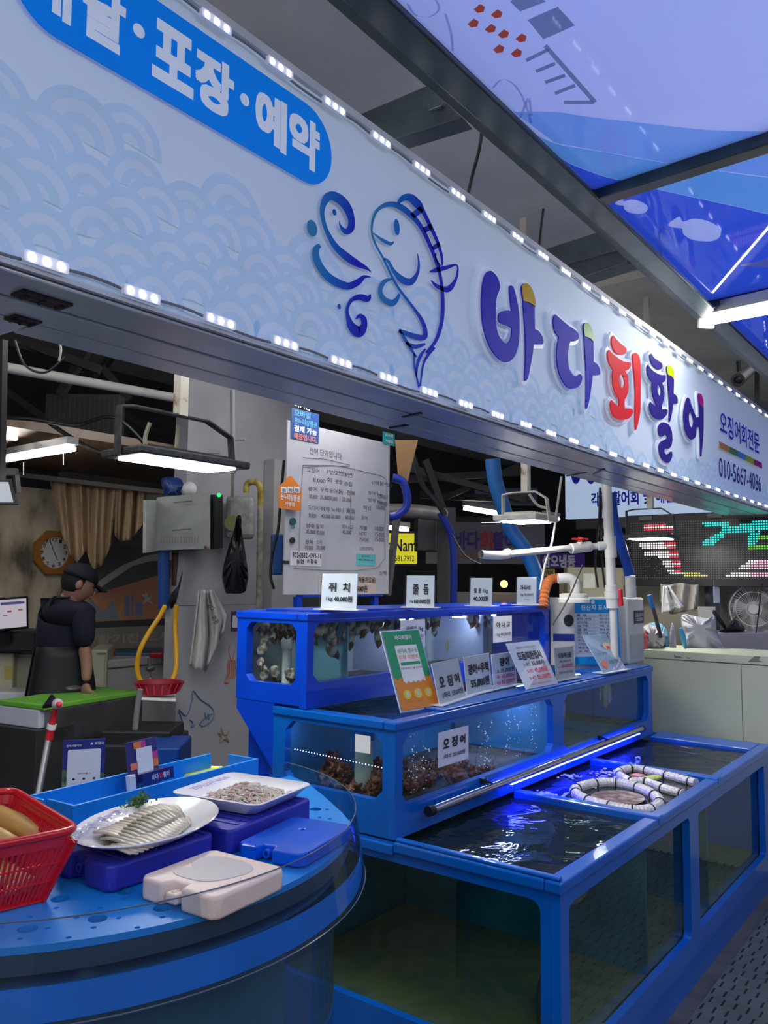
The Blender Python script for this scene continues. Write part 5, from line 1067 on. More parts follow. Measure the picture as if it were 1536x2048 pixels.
cable([(30,680,2.6),(50,730,2.6),(90,745,2.6),(130,715,2.6)], .004, 'looping black cable under the left end of the soffit')
cable([(118,685,2.3),(122,700,2.3),(118,722,2.3)], .0035, 'short white wire end hanging under the soffit', mat('white_wire', (.5,.5,.5), .5), 'wire')
cable([(0,835,4),(60,838,4),(150,850,4.2),(230,835,4.2),(300,900,4.4)], .010, 'thick black cable sagging below the air unit')
cable([(90,840,4.3),(150,880,4.3),(200,905,4.3),(290,925,4.3)], .012, 'dark cable crossing above the lit tube at left')
for i, (p, q) in enumerate((((60,690),(200,740)),((180,690),(120,790)),((205,735),(260,800)),((10,780),(95,840)),((230,700),(190,760)),((250,830),(345,880)))):
    o = obj('ceiling_strut', MB().bar(dp(*p,4.6+.3*i), dp(*q,4.6+.3*i), .045), mat('strut_dark', (.03,.03,.032), .6)); tag(o, ['dark strut nearest the soffit left end','dark strut leaning left above the air unit','dark strut leaning right beside the air unit','dark strut left of the air unit','short dark strut above the grey pipe','dark strut behind the floodlight yoke'][i], 'strut')
# tube lamps in the stall
def tubelamp(p, q, D, D2, label, w_=.055, s=14):
    a, b = dp(*p, D), dp(*q, D2); t = thing('tube_lamp', (a+b)/2, label, 'lamp'); up = Vector((0,0,1))
    obj('batten', MB().bar(a+up*(w_*.75), b+up*(w_*.75), w_*1.1, w_*.7), mat('batten_grey', (.4,.4,.4), .4), t); obj('lamp_tube', MB().bar(a, b, w_*.8, w_*.45), emis('warm_tube', (1,.97,.93), s), t, bevel=.006); return t
tubelamp((2,921),(145,897), 5.0, 4.2, 'longer glowing tube lamp at the left above the till'); tubelamp((-60,868),(35,876), 4.4, 4.5, 'short glowing tube lamp cut by the left frame edge')
for i, (x, y, D) in enumerate(((47,925,4.7),(127,905,4.4))): cable([(x,y,D),(x,y+25,D)], .003, ['thin white pull cord below the middle of the lit tube','thin white pull cord near the right end of the lit tube'][i], mat('white_wire'), 'cord')
for x_, y_, lb in ((2.3,2.5,'added tube lamp hidden above the fish tanks behind the signboard'),(3.9,3.2,'added unseen tube lamp above the whiteboard behind the signboard'),(1.2,3.0,'added tube lamp hidden above the left end of the stall')):
    c_ = dup(tube_thing, Vector((x_,y_,2.85))-tl0); c_['label'] = lb  # unseen copies behind the sign, added to brighten the stall interior
# floodlight on a yoke
def flood(cx, cy, D, R, L, wd, label, yoke_m, post, hup, th=.03):
    c = dp(cx, cy, D); a = c; R = Vector(R); F_ = Fr(c, R, Vector((0,0,1)).cross(R))
    t = thing('floodlight', c, label, 'lamp')
    obj('housing', MB().box((-L-.02,-wd/2-.03,.004),(L+.02,wd/2+.03,th), F_), yoke_m, t, bevel=.006); obj('lens', MB().box((-L*.88,-wd/2,-.001),(L*.88,wd/2,.0035), F_), emis('flood_glow', (1,.97,.92), 60), t)
    mb = MB()
    for k in range(7): mb.box((-L*.8,-wd*.42+k*wd*.14,th),(L*.8,-wd*.42+k*wd*.14+.004,th+.014), F_)
    obj('cooling_fins', mb, yoke_m, t); y_ = [F_.p(-L-.03,0,.0), F_.p(-L-.03,0,hup*.95), F_.p(-L+.02,0,hup), F_.p(L*.55,0,hup), F_.p(L+.015,0,hup*.75), F_.p(L+.03,0,.0)]
    for p, q in zip(y_[:-1], y_[1:]): obj('yoke_bar', MB().bar(p, q, .007, .03, up=F_.U), yoke_m, t, bevel=.001)
    obj('drop_post', MB().bar(F_.p(post*L,0,hup), F_.p(post*L,0,hup)+Vector((0,0,3.5-(a.z+hup))), .036), RUST, t); return t, F_, L
dkm = mat('dark_yoke', (.045,.05,.055), .45, var=.5, vs=30)
ft1, F_, L_f = flood(358,930, 2.8, (1,0,0), .215, .15, 'large dark floodlight on a bent yoke above the cutting board', dkm, .0, .17)
cable([(300,845,2.85),(290,880,2.85),(300,925,2.85),(345,920,2.85),(357,850,2.85)], .008, 'pale cable looping inside the large floodlight yoke', mat('pale_cable', (.30,.29,.22), .5))
# ---------------------------------------------------------------- pillar and its fittings
PY = 4.0
pil = ramp_mat('pillar_paint', [(.3,(.31,.31,.36)),(.5,(.40,.40,.45)),(.68,(.36,.37,.42)),(.8,(.26,.26,.27))], 1.6, .55, 6)
pl0, pl1, pr = at(369,1100,Y=PY).x, at(347,1500,Y=PY).x, at(590,1100,Y=PY).x
struct('wall_pillar', MB().box((pl0,PY,at(370,1211,Y=PY).z),(pr,PY+.12,3.55)).box((pl1,PY-.01,0),(pr,PY+.12,at(370,1212,Y=PY).z)), pil)
struct('trim_4', MB().box((at(541,1000,Y=3.93).x,3.9,1.0),(at(590,1000,Y=3.93).x,3.995,2.42)), mat('pillar_strip', (.46,.46,.48), .6))
drw = mat('marker_blue', (.06,.16,.35), .6); dro = mat('marker_orange', (.55,.12,.05), .6); drb = mat('marker_tan', (.36,.24,.10), .6)
dg_ = thing('wall_drawings', at(400,1400,Y=PY-.02), 'childlike marker drawings of a shark, crab and starfish on the pillar', 'drawing')
def draw(pts, m, nm, r=.0035, closed=False): obj(nm, MB().tube([at(x, y, Y=PY-.014) for x, y in cr(pts, 5, closed)], r, 4), m, dg_)
draw([(366,1460),(364,1440),(358,1420),(373,1432),(383,1405),(386,1382),(400,1398),(420,1412),(428,1425),(424,1440),(408,1452),(400,1448),(412,1434),(424,1428)], drw, 'shark_drawing')
draw([(380,1440),(386,1446),(382,1455),(390,1450)], drw, 'shark_drawing'); draw([(410,1425),(412,1438),(416,1428),(418,1440)], drw, 'shark_drawing')
draw([(442,1455),(449,1470),(458,1462),(453,1474),(458,1484),(448,1478),(440,1486),(443,1474),(436,1466),(445,1468)], drb, 'starfish_drawing', closed=True)
for k in range(5): draw([(458+k*3,1320),(455+k*4,1332),(456+k*4,1345),(453+k*4,1358)], dro, 'octopus_drawing')
draw([(452,1362),(450,1366),(456,1366)], dro, 'octopus_drawing', .006); draw([(460,1290),(458,1305),(464,1322),(470,1300)], dro, 'octopus_drawing', .0022)
def pipe(nm, px, D, r, m, label, cat='pipe'):
    o = obj(nm, MB().tube(cr3([dp(x, y, D) for x, y in px], 5) if len(px) > 2 else [dp(x, y, D) for x, y in px], r, 12), m, smooth=50); return tag(o, label, cat)
pgw = mat('painted_pipe', (.38,.39,.43), .5)
pipe('wall_pipe', [(465,780),(466,925)], 5.1, .016, pgw, 'thin painted pipe on the pillar left of the whiteboard, upper section'); pipe('wall_pipe', [(466,925),(464,995)], 5.05, .011, mat('brass_grey', (.22,.22,.19), .4, .4), 'thin metal gas pipe dropping to the meter')
pipe('wall_clip', [(418,905),(440,905)], 5.1, .010, pgw, 'short painted clip stub on the pillar', 'clip'); pipe('wall_clip', [(470,880),(490,878)], 5.1, .010, pgw, 'painted bracket beside the gas pipe', 'clip')
pipe('gas_pipe', [(493,985),(493,970),(502,964),(515,966),(521,980),(521,1010)], 5.05, .020, mat('dirty_yellow', (.38,.30,.06), .5, var=.5, vs=20), 'dirty yellow bent gas pipe on the pillar')
pipe('gas_pipe', [(521,1010),(518,1215)], 5.05, .020, mat('dirty_white', (.34,.33,.27), .6, var=.4, vs=20), 'grimy pale pipe running down the pillar from the yellow bend')
o, fr, W_, H_ = crate((452,990),(508,1078), 5.15, .12, 'gas_meter', mat('meter_grey', (.34,.35,.35), .4, var=.3, vs=18), 'grey gas meter on the pillar behind the black bag', 'meter', .03)
obj('dial_ring', MB().lathe([(.0001,0),(.05,.0),(.05,.02),(.0001,.02)], fr.p(.045,H_*.35,0), Fr(fr.p(.045,H_*.35,.001), fr.R, fr.U), 20), mat('dial_lime', (.18,.22,.05), .4), o, smooth=40)
bgp = ramp_mat('black_bag_mat', [(.3,(.008,.008,.012)),(.7,(.02,.02,.03))], 8, .25, 4, bump=.5)
def bag(px_out, D, th, nm, m, label, cat='bag', seed=1):
    """soft bag: outline in pixels swept front and back"""
    q = cr(px_out, 5); cx = sum(p[0] for p in q)/len(q); cy = sum(p[1] for p in q)/len(q); mb = MB(); n_ = len(q); rr_ = random.Random(seed); J = [rr_.uniform(.6,1.3) for _ in q]
    lv = ((1,0),(.93,.55),(.7,.9),(.35,1.05))
    for sgn_ in (1,-1):
        k0 = len(mb.v)
        for s_, h_ in lv:
            for i, (x, y) in enumerate(q): mb.v.append(dp(cx+(x-cx)*s_, cy+(y-cy)*s_, D-sgn_*th*h_*(J[i] if 0 < h_ < 1 else 1)))
        for l in range(3):
            for i in range(n_): mb.f.append([k0+l*n_+i, k0+l*n_+(i+1)%n_, k0+(l+1)*n_+(i+1)%n_, k0+(l+1)*n_+i])
        mb.f.append([k0+3*n_+i for i in range(n_)])
    return tag(obj(nm, mb, m, smooth=1), label, cat)
bag([(478,1030),(483,1035),(484,1060),(496,1140),(495,1165),(488,1185),(460,1187),(450,1183),(444,1150),(452,1110),(468,1060),(472,1036)], 4.9, .05, 'black_bag', bgp, 'shiny black plastic bag hanging from the gas meter')
# electrical box with its open cover
t = thing('electrical_box', dp(400,1045,5.0), 'grey electrical box with open black interior and green indicator', 'box')
def qb(px, D, th, nm, m, parent, bevel=.003):
    P = [dp(x, y, D if not isinstance(D, (list,tuple)) else D[i]) for i, (x, y) in enumerate(px)]; nn = (P[1]-P[0]).cross(P[3]-P[0]).normalized()
    return obj(nm, MB().add(P+[p+nn*th for p in P], [(0,1,2,3),(7,6,5,4),(0,4,5,1),(1,5,6,2),(2,6,7,3),(3,7,4,0)]), m, parent, bevel=bevel)
gbx = mat('box_grey', (.40,.42,.42), .4, var=.12, vs=12)
qb([(312,1104),(446,1096),(446,990),(312,990)], [5.15,5.05,5.05,5.15], .12, 'case', mat('case_dark', (.015,.02,.02), .5), t)
qb([(285,1106),(312,1102),(315,1000),(286,1000)], [4.75,5.0,5.0,4.75], .02, 'side_plate', gbx, t)
qb([(308,1101),(421,1098),(421,985),(315,995)], [4.95,4.85,4.85,4.95], .012, 'cover', gbx, t)
for a, b in (((348,1005),(384,1002)),((345,1061),(383,1058))): obj('cover_slot', MB().bar(dp(*a,4.86), dp(*b,4.83), .006), mat('slot_grey', (.12,.12,.12), .5), t)
for i in range(14): obj('vent_slot', MB().bar(dp(323+i*5.6,1072,4.88-.004*i), dp(323+i*5.6,1086,4.88-.004*i), .004), mat('vent_grey', (.30,.31,.31), .5), t)
obj('indicator', MB().ball(dp(438,990,4.95), .014, 12), emis('green_led', (.05,.8,.25), 1.2), t, smooth=1); obj('rust_spot', MB().ball(dp(411,1094,4.83), .010, 8), mat('rust', (.25,.06,.02), .7), t)
tag(obj('white_ball', MB().ball(dp(379,978,5.0), .045, 16), WHITE, smooth=1), 'white ball-shaped cap resting on the electrical box', 'ball')
pipe('wrapped_pipe', [(327,1100),(328,1215)], 5.0, .035, mat('wrap_blue', (.02,.07,.28), .3, bump=.5, bs=20), 'blue plastic-wrapped pipe below the electrical box'); pipe('brown_pipe', [(352,1100),(350,1170)], 5.05, .022, mat('pipe_brown', (.06,.03,.03), .5), 'dark brown pipe beside the blue wrapped pipe')
bag([(325,955),(368,960),(366,990),(340,995),(328,985)], 5.1, .05, 'blue_bag', mat('bag_blue', (.02,.06,.25), .3, bump=.4), 'bunched blue plastic bag behind the floodlight over the electrical box')
bag([(338,1195),(360,1165),(366,1138),(362,1165),(352,1205),(342,1218)], 4.9, .03, 'dark_tie', bgp, 'small dark plastic tie knotted where the yellow hose hangs', 'tie', 3)
o = obj('pale_patch', MB().prism([(0,0),(.17,0),(.2,-.22),(.05,-.28),(.02,-.22)], Fr(dp(362,1104,5.2),(1,0,0),(0,0,1)), -.05,0), mat('patch_white', (.45,.48,.62), .5), bevel=.02); tag(o, 'pale patch on the pillar under the electrical box', 'patch')  # thin bluish-white slab, paler than the pillar around it
# yellow hose
yh = [(330,1212,4.8),(318,1235,4.75),(298,1265,4.7),(280,1300,4.65),(274,1335,4.65),(283,1365,4.65),(302,1378,4.65),(325,1378,4.65),(343,1362,4.65),(352,1335,4.7),(352,1290,4.75),(350,1250,4.8),(353,1210,4.8)]
o = obj('yellow_hose', MB().tube(cr3([dp(*p) for p in yh], 6), .014, 12), mat('hose_yellow', (.72,.38,.01), .35), smooth=60); tag(o, 'orange-yellow hose hanging in a long loop left of the pillar', 'hose')
# towel
tw = mat('towel_white', (.58,.58,.60), .8, bump=.5, bs=90); mb = MB()
def tfn(u, v):
    L_ = 391-12*v*1.0-8*math.sin(v*3); R_ = 425+42*v**.8 if v < .65 else 455-60*(v-.65)
    x = (398-18*v)+(428-398+(36*min(v,.6)/.6))*u; yb = 1180; ye_ = 1330+10*math.sin(u*5) if u < .45 else 1345-150*(u-.45)
    return dp(x, yb+(ye_-yb)*v, 4.85+.05*math.sin(u*14+v*1.5)+.02*math.sin(u*31))
mb.grid(44, 20, tfn); o = thing('towel', dp(425,1190,4.85), 'white towel with black lettering hanging on the pillar', 'towel'); obj('cloth', mb, tw, o, smooth=1, solid=.01)
text('바다', Fr(dp(412,1216,4.72), (CR*.8-CU*.5), CU), (0,0,.045,.03), INK, o, .02, .0); text('회관', Fr(dp(422,1236,4.72), (CR*.5-CU*.8), CU), (0,0,.045,.03), INK, o, .02, .0)
o, fr, W_, H_ = crate((462,1223),(476,1263), 5.15, .004, 'small_poster', mat('poster_navy', (.08,.03,.12), .5), 'small navy and red poster on the pillar beside the top tank', 'poster', 0); obj('white_field', MB().box((W_*.25,H_*.2,.001),(W_*.9,H_*.8,.002), fr), PAPER, o)
# ---------------------------------------------------------------- preparation counter
gb = mat('board_green', (.17,.50,.06), .4, var=.15, vs=6); zb = .95
c4 = [at(22,1399,Z=zb), at(89,1410,Z=zb), at(281,1381,Z=zb), at(180,1374,Z=zb)]
bf = Fr(c4[1], c4[2]-c4[1], c4[0]-c4[1]); bw_ = (c4[2]-c4[1]).length; bd_ = .36
s_n = 1 if bf.N.z > 0 else -1
o = obj('cutting_board', MB().box((0,0,-.03*s_n),(bw_,bd_,0), bf), gb, bevel=.008); tag(o, 'bright green cutting board on the white-topped sink unit', 'cutting board')
t = thing('sink_unit', bf.p(bw_/2,bd_/2,-.95*s_n), 'stainless sink unit with white tub and dark lower box under the green board', 'sink')
obj('white_tub', MB().box((.0,.04,-.125*s_n),(bw_*.33,bd_,-.031*s_n), bf), mat('tub_white', (.62,.64,.78), .4), t, bevel=.006)
obj('steel_basin', MB().box((bw_*.05,.0,-.20*s_n),(bw_+.02,.036,-.031*s_n), bf).box((bw_*.36,.037,-.20*s_n),(bw_+.02,bd_,-.034*s_n), bf), mat('stainless', (.22,.22,.23), .35, .8, var=.3, vs=6), t, bevel=.003)
obj('lower_box', MB().box((-.04,.0,-.95*s_n),(bw_*.3,bd_+.04,-.126*s_n), bf).box((bw_*.3,.0,-.95*s_n),(bw_,bd_+.04,-.201*s_n), bf), mat('dark_box', (.03,.032,.036), .5), t, bevel=.004)
pipe('grey_hose', [(281,1378),(277,1398),(273,1430),(270,1462)], 4.0, .014, mat('hose_grey', (.20,.21,.22), .5), 'grey waste hose bending down right of the green board', 'hose')
pf = bf.p(bw_*.62, bd_*.75, .012*s_n); o = obj('fish_piece', MB().ball(pf+Vector((0,0,.012)), (.06,.035,.018), 14, jit=.1), mat('fish_grey', (.12,.11,.12), .3), smooth=1); tag(o, 'small grey fish piece under the hand of the man on the board', 'fish')
# red sprayer on its pipe
t = thing('water_sprayer', dp(105,1400,3.6), 'red and white water sprayer head on a steel pipe', 'sprayer')
obj('steel_pipe', MB().tube([dp(97,1478,3.6), dp(76,1590,3.5)], .014, 12), mat('pipe_steel', (.42,.43,.45), .3, .7), t, smooth=50); obj('grip', MB().tube([dp(112,1415,3.6), dp(106,1440,3.6), dp(98,1478,3.6)], [.012,.014,.018], 12), mat('spray_red', (.55,.02,.03), .3), t, smooth=50)
obj('collar', MB().tube([dp(104,1448,3.6), dp(102,1458,3.6)], .020, 12), WHITE, t, smooth=50); obj('nozzle', MB().ball(dp(115,1408,3.58), .024, 14), mat('nozzle_grey', (.50,.48,.50), .3), t, smooth=1); obj('button', MB().ball(dp(118,1409,3.55), .013, 12), RED, t, smooth=1)
bag([(84,1415),(95,1398),(104,1388),(112,1400),(108,1412),(96,1416)], 3.65, .02, 'black_cloth', bgp, 'dark cloth scrap caught behind the sprayer head on the board', 'cloth')
# sink shelf with red basket and tap
t = thing('wall_shelf', dp(310,1400,4.4), 'white metal shelf carrying the red colander left of the pillar', 'shelf'); qb([(276,1400),(352,1404),(352,1392),(286,1390)], [4.3,4.3,4.8,4.8], .012, 'shelf_top', WHITE, t)
t = thing('red_colander', dp(318,1380,4.45), 'dark red plastic colander on the white shelf under the hose', 'colander'); c_ = dp(318,1386,4.5)
obj('bowl', MB().lathe([(.10,0),(.13,.06),(.135,.062),(.125,.06),(.095,.006),(.0005,.006)], c_, None, 28), mat('colander_red', (.30,.01,.03), .35), t, smooth=40); 
for k in range(18): a_ = 2*math.pi*k/18; obj('rib', MB().bar(c_+Vector((.102*math.cos(a_),.102*math.sin(a_),.005)), c_+Vector((.133*math.cos(a_),.133*math.sin(a_),.058)), .006), RED, t)
t = thing('water_tap', dp(301,1340,4.7), 'chrome tap standing behind the yellow hose', 'tap'); chm = mat('chrome', (.6,.6,.62), .15, 1)
obj('spout', MB().tube(cr3([dp(300,1375,4.7),dp(300,1330,4.7),dp(301,1315,4.7)], 4), .008, 10), chm, t, smooth=60); obj('handle', MB().ball(dp(301,1337,4.65), (.03,.02,.02), 12), mat('tap_dark',(.08,.08,.08),.3,.6), t, smooth=1); obj('base', MB().ball(dp(305,1365,4.68), (.04,.03,.022), 12), chm, t, smooth=1)
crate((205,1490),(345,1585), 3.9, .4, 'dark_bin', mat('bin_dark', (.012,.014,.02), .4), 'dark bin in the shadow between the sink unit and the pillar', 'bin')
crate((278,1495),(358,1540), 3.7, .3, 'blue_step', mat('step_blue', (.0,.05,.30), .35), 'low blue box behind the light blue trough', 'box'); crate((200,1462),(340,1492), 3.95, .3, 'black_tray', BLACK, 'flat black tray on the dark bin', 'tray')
# ---------------------------------------------------------------- the man at the board
def skin(name, pts, edges, m, parent, root=0, sub=2):
    me = bpy.data.meshes.new(name); me.from_pydata([p[:3] for p in pts], edges, []); o = bpy.data.objects.new(name, me); COL.objects.link(o)
    k = o.modifiers.new('skin','SKIN'); k.use_smooth_shade = True
    for i, p in enumerate(pts): r = p[3]; me.skin_vertices[0].data[i].radius = r if isinstance(r, (tuple,list)) else (r,r)
    me.skin_vertices[0].data[root].use_root = True; s_ = o.modifiers.new('sub','SUBSURF'); s_.levels = sub; s_.render_levels = sub; me.materials.append(m)
    if parent: o.parent = parent; o.location = -wloc(parent)
    return o
DM = 4.85
def mpt(x, y, d=0, r=.05): P = dp(x, y, DM+d); return (P.x, P.y, P.z, r)
gz = dp(130,1150,DM); base_ = Vector((gz.x, gz.y, 0))
man = thing('person', base_, 'man in navy shirt, apron and black cap, turned away, leaning on the green board', 'person')
SKN = mat('skin', (.36,.19,.13), .5, sss=.1); NV = mat('shirt_navy', (.010,.012,.030), .85, bump=.2, bs=40)
W3 = lambda x, y, d=0: dp(x, y, DM+d)
hip = W3(125,1400)
pts = [mpt(122,1405,0,(.17,.13)), mpt(122,1345,0,(.155,.12)), mpt(124,1290,0,(.17,.125)), mpt(128,1240,0,(.175,.12)), mpt(135,1212,.0,(.13,.10)), mpt(143,1196,.0,(.06,.06)),
       mpt(165,1228,-.12,.075), mpt(170,1262,-.14,.066), mpt(168,1296,-.12,.056),
       mpt(100,1232,.15,.075), mpt(92,1280,.2,.06), mpt(112,1320,.3,.05)]
edges = [(0,1),(1,2),(2,3),(3,4),(4,5),(4,6),(6,7),(7,8),(4,9),(9,10),(10,11)]
# legs down to the floor
hp = Vector(pts[0][:3]); sdx = CR.copy(); sdx.z = 0; sdx.normalize()
for s in (-1, 1):
    a = hp+sdx*.09*s; i0 = len(pts); pts += [(a.x,a.y,.85,.105),(a.x+sdx.x*.02*s,a.y,.48,.075),(a.x+sdx.x*.03*s,a.y,.10,.055),(a.x+sdx.x*.1,a.y+sdx.y*.1+.05,.045,.045)]
    edges += [(0,i0),(i0,i0+1),(i0+1,i0+2),(i0+2,i0+3)]
skin('body', pts, edges, NV, man)
# bare forearm and hand
f0, f1, wr_, = W3(168,1288,-.12), W3(174,1330,-.13), W3(172,1364,-.17)
skin('forearm', [(f0.x,f0.y,f0.z,.040),(f1.x,f1.y,f1.z,.036),(wr_.x,wr_.y,wr_.z,.026)], [(0,1),(1,2)], SKN, man)
pm = wr_+Vector((0,0,-.05)); hv = [(wr_.x,wr_.y,wr_.z,(.026,.02)), (pm.x,pm.y,pm.z,(.040,.018))]; he = [(0,1)]
fwd = (CR*.3+_f*.5); fwd.z = 0; fwd.normalize(); sd = Vector((-fwd.y,fwd.x,0))
for q, (o_, L_) in enumerate(((-.03,.06),(-.011,.07),(.009,.068),(.028,.055))):
    b_ = pm+sd*o_+Vector((0,0,-.012)); i0 = len(hv); m1 = b_+fwd*L_*.5+Vector((0,0,-.012)); m2 = b_+fwd*L_+Vector((0,0,-.04))
    hv += [(b_.x,b_.y,b_.z,.011),(m1.x,m1.y,m1.z,.0095),(m2.x,m2.y,m2.z,.008)]; he += [(1,i0),(i0,i0+1),(i0+1,i0+2)]
b_ = pm-sd*.036; m1 = b_+fwd*.035-sd*.015-Vector((0,0,.02)); i0 = len(hv); hv += [(b_.x,b_.y,b_.z,.012),(m1.x,m1.y,m1.z,.010)]; he += [(1,i0),(i0,i0+1)]
skin('hand', hv, he, SKN, man, sub=1)
# neck and head looking right and down
hc = W3(158,1168); look = (CR*.85+_f*.45); look.z = 0; look.normalize(); look = (look+Vector((0,0,-.35))).normalized(); hs = look.cross(Vector((0,0,1))).normalized(); hu = hs.cross(look)
HF = Fr(hc, look, hs); HF = type('F',(),{'R':look,'U':hs,'N':hu})()
mb = MB(); K = 20
for i in range(13):
    th = math.pi*i/12
    for j in range(K):
        a = 2*math.pi*j/K; x, y, z = math.sin(th)*math.cos(a), math.sin(th)*math.sin(a), math.cos(th)
        fx = .092*x*(1-.12*max(0,-z)); fy = .074*y*(1-.22*max(0,-z)); fz = .118*z
        if x > .8 and -.15 < z < .2: fx += .012*(1-abs(y)*3 if abs(y) < .33 else 0)
        if x > .75 and abs(y) < .3 and -.35 < z < 0: fx += .014
        mb.v.append(hc+look*fx+hs*fy+hu*fz)
for i in range(12):
    for j in range(K): mb.f.append([i*K+j,(i+1)*K+j,(i+1)*K+(j+1)%K,i*K+(j+1)%K])
obj('head', mb, SKN, man, sub=1)
obj('neck', MB().tube([hc-hu*.07-look*.025, Vector(pts[5][:3])-Vector((0,0,.04))], [.052,.06], 14), SKN, man, smooth=60)
ear = hc-hs*(-.074)-look*.005+hu*.0
for s in (1,-1): obj('ear', MB().ball(hc+hs*.075*s-look*.008-hu*.005, (.020,.010,.030), 10, HF), SKN, man, smooth=1)
obj('nose', MB().ball(hc+look*.098-hu*.02, (.018,.012,.020), 10, HF), SKN, man, smooth=1)
for s in (1,-1): obj('eye', MB().ball(hc+look*.080+hs*.028*s+hu*.012, .010, 8), mat('eye_dark', (.02,.015,.012), .3), man, smooth=1)
obj('mouth', MB().ball(hc+look*.088-hu*.058, (.008,.024,.005), 8, HF), mat('lips', (.28,.10,.08), .5), man, smooth=1)
hr_ = mat('hair_black', (.008,.008,.010), .8); mb = MB()
mb.ball(hc-look*.020+hu*.015, (.088,.080,.098), 16, HF); obj('hair', mb, hr_, man, smooth=1)
cp = mat('cap_black', (.008,.009,.018), .8); mb = MB()
for i in range(7):
    th = math.pi/2*i/6
    for j in range(22): a = 2*math.pi*j/22; mb.v.append(hc+hu*.035+look*(.104*math.sin(th)*math.cos(a)-.006)+hs*.088*math.sin(th)*math.sin(a)+hu*.088*math.cos(th))
for i in range(6):
    for j in range(22): mb.f.append([i*22+j,(i+1)*22+j,(i+1)*22+(j+1)%22,i*22+(j+1)%22])
obj('cap_crown', mb, cp, man, smooth=1, solid=.004)
mb = MB(); mb.grid(8, 8, lambda u, v: hc+hu*(.034-.025*u-.012*(2*v-1)**2)+look*(.085+.085*u*(1-.35*(2*v-1)**2))+hs*(.072*(2*v-1)*(1-.25*u))); obj('cap_peak', mb, cp, man, smooth=1, solid=.005)
# apron skirt and tie
mb = MB()
def apf(u, v):
    a = math.radians(310*u-155+math.degrees(math.atan2(look.y, look.x))); r = .155+.09*v+.012*math.sin(u*22); c = Vector(pts[2][:3]).lerp(Vector((hp.x,hp.y,.62)), v); return c+Vector((math.cos(a)*r*1.05, math.sin(a)*r, 0))
mb.grid(28, 10, apf); obj('apron', mb, mat('apron_black', (.008,.008,.014), .5), man, smooth=1, solid=.006)
for s in (1,-1): obj('apron_strap', MB().tube(cr3([Vector(pts[3][:3])-look*.1+hs*.02*s, Vector(pts[4][:3])-look*.09+hs*.06*s+Vector((0,0,.01)), Vector(pts[4][:3])+hs*.10*s+Vector((0,0,.055))], 5), .008, 6), mat('apron_black'), man, smooth=1)
# ---------------------------------------------------------------- whiteboard
BY = 3.0
def bx(x, y, Y=BY): P = at(x, y, Y=Y); return (P.x, P.z)
WBF = FY(BY); q = [bx(557,1189), bx(770,1195), bx(788,880), bx(585,800)]; zt_b = 2.45
wb = thing('whiteboard', (2.9,BY,1.5), 'handwritten white price board with stickers standing behind the top tank', 'board')
xl, xr = bx(572,1000)[0], bx(779,1000)[0]; zbm = bx(560,1190)[1]
obj('board_panel', MB().box((xl,zbm,-.012),(xr,zt_b,0), WBF), mat('board_white', (.47,.48,.53), .3), wb, bevel=.002)
obj('blue_ledge', MB().box((xl+.12,zbm-.012,-.03),(xr-.08,zbm-.002,.02), WBF), ROYAL, wb)
obj('board_leg', MB().box((xl+.1,.0,-.03),(xl+.14,zbm-.012,.0), WBF).box((xr-.14,0,-.03),(xr-.10,zbm-.012,0), WBF), ROYAL, wb)
pen = mat('pen_dark', (.05,.05,.08), .5); pen2 = mat('pen_grey', (.22,.22,.26), .5)
def bt(s, x0_, y0_, x1_, y1_, m_=pen, bo=0, n=.002):
    xm, ym = (x0_+x1_)/2, (y0_+y1_)/2; a, b = bx(x0_,ym), bx(x1_,ym); z_lo, z_hi = bx(xm,y1_)[1], bx(xm,y0_)[1]; text(s, WBF, (a[0], z_lo, b[0], z_hi), m_, wb, bo, n)
bt('선어 단가입니다', 618,900,683,914); bt('오징어', 614,936,638,946); 
for s_t, x, y, w_ in (('1번',655,944,14),('2번',672,946,14),('3번',690,950,14),('8,000',628,962,22),('회',655,960,8),('포장',672,964,12),('손질',690,968,14),('(매운탕)',745,968,38),
    ('광어',618,978,14),('우럭',642,980,14),('숭어',660,982,14),('돔',678,984,8),('전복',695,986,14),('방어 1kg',738,988,26),('25,000',758,994,16),('18,000',620,994,14),('35,000',642,996,16),('30,000',660,998,14),('20,000',686,1000,16),('멍게 1kg',738,1002,26),('15,000',758,1008,16),
    ('도다리',618,1016,20),('쥐치',642,1018,16),('노래미',664,1020,22),('줄돔',694,1022,16),('해삼',728,1016,14),('10,000',755,1016,16),('30,000',618,1032,14),('40,000',644,1033,16),('50,000',664,1034,16),('60,000',692,1036,16),('문어',724,1036,10),
    ('방어',614,1052,14),('밀치',634,1053,12),('아나고',686,1054,20),('개불',720,1056,14),('10,000',752,1058,16),('35,000',614,1064,16),('30,000',634,1066,14),('40,000',686,1065,16),('낙지',720,1068,12),('15,000',752,1070,16),('가리비',720,1080,16),('15,000',752,1080,16),
    ('전복',612,1084,14),('소라',634,1084,10),('15,000',612,1096,14),('20,000',634,1096,16),('(1만원부터)',722,1098,24),('소맥',760,1146,12)):
    bt(s_t, x-2, y-4.5, x+w_, y+4.5, pen)
bt('농협', 592,1118,606,1128, INK, .02, .0045); bt('302-0552-4393-11', 584,1106,640,1116, INK, .02, .0045); bt('이황숙', 613,1118,633,1128, INK, .02, .0045)
bt('자동차감용)', 715,1154,750,1167, INK, .02, .006); bt('500원', 712,1171,733,1184, INK, .02, .006); bt('포장 비용(', 640,1154,700,1167, INK, .02, .006)
def bline(pts, m_=pen2, r=.0016): obj('ruled_line', MB().tube([at(x, y, Y=BY-.003) for x, y in pts], r, 4), m_, wb)
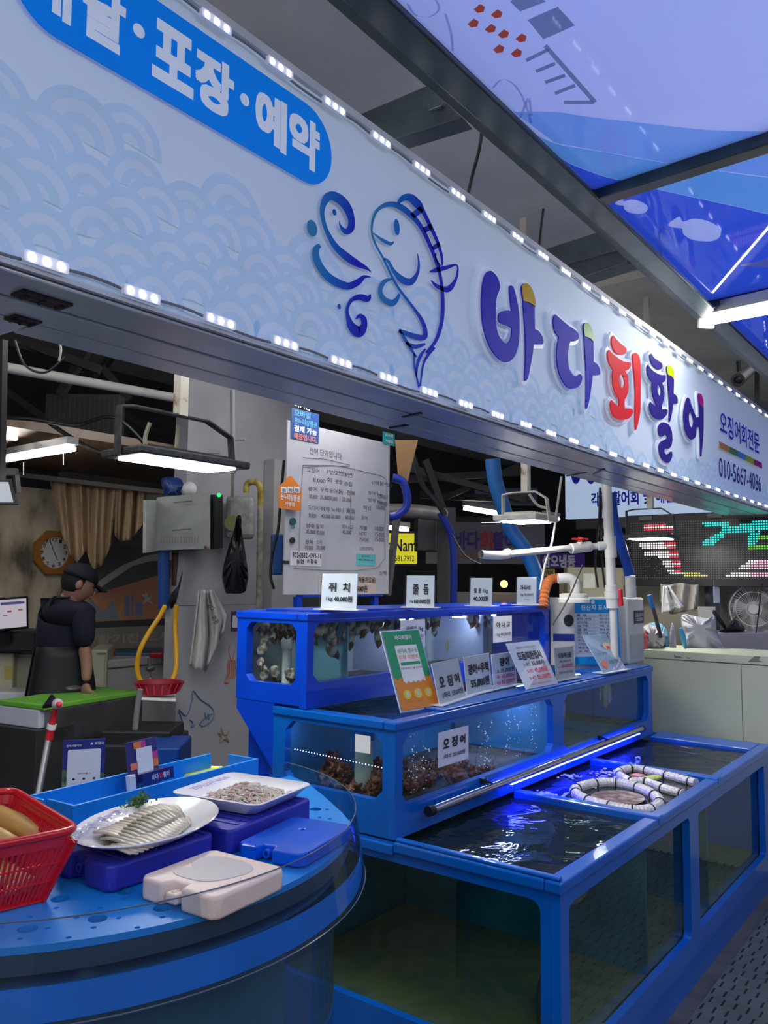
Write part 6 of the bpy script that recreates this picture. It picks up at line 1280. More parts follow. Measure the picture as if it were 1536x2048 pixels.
bline(cr([(606,930),(640,930),(680,932),(740,946),(768,955),(772,975),(768,1060),(755,1135),(600,1137),(598,1125),(600,1050),(606,930)], 3, False)); bline([(606,934),(660,931),(700,932)]); bline([(702,975),(700,1060)]); bline([(606,915),(650,918),(700,930)])
def bsheet(px0, px1, m_, nm, n=.001, rot=0): a, b = bx(*px0), bx(*px1); obj(nm, MB().box((a[0],b[1],n),(b[0],a[1],n+.002), WBF), m_, wb); return a, b
bsheet((580,1101),(642,1133), mat('strip_white', (.68,.69,.72), .4), 'account_strip'); bsheet((637,1150),(752,1188), mat('note_beige', (.60,.50,.44), .5), 'beige_note')
bsheet((582,815),(636,888), mat('poster_blue', (.02,.08,.30), .45), 'blue_poster', .003)
for s_t, y, m_ in (('여기는',812,PAPER),('모바일',829,mat('cyan_ink',(.1,.4,.65),.5)),('온누리상품권',846,mat('cyan_ink')),('결제 가능',861,PAPER),('매장입니다.',876,mat('salmon',(.75,.25,.18),.5))):
    bt(s_t, 587, y-6, 632 if len(s_t) > 4 else 610+len(s_t)*3, y+6, m_, .03, .0065)
bsheet((765,863),(788,893), mat('sticker_teal', (.01,.28,.30), .45), 'teal_sticker', .003); bt('온누리',769,868,784,874, PAPER, .02,.0065); bt('가맹점',769,880,784,886, PAPER, .02,.0065)
bsheet((712,1107),(750,1132), mat('memo_cyan', (.12,.52,.55), .5), 'cyan_memo'); bt('통장번호',722,1111,738,1114, INK,0,.004); bt('바다회활어',716,1118,744,1122, INK,0,.004)
for px, m_, r in (((584,1043),mat('magnet_green',(.01,.10,.09),.4),.022),((583,1081),BLACK,.018)):
    a = bx(*px); obj('magnet', MB().prism(ell(a[0],a[1],r,r*.9,16), WBF, .001, .012), m_, wb, bevel=.002)
obj('magnet_hook', MB().tube(cr3([at(585,1050,Y=BY-.01),at(584,1056,Y=BY-.02),at(588,1056,Y=BY-.025),at(588,1052,Y=BY-.02)],4), .003, 6), mat('magnet_green'), wb)
bsheet((563,1121),(577,1128), INK, 'name_tag', .003)
# orange gift-certificate tag
t = thing('orange_tag', at(580,990,Y=BY-.05), 'orange house-shaped shop tag overlapping the whiteboard edge', 'tag'); TFr = FY(BY-.03)
ob = lambda pts: [bx(x, y, BY-.03) for x, y in pts]
flat([ob([(557,1016),(556,975),(577,953),(582,952),(601,976),(603,986),(600,1022)][::-1])], TFr, mat('tag_orange', (.75,.22,.03), .4), t, 'tag_body', 0, .003)
def tb(s, x0_, y0_, x1_, y1_, m_=PAPER): a = bx(x0_,(y0_+y1_)/2,BY-.03); b = bx(x1_,(y0_+y1_)/2,BY-.03); text(s, TFr, (a[0], bx((x0_+x1_)/2,y1_,BY-.03)[1], b[0], bx((x0_+x1_)/2,y0_,BY-.03)[1]), m_, t, .03, .005)
tb('온누리상품권',560,989,598,1001); tb('가맹점',568,1004,588,1012)
for x in (561,574,587): flat([ob([(x,985),(x,973),(x+11,974),(x+11,986)][::-1])], TFr, PAPER, t, 'card_icon', .004, .001); flat([ob([(x+2,983),(x+2,977),(x+9,978),(x+9,984)][::-1])], TFr, mat('icon_grey',(.2,.25,.35),.5), t, 'card_icon', .0055, .001)
crate((544,1068),(566,1150), 4.7, .05, 'blue_bottle_rack', mat('rack_blue', (.02,.08,.30), .4), 'narrow blue and white box beside the whiteboard lower left edge', 'box'); cable([(568,920,4.4),(562,990,4.4),(556,1060,4.4),(546,1100,4.4),(541,1150,4.4),(548,1178,4.4)], .008, 'black cable running down beside the whiteboard')
# ================================================================ stall middle, dark hall beyond
def tagd(o, l, c): return tag(o, l, c)
DD = 8.0
def board(px, D, m, nm, label, cat='banner'):
    (x0_,y0_),(x1_,y1_) = px; BL, BR = dp(x0_,y1_,D), dp(x1_,y1_,D); BR.z = BL.z; fr = Fr(BL, BR-BL, (0,0,1)); W_ = (BR-BL).length; H_ = dp(x0_,y0_,D).z-BL.z
    t = thing(nm, BL, label, cat); obj('panel', MB().box((0,0,-.03),(W_,H_,0), fr), m, t); 
    def tx(s, x0, y0, x1, y1, m_, bo=.02): text(s, fr, ((x0-x0_)/(x1_-x0_)*W_, (y1_-y1)/(y1_-y0_)*H_, (x1-x0_)/(x1_-x0_)*W_, (y1_-y0)/(y1_-y0_)*H_), m_, t, bo, .004)
    return t, fr, W_, H_, tx
YB = mat('sign_yellow', (.85,.80,.02), .4, emit=(.85,.8,.02), es=.55); PI = mat('sign_purple', (.05,.01,.25), .5)
t, fr, W_, H_, tx = board(((770,1066),(834,1127)), 7.6, YB, 'yellow_sign', 'lit yellow sign with purple lettering beyond the whiteboard', 'sign'); tx('t Nam', 772,1078,832,1102, PI, .02); tx('32.6681.7912', 772,1111,828,1122, PI, .01); obj('border', MB().box((0,-.02,-.01),(W_,-.003,.004), fr), PI, t); obj('border', MB().box((0,H_+.003,-.01),(W_,H_+.02,.004), fr), PI, t)
t, fr, W_, H_, tx = board(((905,1044),(1090,1127)), 7.9, mat('banner_grey', (.17,.16,.20), .6), 'shop_banner', 'dim grey banner repeating the shop name behind the blue pipe'); 
for s_t, a, b, m_ in (('바',910,933,PI),('다',935,958,PI),('회',960,984,mat('dull_red', (.40,.02,.04), .5)),('활',986,1008,PI),('어',1010,1034,PI)): tx(s_t, a,1062,b,1098, m_, .03)
tx('010-5667-4086', 915,1108,960,1116, mat('dull_orange', (.40,.14,.04), .5), .02)
t, fr, W_, H_, tx = board(((852,1104),(893,1127)), 7.7, mat('banner_pale', (.20,.20,.22), .6), 'small_banner', 'small pale banner with white figure prints left of the dark post')
t, fr, W_, H_, tx = board(((1082,1106),(1170,1136)), 7.6, PI, 'purple_banner', 'purple banner with bold white lettering below the floodlight'); tx('삼오냉동', 1085,1110,1150,1134, mat('banner_white2', (.55,.55,.6), .5), .04)
t, fr, W_, H_, tx = board(((1080,1137),(1110,1152)), 7.55, mat('strip_yellow', (.35,.32,.03), .5), 'yellow_strip', 'small yellow strip notice under the purple banner'); tx('가격표',1084,1141,1106,1149, INK, .02)
board(((950,975),(1075,1010)), 9.5, mat('dim_blue_sign', (.03,.05,.10), .5), 'dim_sign', 'unlit dark blue sign high in the far hall', 'sign')
# lit far tubes
tubelamp((930,1017),(1002,1029), 8.5, 8.9, 'long lit tube lamp in the far hall left of the square floodlight', .07); tubelamp((780,1056),(815,1060), 8.6, 8.8, 'lit tube lamp above the yellow sign', .07); tubelamp((1085,1034),(1119,1039), 8.8, 8.8, 'lit tube lamp just right of the square floodlight', .06); tubelamp((945,1046),(1005,1044), 9.3, 9.3, 'dim lit tube lamp above the grey banner', .05, 3)
# structure, ducts
def pbar(p, q, D, w_, label, m=None, nm='steel_bar', cat='beam', D2=None): return tag(obj(nm, MB().bar(dp(*p,D), dp(*q,D2 or D), w_), m or mat('strut_dark')), label, cat)
for i, (p, q, D, w_, l) in enumerate((((800,930),(1050,1000),6.5,.05,'thin dark ceiling bar sloping down behind the pipe'),((790,960),(1040,945),7.5,.06,'level dark ceiling bar left of the floodlight'),((850,920),(900,1060),6.2,.05,'leaning dark bar right of the whiteboard'),((1040,930),(880,1000),8,.05,'dark bar sloping left in the far ceiling'),((840,990),(1060,1000),8.3,.07,'far level duct bar behind the banners'),((900,1040),(1100,1036),8.4,.06,'bar above the grey banner'))): pbar(p, q, D, w_, l)
pbar((893,1015),(893,1600), 6.0, .10, 'grey upright post in the middle of the dark hall', mat('post_grey', (.09,.09,.10), .6), 'steel_post', 'post')
pd = mat('duct_silver', (.32,.31,.29), .4, .5, var=.3, vs=10)
o = obj('silver_duct', MB().tube(cr3([dp(770,1022,5.6),dp(820,1022,5.7),(dp(890,1030,5.8))], 5), .05, 14), pd, smooth=50); tag(o, 'horizontal silver duct right of the whiteboard', 'duct')
o, fr, W_, H_ = crate((836,1036),(888,1102), 6.1, .2, 'grey_case', mat('case_grey', (.10,.105,.115), .35), 'dark grey metal case hanging below the silver duct', 'case')
obj('highlight_strip', MB().box((W_*.68,.0,.001),(W_*.71,H_,.006), fr), pd, o)
bl = mat('hose_navy', (.01,.03,.28), .35)
o = obj('navy_hose', MB().tube(cr3([dp(785,955,4.4),dp(805,963,4.4),dp(814,990,4.4),dp(812,1015,4.4),dp(795,1030,4.4),dp(780,1033,4.4)], 6), .022, 12), bl, smooth=60); tag(o, 'dark blue hose curling out behind the whiteboard edge', 'hose')
o = obj('navy_hose', MB().tube(cr3([dp(880,1025,5.4),dp(892,1045,5.4),dp(904,1075,5.4),dp(908,1130,5.4),dp(907,1212,5.4)], 6), .024, 12), bl, smooth=60); tag(o, 'dark blue hose dropping beside the grey post', 'hose')
o = obj('blue_pipe', MB().tube(cr3([dp(985,918,4.9),dp(990,960,4.9),dp(1005,1010,4.9),dp(1022,1060,4.9),dp(1050,1100,4.9),dp(1072,1150,4.9),dp(1082,1212,4.9)], 6), .045, 16), mat('pipe_azure', (.01,.10,.30), .4), smooth=60); tag(o, 'thick blue pipe slanting down behind the square floodlight', 'pipe')
pbar((795,1025),(775,1190), 5.3, .035, 'grey leaning metal rail beside the whiteboard', mat('rail_metal', (.20,.20,.20), .4, .4), 'metal_rail', 'rail')
o = obj('wooden_board', MB().add([dp(790,880,4.6),dp(836,880,4.6),dp(815,965,4.6),dp(797,965,4.6)], [(0,1,2,3)]), mat('board_brown', (.22,.12,.05), .6), solid=.02); tag(o, 'brown wooden board hanging at the right edge of the whiteboard', 'board')
cable([(825,905,4.8),(835,940,4.8),(848,975,4.8),(870,1000,4.8),(890,1030,4.8)], .016, 'thick dark cable bundle sloping right of the whiteboard'); cable([(905,1070,4.6),(930,1110,4.6),(962,1128,4.6)], .006, 'thin black wire crossing the grey banner')
cable([(1123,953,4.3),(1115,1010,4.3),(1105,1080,4.3),(1090,1130,4.3),(1080,1180,4.3)], .006, 'pale straight cord hanging from the soffit', mat('white_wire'), 'cord')
# square floodlight
whl = mat('lamp_cream', (.55,.54,.47), .45, var=.2, vs=20)
t, F2, L2_ = flood(1052,1045, 4.15, (0,-1,0), .10, .20, 'square cream floodlight with white bracket hanging mid frame', whl, 0, .155, .035)
cable([(1058,988,4.1),(1075,1010,4.1),(1095,1018,4.1),(1098,1035,4.1)], .007, 'pale cable curving over the square floodlight', whl)
t, F3, L3_ = flood(1302,1079, 5.3, (0,-1,0), .13, .18, 'dark-bracketed floodlight glowing in front of the display panel', dkm, 0, .20, .03)
# counters under the hall
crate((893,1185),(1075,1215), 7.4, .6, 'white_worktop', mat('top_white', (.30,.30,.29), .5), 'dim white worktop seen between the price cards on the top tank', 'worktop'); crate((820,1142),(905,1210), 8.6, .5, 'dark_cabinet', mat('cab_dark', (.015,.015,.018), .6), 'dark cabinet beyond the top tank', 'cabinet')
crate((880,1150),(897,1200), 7.2, .1, 'stacked_cartons', mat('carton_tan', (.35,.28,.16), .6), 'small tan carton stack beside the post', 'carton'); o = obj('amber_lamp', MB().ball(dp(1008,1168,7.3), .035, 10), emis('amber', (1,.45,.1), 5), smooth=1); tag(o, 'tiny amber lamp glowing above the white worktop', 'lamp')
# ================================================================ pvc pipework
t = thing('pvc_pipework', at(1240,1340,Z=1.13), 'white plastic riser pipe with red-handled valves and a long side spout', 'pipe')
DP = 4.44
def V_(x, y, d=0): return dp(x, y, DP+d)
rz_ = [V_(1213,960), V_(1216,1020), V_(1222,1150), V_(1230,1338)]
obj('riser', MB().tube([V_(1213,965), V_(1223,1176)], .026, 16), PVC, t, smooth=50); obj('riser', MB().tube([V_(1226,1215), V_(1230,1338)], .020, 16), PVC, t, smooth=50)
obj('tee', MB().tube([V_(1219,1072), V_(1222,1115)], .032, 16), PVC, t, smooth=50); obj('coupling', MB().tube([V_(1223,1170), V_(1226,1215)], .034, 16).tube([V_(1223.6,1182), V_(1224.5,1196)], .040, 16), PVC, t, smooth=50)
obj('valve_lever', MB().bar(V_(1240,1178,-.02), V_(1242,1212,-.02), .022, .03), mat('valve_red', (.72,.03,.04), .35), t, bevel=.005)
obj('spout_pipe', MB().tube([V_(1216,1091), V_(1185,1093), V_(1140,1096,-.05), V_(1018,1108,-.35)], .017, 16), PVC, t, smooth=50); obj('spout_elbow', MB().tube(cr3([V_(1018,1107,-.35), V_(1005,1110,-.38), V_(985,1110,-.42), V_(962,1109,-.46)],4), .021, 16, caps=False), PVC, t, smooth=50)
obj('socket', MB().tube([V_(1018,1107,-.35), V_(1010,1108,-.36)], .025, 16), PVC, t, smooth=50); obj('socket', MB().tube([V_(1212,1091), V_(1196,1092)], .023, 16), PVC, t, smooth=50)
obj('spout_mouth', MB().tube([V_(963,1109,-.46), V_(959,1109,-.465)], .013, 16), mat('mouth_dark', (.10,.10,.09), .6), t)
obj('valve_body', MB().tube([V_(1180,1093), V_(1142,1097,-.05)], .028, 16).tube([V_(1160,1096,-.03), V_(1160,1084,-.03)], .017, 14), PVC, t, smooth=50)
hd = V_(1160,1078,-.03); mb = MB().tube([V_(1160,1086,-.03), V_(1160,1074,-.03)], .010, 12)
for k in range(4): a_ = math.pi/4+math.pi/2*k; mb.bar(hd, hd+Vector((math.cos(a_),math.sin(a_),0))*.045, .016, .010)
obj('valve_handle', mb, mat('valve_red'), t, bevel=.003)
pipe('blue_hose', [(1222,985),(1228,1040),(1245,1100),(1260,1150)], 4.6, .028, mat('hose_blue', (.01,.07,.42), .35), 'blue hose running down to the right of the white riser', 'hose')
pipe('white_coupling', [(1260,1152),(1262,1195)], 4.6, .030, PVC, 'white coupling at the lower end of the blue hose', 'coupling')
for i, (xs_, l) in enumerate((((1200,1198,1190,1196),'black cable bundle strand left of the white riser'),((1206,1202,1204,1210),'black cable strand nearest the white riser'))): cable([(xs_[0],975,4.5),(xs_[1],1040,4.5),(xs_[2],1120,4.5),(xs_[3],1175,4.5)], .006, l)
cable([(1165,1130,4.2),(1140,1190,4.2),(1105,1250,4.15)], .004, 'thin black wire slanting in front of the beige machine')
# orange corrugated hose
Q = cr3([dp(1118,1156,4.6),dp(1100,1160,4.6),dp(1090,1180,4.55),dp(1086,1215,4.5)], 14); r_l = [.026*(1+.13*math.sin(i*2.1)) for i in range(len(Q))]
o = obj('corrugated_hose', MB().tube(Q, r_l, 14), mat('hose_orange', (.42,.12,.03), .45), smooth=30); tag(o, 'orange-brown corrugated hose bending behind the top tank', 'hose')
pipe('pvc_elbow', [(1116,1157),(1140,1157),(1150,1170),(1150,1186)], 4.55, .028, PVC, 'white elbow pipe joining the corrugated hose', 'pipe')
# ================================================================ chiller, board, display
CM = mat('chiller_white', (.58,.60,.55), .4); chl = thing('water_chiller', (4.55,1.95,1.13), 'white water chiller standing at the right end of the middle tank', 'chiller')
a = at(1250,1328,Z=1.131); cy0 = 1.72; X0c, X1c = 4.37, 4.70; zc_t = at(1283,1200,X=4.6).z
cf = Fr((4.38,cy0+.30,1.131), (0,-1,0), (0,0,1)); P_a, P_b = at(1245,1328,Z=1.131), at(1283,1322,Z=1.131)
zt_c = dp(1283,1195,(P_b-CAM).dot(_f)).z
obj('body', MB().box((P_a.x,P_b.y-.02,1.131),(P_b.x,P_a.y+.24,zt_c)), CM, chl, bevel=.012); obj('vent_grille', MB().box((P_a.x+.02,P_b.y-.023,1.16),(P_b.x-.02,P_b.y-.0205,1.30)), mat('grille_pale', (.42,.44,.42), .5), chl)
FL_ = Fr((P_a.x,P_b.y-.021,1.131), (1,0,0), (0,0,1)); Wc = P_b.x-P_a.x; Hc = zt_c-1.131
obj('name_plate', MB().box((Wc*.35,Hc*.60,0),(Wc*.95,Hc*.80,.003), FL_), mat('plate_navy', (.012,.02,.06), .4), chl); text('모듬 냉각기\nCOOLER', FL_, (Wc*.42,Hc*.64,Wc*.88,Hc*.76), PAPER, chl, .01, .004)
t, fr, W_, H_, tx = board(((1102,1195),(1150,1330)), 4.62, mat('chiller_side', (.50,.50,.48), .5), 'side_machine', 'off-white machine panel with navy strip and round badge beside the info board', 'machine'); obj('navy_strip', MB().box((W_*.1,H_*.36,.001),(W_*.98,H_*.46,.004), fr), mat('strip_navy2', (.01,.02,.2), .4), t); obj('badge', MB().prism(ell(W_*.75,H_*.66,.028,.034,18), fr, .001, .006), INK, t)
t = thing('filter_cap', dp(1148,1195,4.5), 'white round filter cap on the machine behind the info board', 'filter'); obj('cap_body', MB().lathe([(.085,0),(.085,.02),(.078,.025),(.078,.045),(.06,.05),(.0005,.05)], dp(1148,1205,4.5), None, 28), PVC, t, smooth=40)
# info board on origin of fish
io, fr, Wd, h = card('origin_board', [(1141,1330),(1243,1328)], 1.14, 1198, [], 'bright blue information board with a ruled white table beside the chiller', 5, m=mat('board_cyan', (.0,.30,.72), .35), foot=False, border=False)
obj('white_table', MB().box((.08*Wd,.12*h,.0005),(.92*Wd,.78*h,.0016), fr), mat('table_white', (.66,.72,.80), .4), io)
text('원산지 표시', fr, (.26*Wd,.83*h,.78*Wd,.91*h), PAPER, io, .02, .0015); obj('peg_hole', MB().poly([fr.p(*p,.0012) for p in ell(.5*Wd,.955*h,.012,.012,12)]), PAPER, io)
ln = mat('line_blue', (.25,.38,.55), .5)
for k in range(12): v = .78-.055*k; obj('table_line', MB().poly([fr.p(.08*Wd,v*h,.0022),fr.p(.92*Wd,v*h,.0022),fr.p(.92*Wd,v*h+.0012,.0022),fr.p(.08*Wd,v*h+.0012,.0022)]), ln, io)
obj('table_line', MB().poly([fr.p(.5*Wd,.175*h,.0022),fr.p(.5*Wd+.001,.175*h,.0022),fr.p(.5*Wd+.001,.78*h,.0022),fr.p(.5*Wd,.78*h,.0022)]), ln, io)
for k, (a_, b_) in enumerate((('품 목','원산지'),('광어  우럭','국내산'),('도다리','국내산'),('농 어','국 산'),('줄 돔','국내 양식'),('방 어','국산'),('오징어','국산'),('아나고 쥐치','국내산'),('가리비 소라','국내산'),('해삼 멍게','국산'),('소 라','국산'))):
    v = .78-.055*k-.012; text(a_, fr, (.16*Wd,(v-.034)*h,.44*Wd if len(a_) > 4 else .36*Wd,v*h), INK, io, .01, .003); text(b_, fr, (.60*Wd,(v-.034)*h,.84*Wd,v*h), INK, io, .01, .003)
text('● 국립수산물품질관리원', fr, (.34*Wd,.06*h,.70*Wd,.09*h), mat('slate_ink'), io, 0, .0015)
# LED moving-letter display
LX = 6.0; LF = FX(LX)
def lx(x, y): P = at(x, y, X=LX); return (-P.y, P.z)
u0, v0 = lx(1262,1158); u1 = lx(1536,1158)[0]+.75; v1 = lx(1275,1044)[1]
ld = thing('led_display', (LX,1.6,v0), 'black dot-matrix display showing red, teal and white pixels', 'display')
obj('housing', MB().box((u0-.03,v0-.05,-.09),(u1,v1+.05,0), LF), BLACK, ld, bevel=.005); obj('display_face', MB().poly([LF.p(u0,v0,.001),LF.p(u1-.03,v0,.001),LF.p(u1-.03,v1,.001),LF.p(u0,v1,.001)]), mat('display_black', (.012,.012,.016), .3), ld)
for x in (1292,1430): u = lx(x,1040)[0]; obj('bracket', MB().box((u-.05,v1+.01,.0),(u+.05,v1+.04,.012), LF), mat('dull_metal'), ld)
teal = [[(1408,1056),(1455,1042),(1456,1052),(1440,1060),(1490,1058),(1520,1040),(1536,1040),(1560,1045),(1560,1058),(1520,1062),(1520,1085),(1512,1092),(1500,1092),(1492,1080),(1500,1068),(1455,1066),(1440,1078),(1420,1092),(1404,1092),(1412,1080),(1440,1068),(1444,1056),(1410,1060)]]
tealx = [[(1406,1046),(1456,1042),(1456,1054),(1408,1056)],[(1444,1055),(1536,1052),(1536,1062),(1440,1066)],[(1404,1082),(1440,1064),(1452,1070),(1428,1090),(1404,1092)],[(1474,1050),(1520,1041),(1560,1041),(1560,1049),(1474,1052)],[(1492,1070),(1520,1062),(1512,1092),(1498,1090)]]
redp = [(1285,1048),(1350,1050),(1345,1068),(1350,1085),(1362,1130),(1366,1150),(1340,1150),(1325,1130),(1310,1112),(1290,1112),(1276,1080),(1288,1065)]
blackhole = [[(1290,1115),(1316,1112),(1336,1145),(1336,1152),(1290,1152)]]
pink = [(1452,1152),(1500,1120),(1560,1108),(1760,1100),(1760,1152)]; grn = [(1510,1070),(1760,1060),(1760,1108),(1498,1112),(1495,1098)]; yel = [(1368,1142),(1390,1142),(1420,1152),(1368,1152)]
cols = {'dim':(mat('pixel_dim',(.30,.30,.30),.4), None), 'teal':(emis('px_teal',(.02,.75,.65),1.6),0), 'red':(emis('px_red',(.9,.05,.08),2),0), 'white':(emis('px_white',(.95,.85,.85),1.7),0), 'pinkw':(emis('px_pink',(.95,.45,.6),1.6),0), 'green':(emis('px_green',(.15,.6,.05),1.2),0), 'yellow':(emis('px_yellow',(.8,.75,.25),1.3),0)}
MBs = {k: MB() for k in cols}; NX, NY = int((u1-.04-u0)/.0168), int((v1-v0)/.0168); rl = random.Random(8)
for i in range(NX):
    for j in range(NY):
        u, v = u0+.01+i*.0168, v0+.01+j*.0168; px, py = pxy(LF.p(u, v)); k = 'dim'; row_ = j//2
        if any(inside((px,py), p) for p in tealx): k = 'teal'
        elif inside((px,py), redp) and j%4 != 0: k = 'white' if (px < 1318+(py-1050)*.35 and py > 1078) or j%4 == 2 else 'red'
        elif inside((px,py), yel): k = 'yellow'
        elif inside((px,py), pink) and j%5 != 3: k = 'white' if px < 1490+(1150-py) and row_%2 else 'pinkw' if px > 1500 else 'white'
        elif inside((px,py), grn) and j%4 < 2: k = 'green'
        if any(inside((px,py), p) for p in blackhole): k = 'dim' if rl.random() < .3 else None
        if k is None: continue
        s_ = .0028 if k == 'dim' else .0054
        MBs[k].add([LF.p(u-s_,v-s_,.003),LF.p(u+s_,v-s_,.003),LF.p(u+s_,v+s_,.003),LF.p(u-s_,v+s_,.003)], [(0,1,2,3)])
for k, m_b in MBs.items():
    if m_b.v: o = obj('pixels_'+k, m_b, cols[k][0], ld)
# neighbour's lightbox sign
NXx = 7.2; NF = FX(NXx)
def nx(x, y): P = at(x, y, X=NXx); return (-P.y, P.z)
a, b = nx(1131,1038), nx(1440,1026); t = thing('neighbour_signboard', (NXx,2.6,a[1]), 'pale blue lit signboard of the next stall seen below the soffit', 'signboard')
obj('lightbox', MB().box((a[0],a[1],-.08),(b[0]+.3,a[1]+.62,0), NF), mat('lightbox_face', (.5,.62,.8), .4, emit=(.50,.64,.88), es=.55, var=.1, vs=1.5), t); obj('bottom_case', MB().box((a[0]+.1,a[1]-.10,-.08),(a[0]+.9,a[1]-.004,-.01), NF), mat('dull_metal'), t)
tq = lambda s, x0_, x1_, y0_, y1_: text(s, NF, (nx(x0_,y1_)[0], nx(x0_,y1_)[1], nx(x1_,y1_)[0], nx(x0_,y0_)[1]), LB, t, .03, .003)
tq('각종 활어회 및 해산물', 1183,1370,986,1013); 
for x in (1152,1182): c_ = nx(x,945); flat([ell(c_[0],c_[1],.05,.11,20)], NF, LB, t, 'brush_letter', .002, .002)
# cream counter of the next stall
CXx = 5.06; t = thing('cream_counter', (CXx,1.2,0), 'chipped cream counter wall closing off the right end of the long tank', 'counter'); ya, yb_ = at(1268,1298,X=CXx).y+.5, .2; zt_ = at(1400,1305,X=CXx).z
cm = ramp_mat('cream_paint', [(.3,(.50,.54,.37)),(.7,(.58,.62,.44))], 2, .5); obj('front_panel', MB().box((CXx,yb_,0),(CXx+.04,ya,zt_-.055)), cm, t); obj('top_board', MB().box((CXx-.006,yb_,zt_-.05),(CXx+.5,ya,zt_)), cm, t, bevel=.004)
for x in (1484,): P = at(x,1400,X=CXx); obj('panel_joint', MB().box((CXx-.001,P.y-.002,.5),(CXx+.001,P.y+.002,zt_-.056)), mat('joint_dark',(.12,.12,.1),.6), t)
chp = mat('bare_wood', (.20,.19,.15), .8)
for pts in ([(1348,1308),(1352,1312),(1362,1313),(1366,1316),(1350,1315)],[(1498,1322),(1505,1316),(1510,1312),(1522,1313),(1518,1320),(1528,1324),(1496,1324)],[(1372,1314),(1382,1315),(1378,1318)]):
    flat([[(-at(x,y,X=CXx).y, at(x,y,X=CXx).z) for x, y in pts]], FX(CXx-.007), chp, t, 'chipped_patch', .0, .001)
struct('wall_right', MB().box((6.4,-1.5,0),(6.5,3.0,at(1400,1165,X=6.4).z+.0)), ramp_mat('cream_hall_wall', [(.3,(.38,.31,.16)),(.5,(.42,.38,.27)),(.7,(.45,.42,.34))], 1.2, .6))
crate((1134,1134),(1250,1200), 6.2, .1, 'notice_wall', mat('notice_cream', (.40,.38,.28), .6), 'cream board with a small poster behind the white riser', 'board'); crate((1166,1147),(1190,1176), 6.0, .01, 'small_poster', mat('poster_white', (.5,.5,.46), .5), 'small white poster on the cream board behind the pipes', 'poster', 0)
crate((1415,1150),(1440,1210), 5.9, .05, 'grey_cabinet_side', mat('cabinet_grey', (.09,.10,.12), .5), 'dark grey cabinet edge behind the plastic bags', 'cabinet'); crate((1428,1160),(1440,1206), 5.75, .01, 'pale_notice', mat('notice_pale', (.42,.48,.58), .5), 'narrow pale blue notice hanging on the grey cabinet', 'notice', 0)
crate((1398,1213),(1432,1260), 5.7, .02, 'white_paper_sheets', mat('sheets', (.50,.50,.44), .5), 'white paper sheets pinned behind the grey bag', 'paper', 0)
# cloth and bags on the counter
clm = mat('cloth_grey', (.40,.38,.34), .8); mb = MB(); mb.grid(30, 14, lambda u, v: dp(1322+75*u, 1168+ (52+8*math.sin(u*4))*v*(1.0 if u > .25 else .7+.3*u*4)+2*math.sin(u*9), 5.75+.04*math.sin(u*18+v*2))); o = obj('hanging_cloth', mb, clm, smooth=1, solid=.008); tag(o, 'greyish cloth hanging under the display panel', 'cloth')
mb = MB(); mb.grid(14, 12, lambda u, v: dp(1327-4*v+(12+34*v)*u, 1172+55*v-12*u*v, 5.6+.04*math.sin(u*12+v))); o = thing('printed_towel', dp(1340,1190,5.6), 'white towel with small black print hanging left of the grey cloth', 'towel'); obj('cloth', mb, mat('towel_white'), o, smooth=1, solid=.008)
text('바다수산', Fr(dp(1332,1214,5.5), CR-CU*.12, CU), (0,0,.07,.035), mat('print_grey',(.12,.12,.12),.6), o, .0, .0)
clp = pane('clear_bag', (.75,.76,.80), 1.4, .15, bump=.8, bs=14, haze=(.60,.62,.68), hz=.55)
bag([(1362,1235),(1372,1228),(1390,1232),(1415,1236),(1430,1232),(1434,1262),(1448,1308),(1372,1305),(1366,1270)], 5.3, .10, 'plastic_bag', mat('bag_grey', (.42,.42,.46), .25, bump=.5, bs=12), 'large greyish translucent plastic bag on the cream counter', seed=4)
bag([(1284,1256),(1300,1248),(1325,1262),(1330,1282),(1320,1298),(1290,1298),(1284,1280)], 5.2, .08, 'plastic_bag', mat('bag_clear', (.45,.42,.44), .2, bump=.6, bs=14), 'crumpled clear plastic bag with red content at the counter left end', seed=6)
bag([(1296,1248),(1318,1246),(1332,1258),(1338,1282),(1336,1300),(1328,1302),(1322,1280),(1312,1262)], 5.3, .05, 'blue_cloth', mat('cloth_blue', (.12,.30,.45), .7), 'light blue cloth roll behind the clear bag', 'cloth', 7)
bag([(1286,1262),(1294,1270),(1296,1298),(1286,1298)], 5.12, .03, 'red_packet', mat('packet_red', (.50,.10,.10), .5), 'red packet tucked at the left end of the cream counter', 'packet', 2)
bag([(1344,1246),(1350,1258),(1352,1300),(1340,1300),(1340,1266)], 5.25, .03, 'striped_bag', mat('bag_stripe', (.30,.27,.36), .5, bump=.5), 'narrow crumpled bag between the blue cloth and the big grey bag', 'bag', 3)
o = obj('blue_spatula', MB().tube([dp(1361,1256,5.15),dp(1366,1275,5.15),dp(1370,1290,5.15),dp(1371,1298,5.15)], [.010,.020,.012,.006], 10), mat('spatula_blue', (.05,.28,.50), .4), smooth=50); tag(o, 'bright blue spatula leaning against the big grey bag', 'spatula')
o = thing('brush_handle', dp(1308,1225,5.1), 'dark rod with blue grip leaning out of the clear bag', 'brush'); obj('rod', MB().tube([dp(1306,1215,5.1),dp(1322,1275,5.1)], .012, 10), mat('rod_dark', (.06,.05,.06), .4), o, smooth=50); obj('grip', MB().tube([dp(1298,1190,5.1),dp(1306,1216,5.1)], [.015,.016], 12), mat('grip_blue', (.03,.15,.42), .4), o, smooth=50)
o, fr, W_, H_ = crate((1438,1265),(1600,1308), 5.45, .3, 'grey_tray_box', mat('box_mauve', (.27,.26,.30), .4), 'plain grey box lying on the right part of the cream counter', 'box', .006)
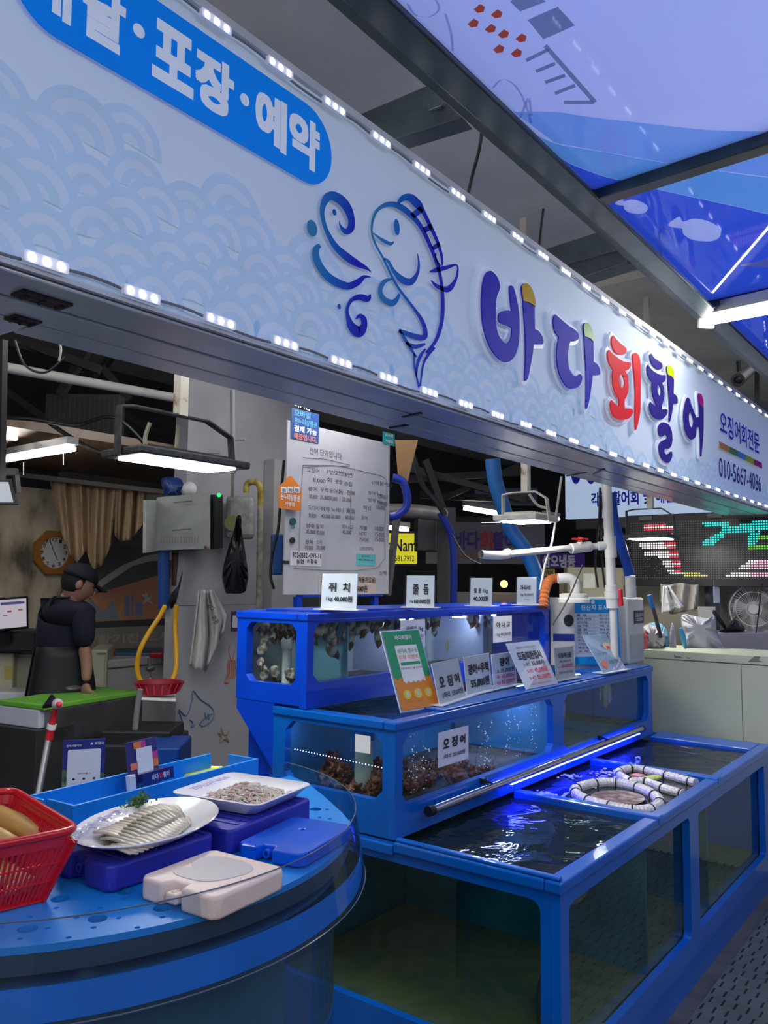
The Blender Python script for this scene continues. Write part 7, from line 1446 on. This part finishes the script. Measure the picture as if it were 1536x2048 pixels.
bag([(1436,1264),(1452,1256),(1470,1238),(1490,1262)], 5.5, .05, 'black_cover', bgp, 'black folded sheet behind the grey box', 'cover', 5); bag([(1425,1226),(1432,1222),(1452,1252),(1446,1256)], 5.55, .02, 'black_bag_strip', BLACK, 'black strap slanting beside the grey bag', 'strap', 5)
# two desk fans
fw = mat('fan_white', (.50,.50,.50), .35)
def fan(cx, cy, D, Rf, yaw_, label):
    c = dp(cx, cy, D); look_ = (CAM-c).normalized(); look_ = (look_+CR*yaw_).normalized(); R_ = look_.cross(Vector((0,0,1))).normalized()*-1; FF = Fr(c, R_, (0,0,1)); t = thing('desk_fan', c-Vector((0,0,Rf+.12)), label, 'fan')
    for rr_, n_ in ((Rf,-.0),(Rf*.99,.03),(Rf*.72,.045),(Rf*.3,.05)): obj('guard_ring', MB().tube([FF.p(rr_*math.cos(2*math.pi*k/32), rr_*math.sin(2*math.pi*k/32), n_) for k in range(32)], .0035 if rr_ < Rf else .006, 6, closed=True), fw, t)
    mb = MB()
    for k in range(48): a_ = 2*math.pi*k/48; mb.tube([FF.p(Rf*.18*math.cos(a_),Rf*.18*math.sin(a_),.05), FF.p(Rf*.7*math.cos(a_+.12),Rf*.7*math.sin(a_+.12),.045), FF.p(Rf*math.cos(a_+.18),Rf*math.sin(a_+.18),.005)], .0014, 4, caps=False)
    obj('guard_wires', mb, fw, t); obj('hub', MB().tube([FF.p(0,0,.045),FF.p(0,0,.06)], Rf*.2, 20), fw, t, smooth=40); obj('motor', MB().tube([FF.p(0,0,-.10),FF.p(0,0,-.01)], [Rf*.28,Rf*.3], 18), fw, t, smooth=40)
    for k in range(3):
        a_ = 2*math.pi*k/3+.5; mb = MB(); mb.grid(6, 4, lambda u, v: FF.p((Rf*.15+Rf*.68*u)*math.cos(a_+.75*v*(.6+.4*u)), (Rf*.15+Rf*.68*u)*math.sin(a_+.75*v*(.6+.4*u)), .012+.03*v)); obj('blade', mb, mat('blade_clear', (.35,.36,.37), .2), t, smooth=1, solid=.002)
    obj('stem', MB().tube([FF.p(0,-Rf*.25,-.05), FF.p(0,-Rf-.10,-.05)], [.035,.045], 12), fw, t, smooth=50); obj('base', MB().lathe([(.11,0),(.11,.02),(.05,.04),(.0005,.04)], c-Vector((0,0,Rf+.12)), None, 24), fw, t, smooth=50); return t
fan(1510,1218,5.7,.165,-.15,'larger white fan whose guard is cut by the right frame edge'); fan(1470,1208,6.05,.13,-.9,'smaller white fan turned sideways behind the larger fan')
cable([(1524,1168,5.2),(1518,1220,5.2),(1512,1266,5.2)], .004, 'thin black wire hanging in front of the larger fan')
finish()
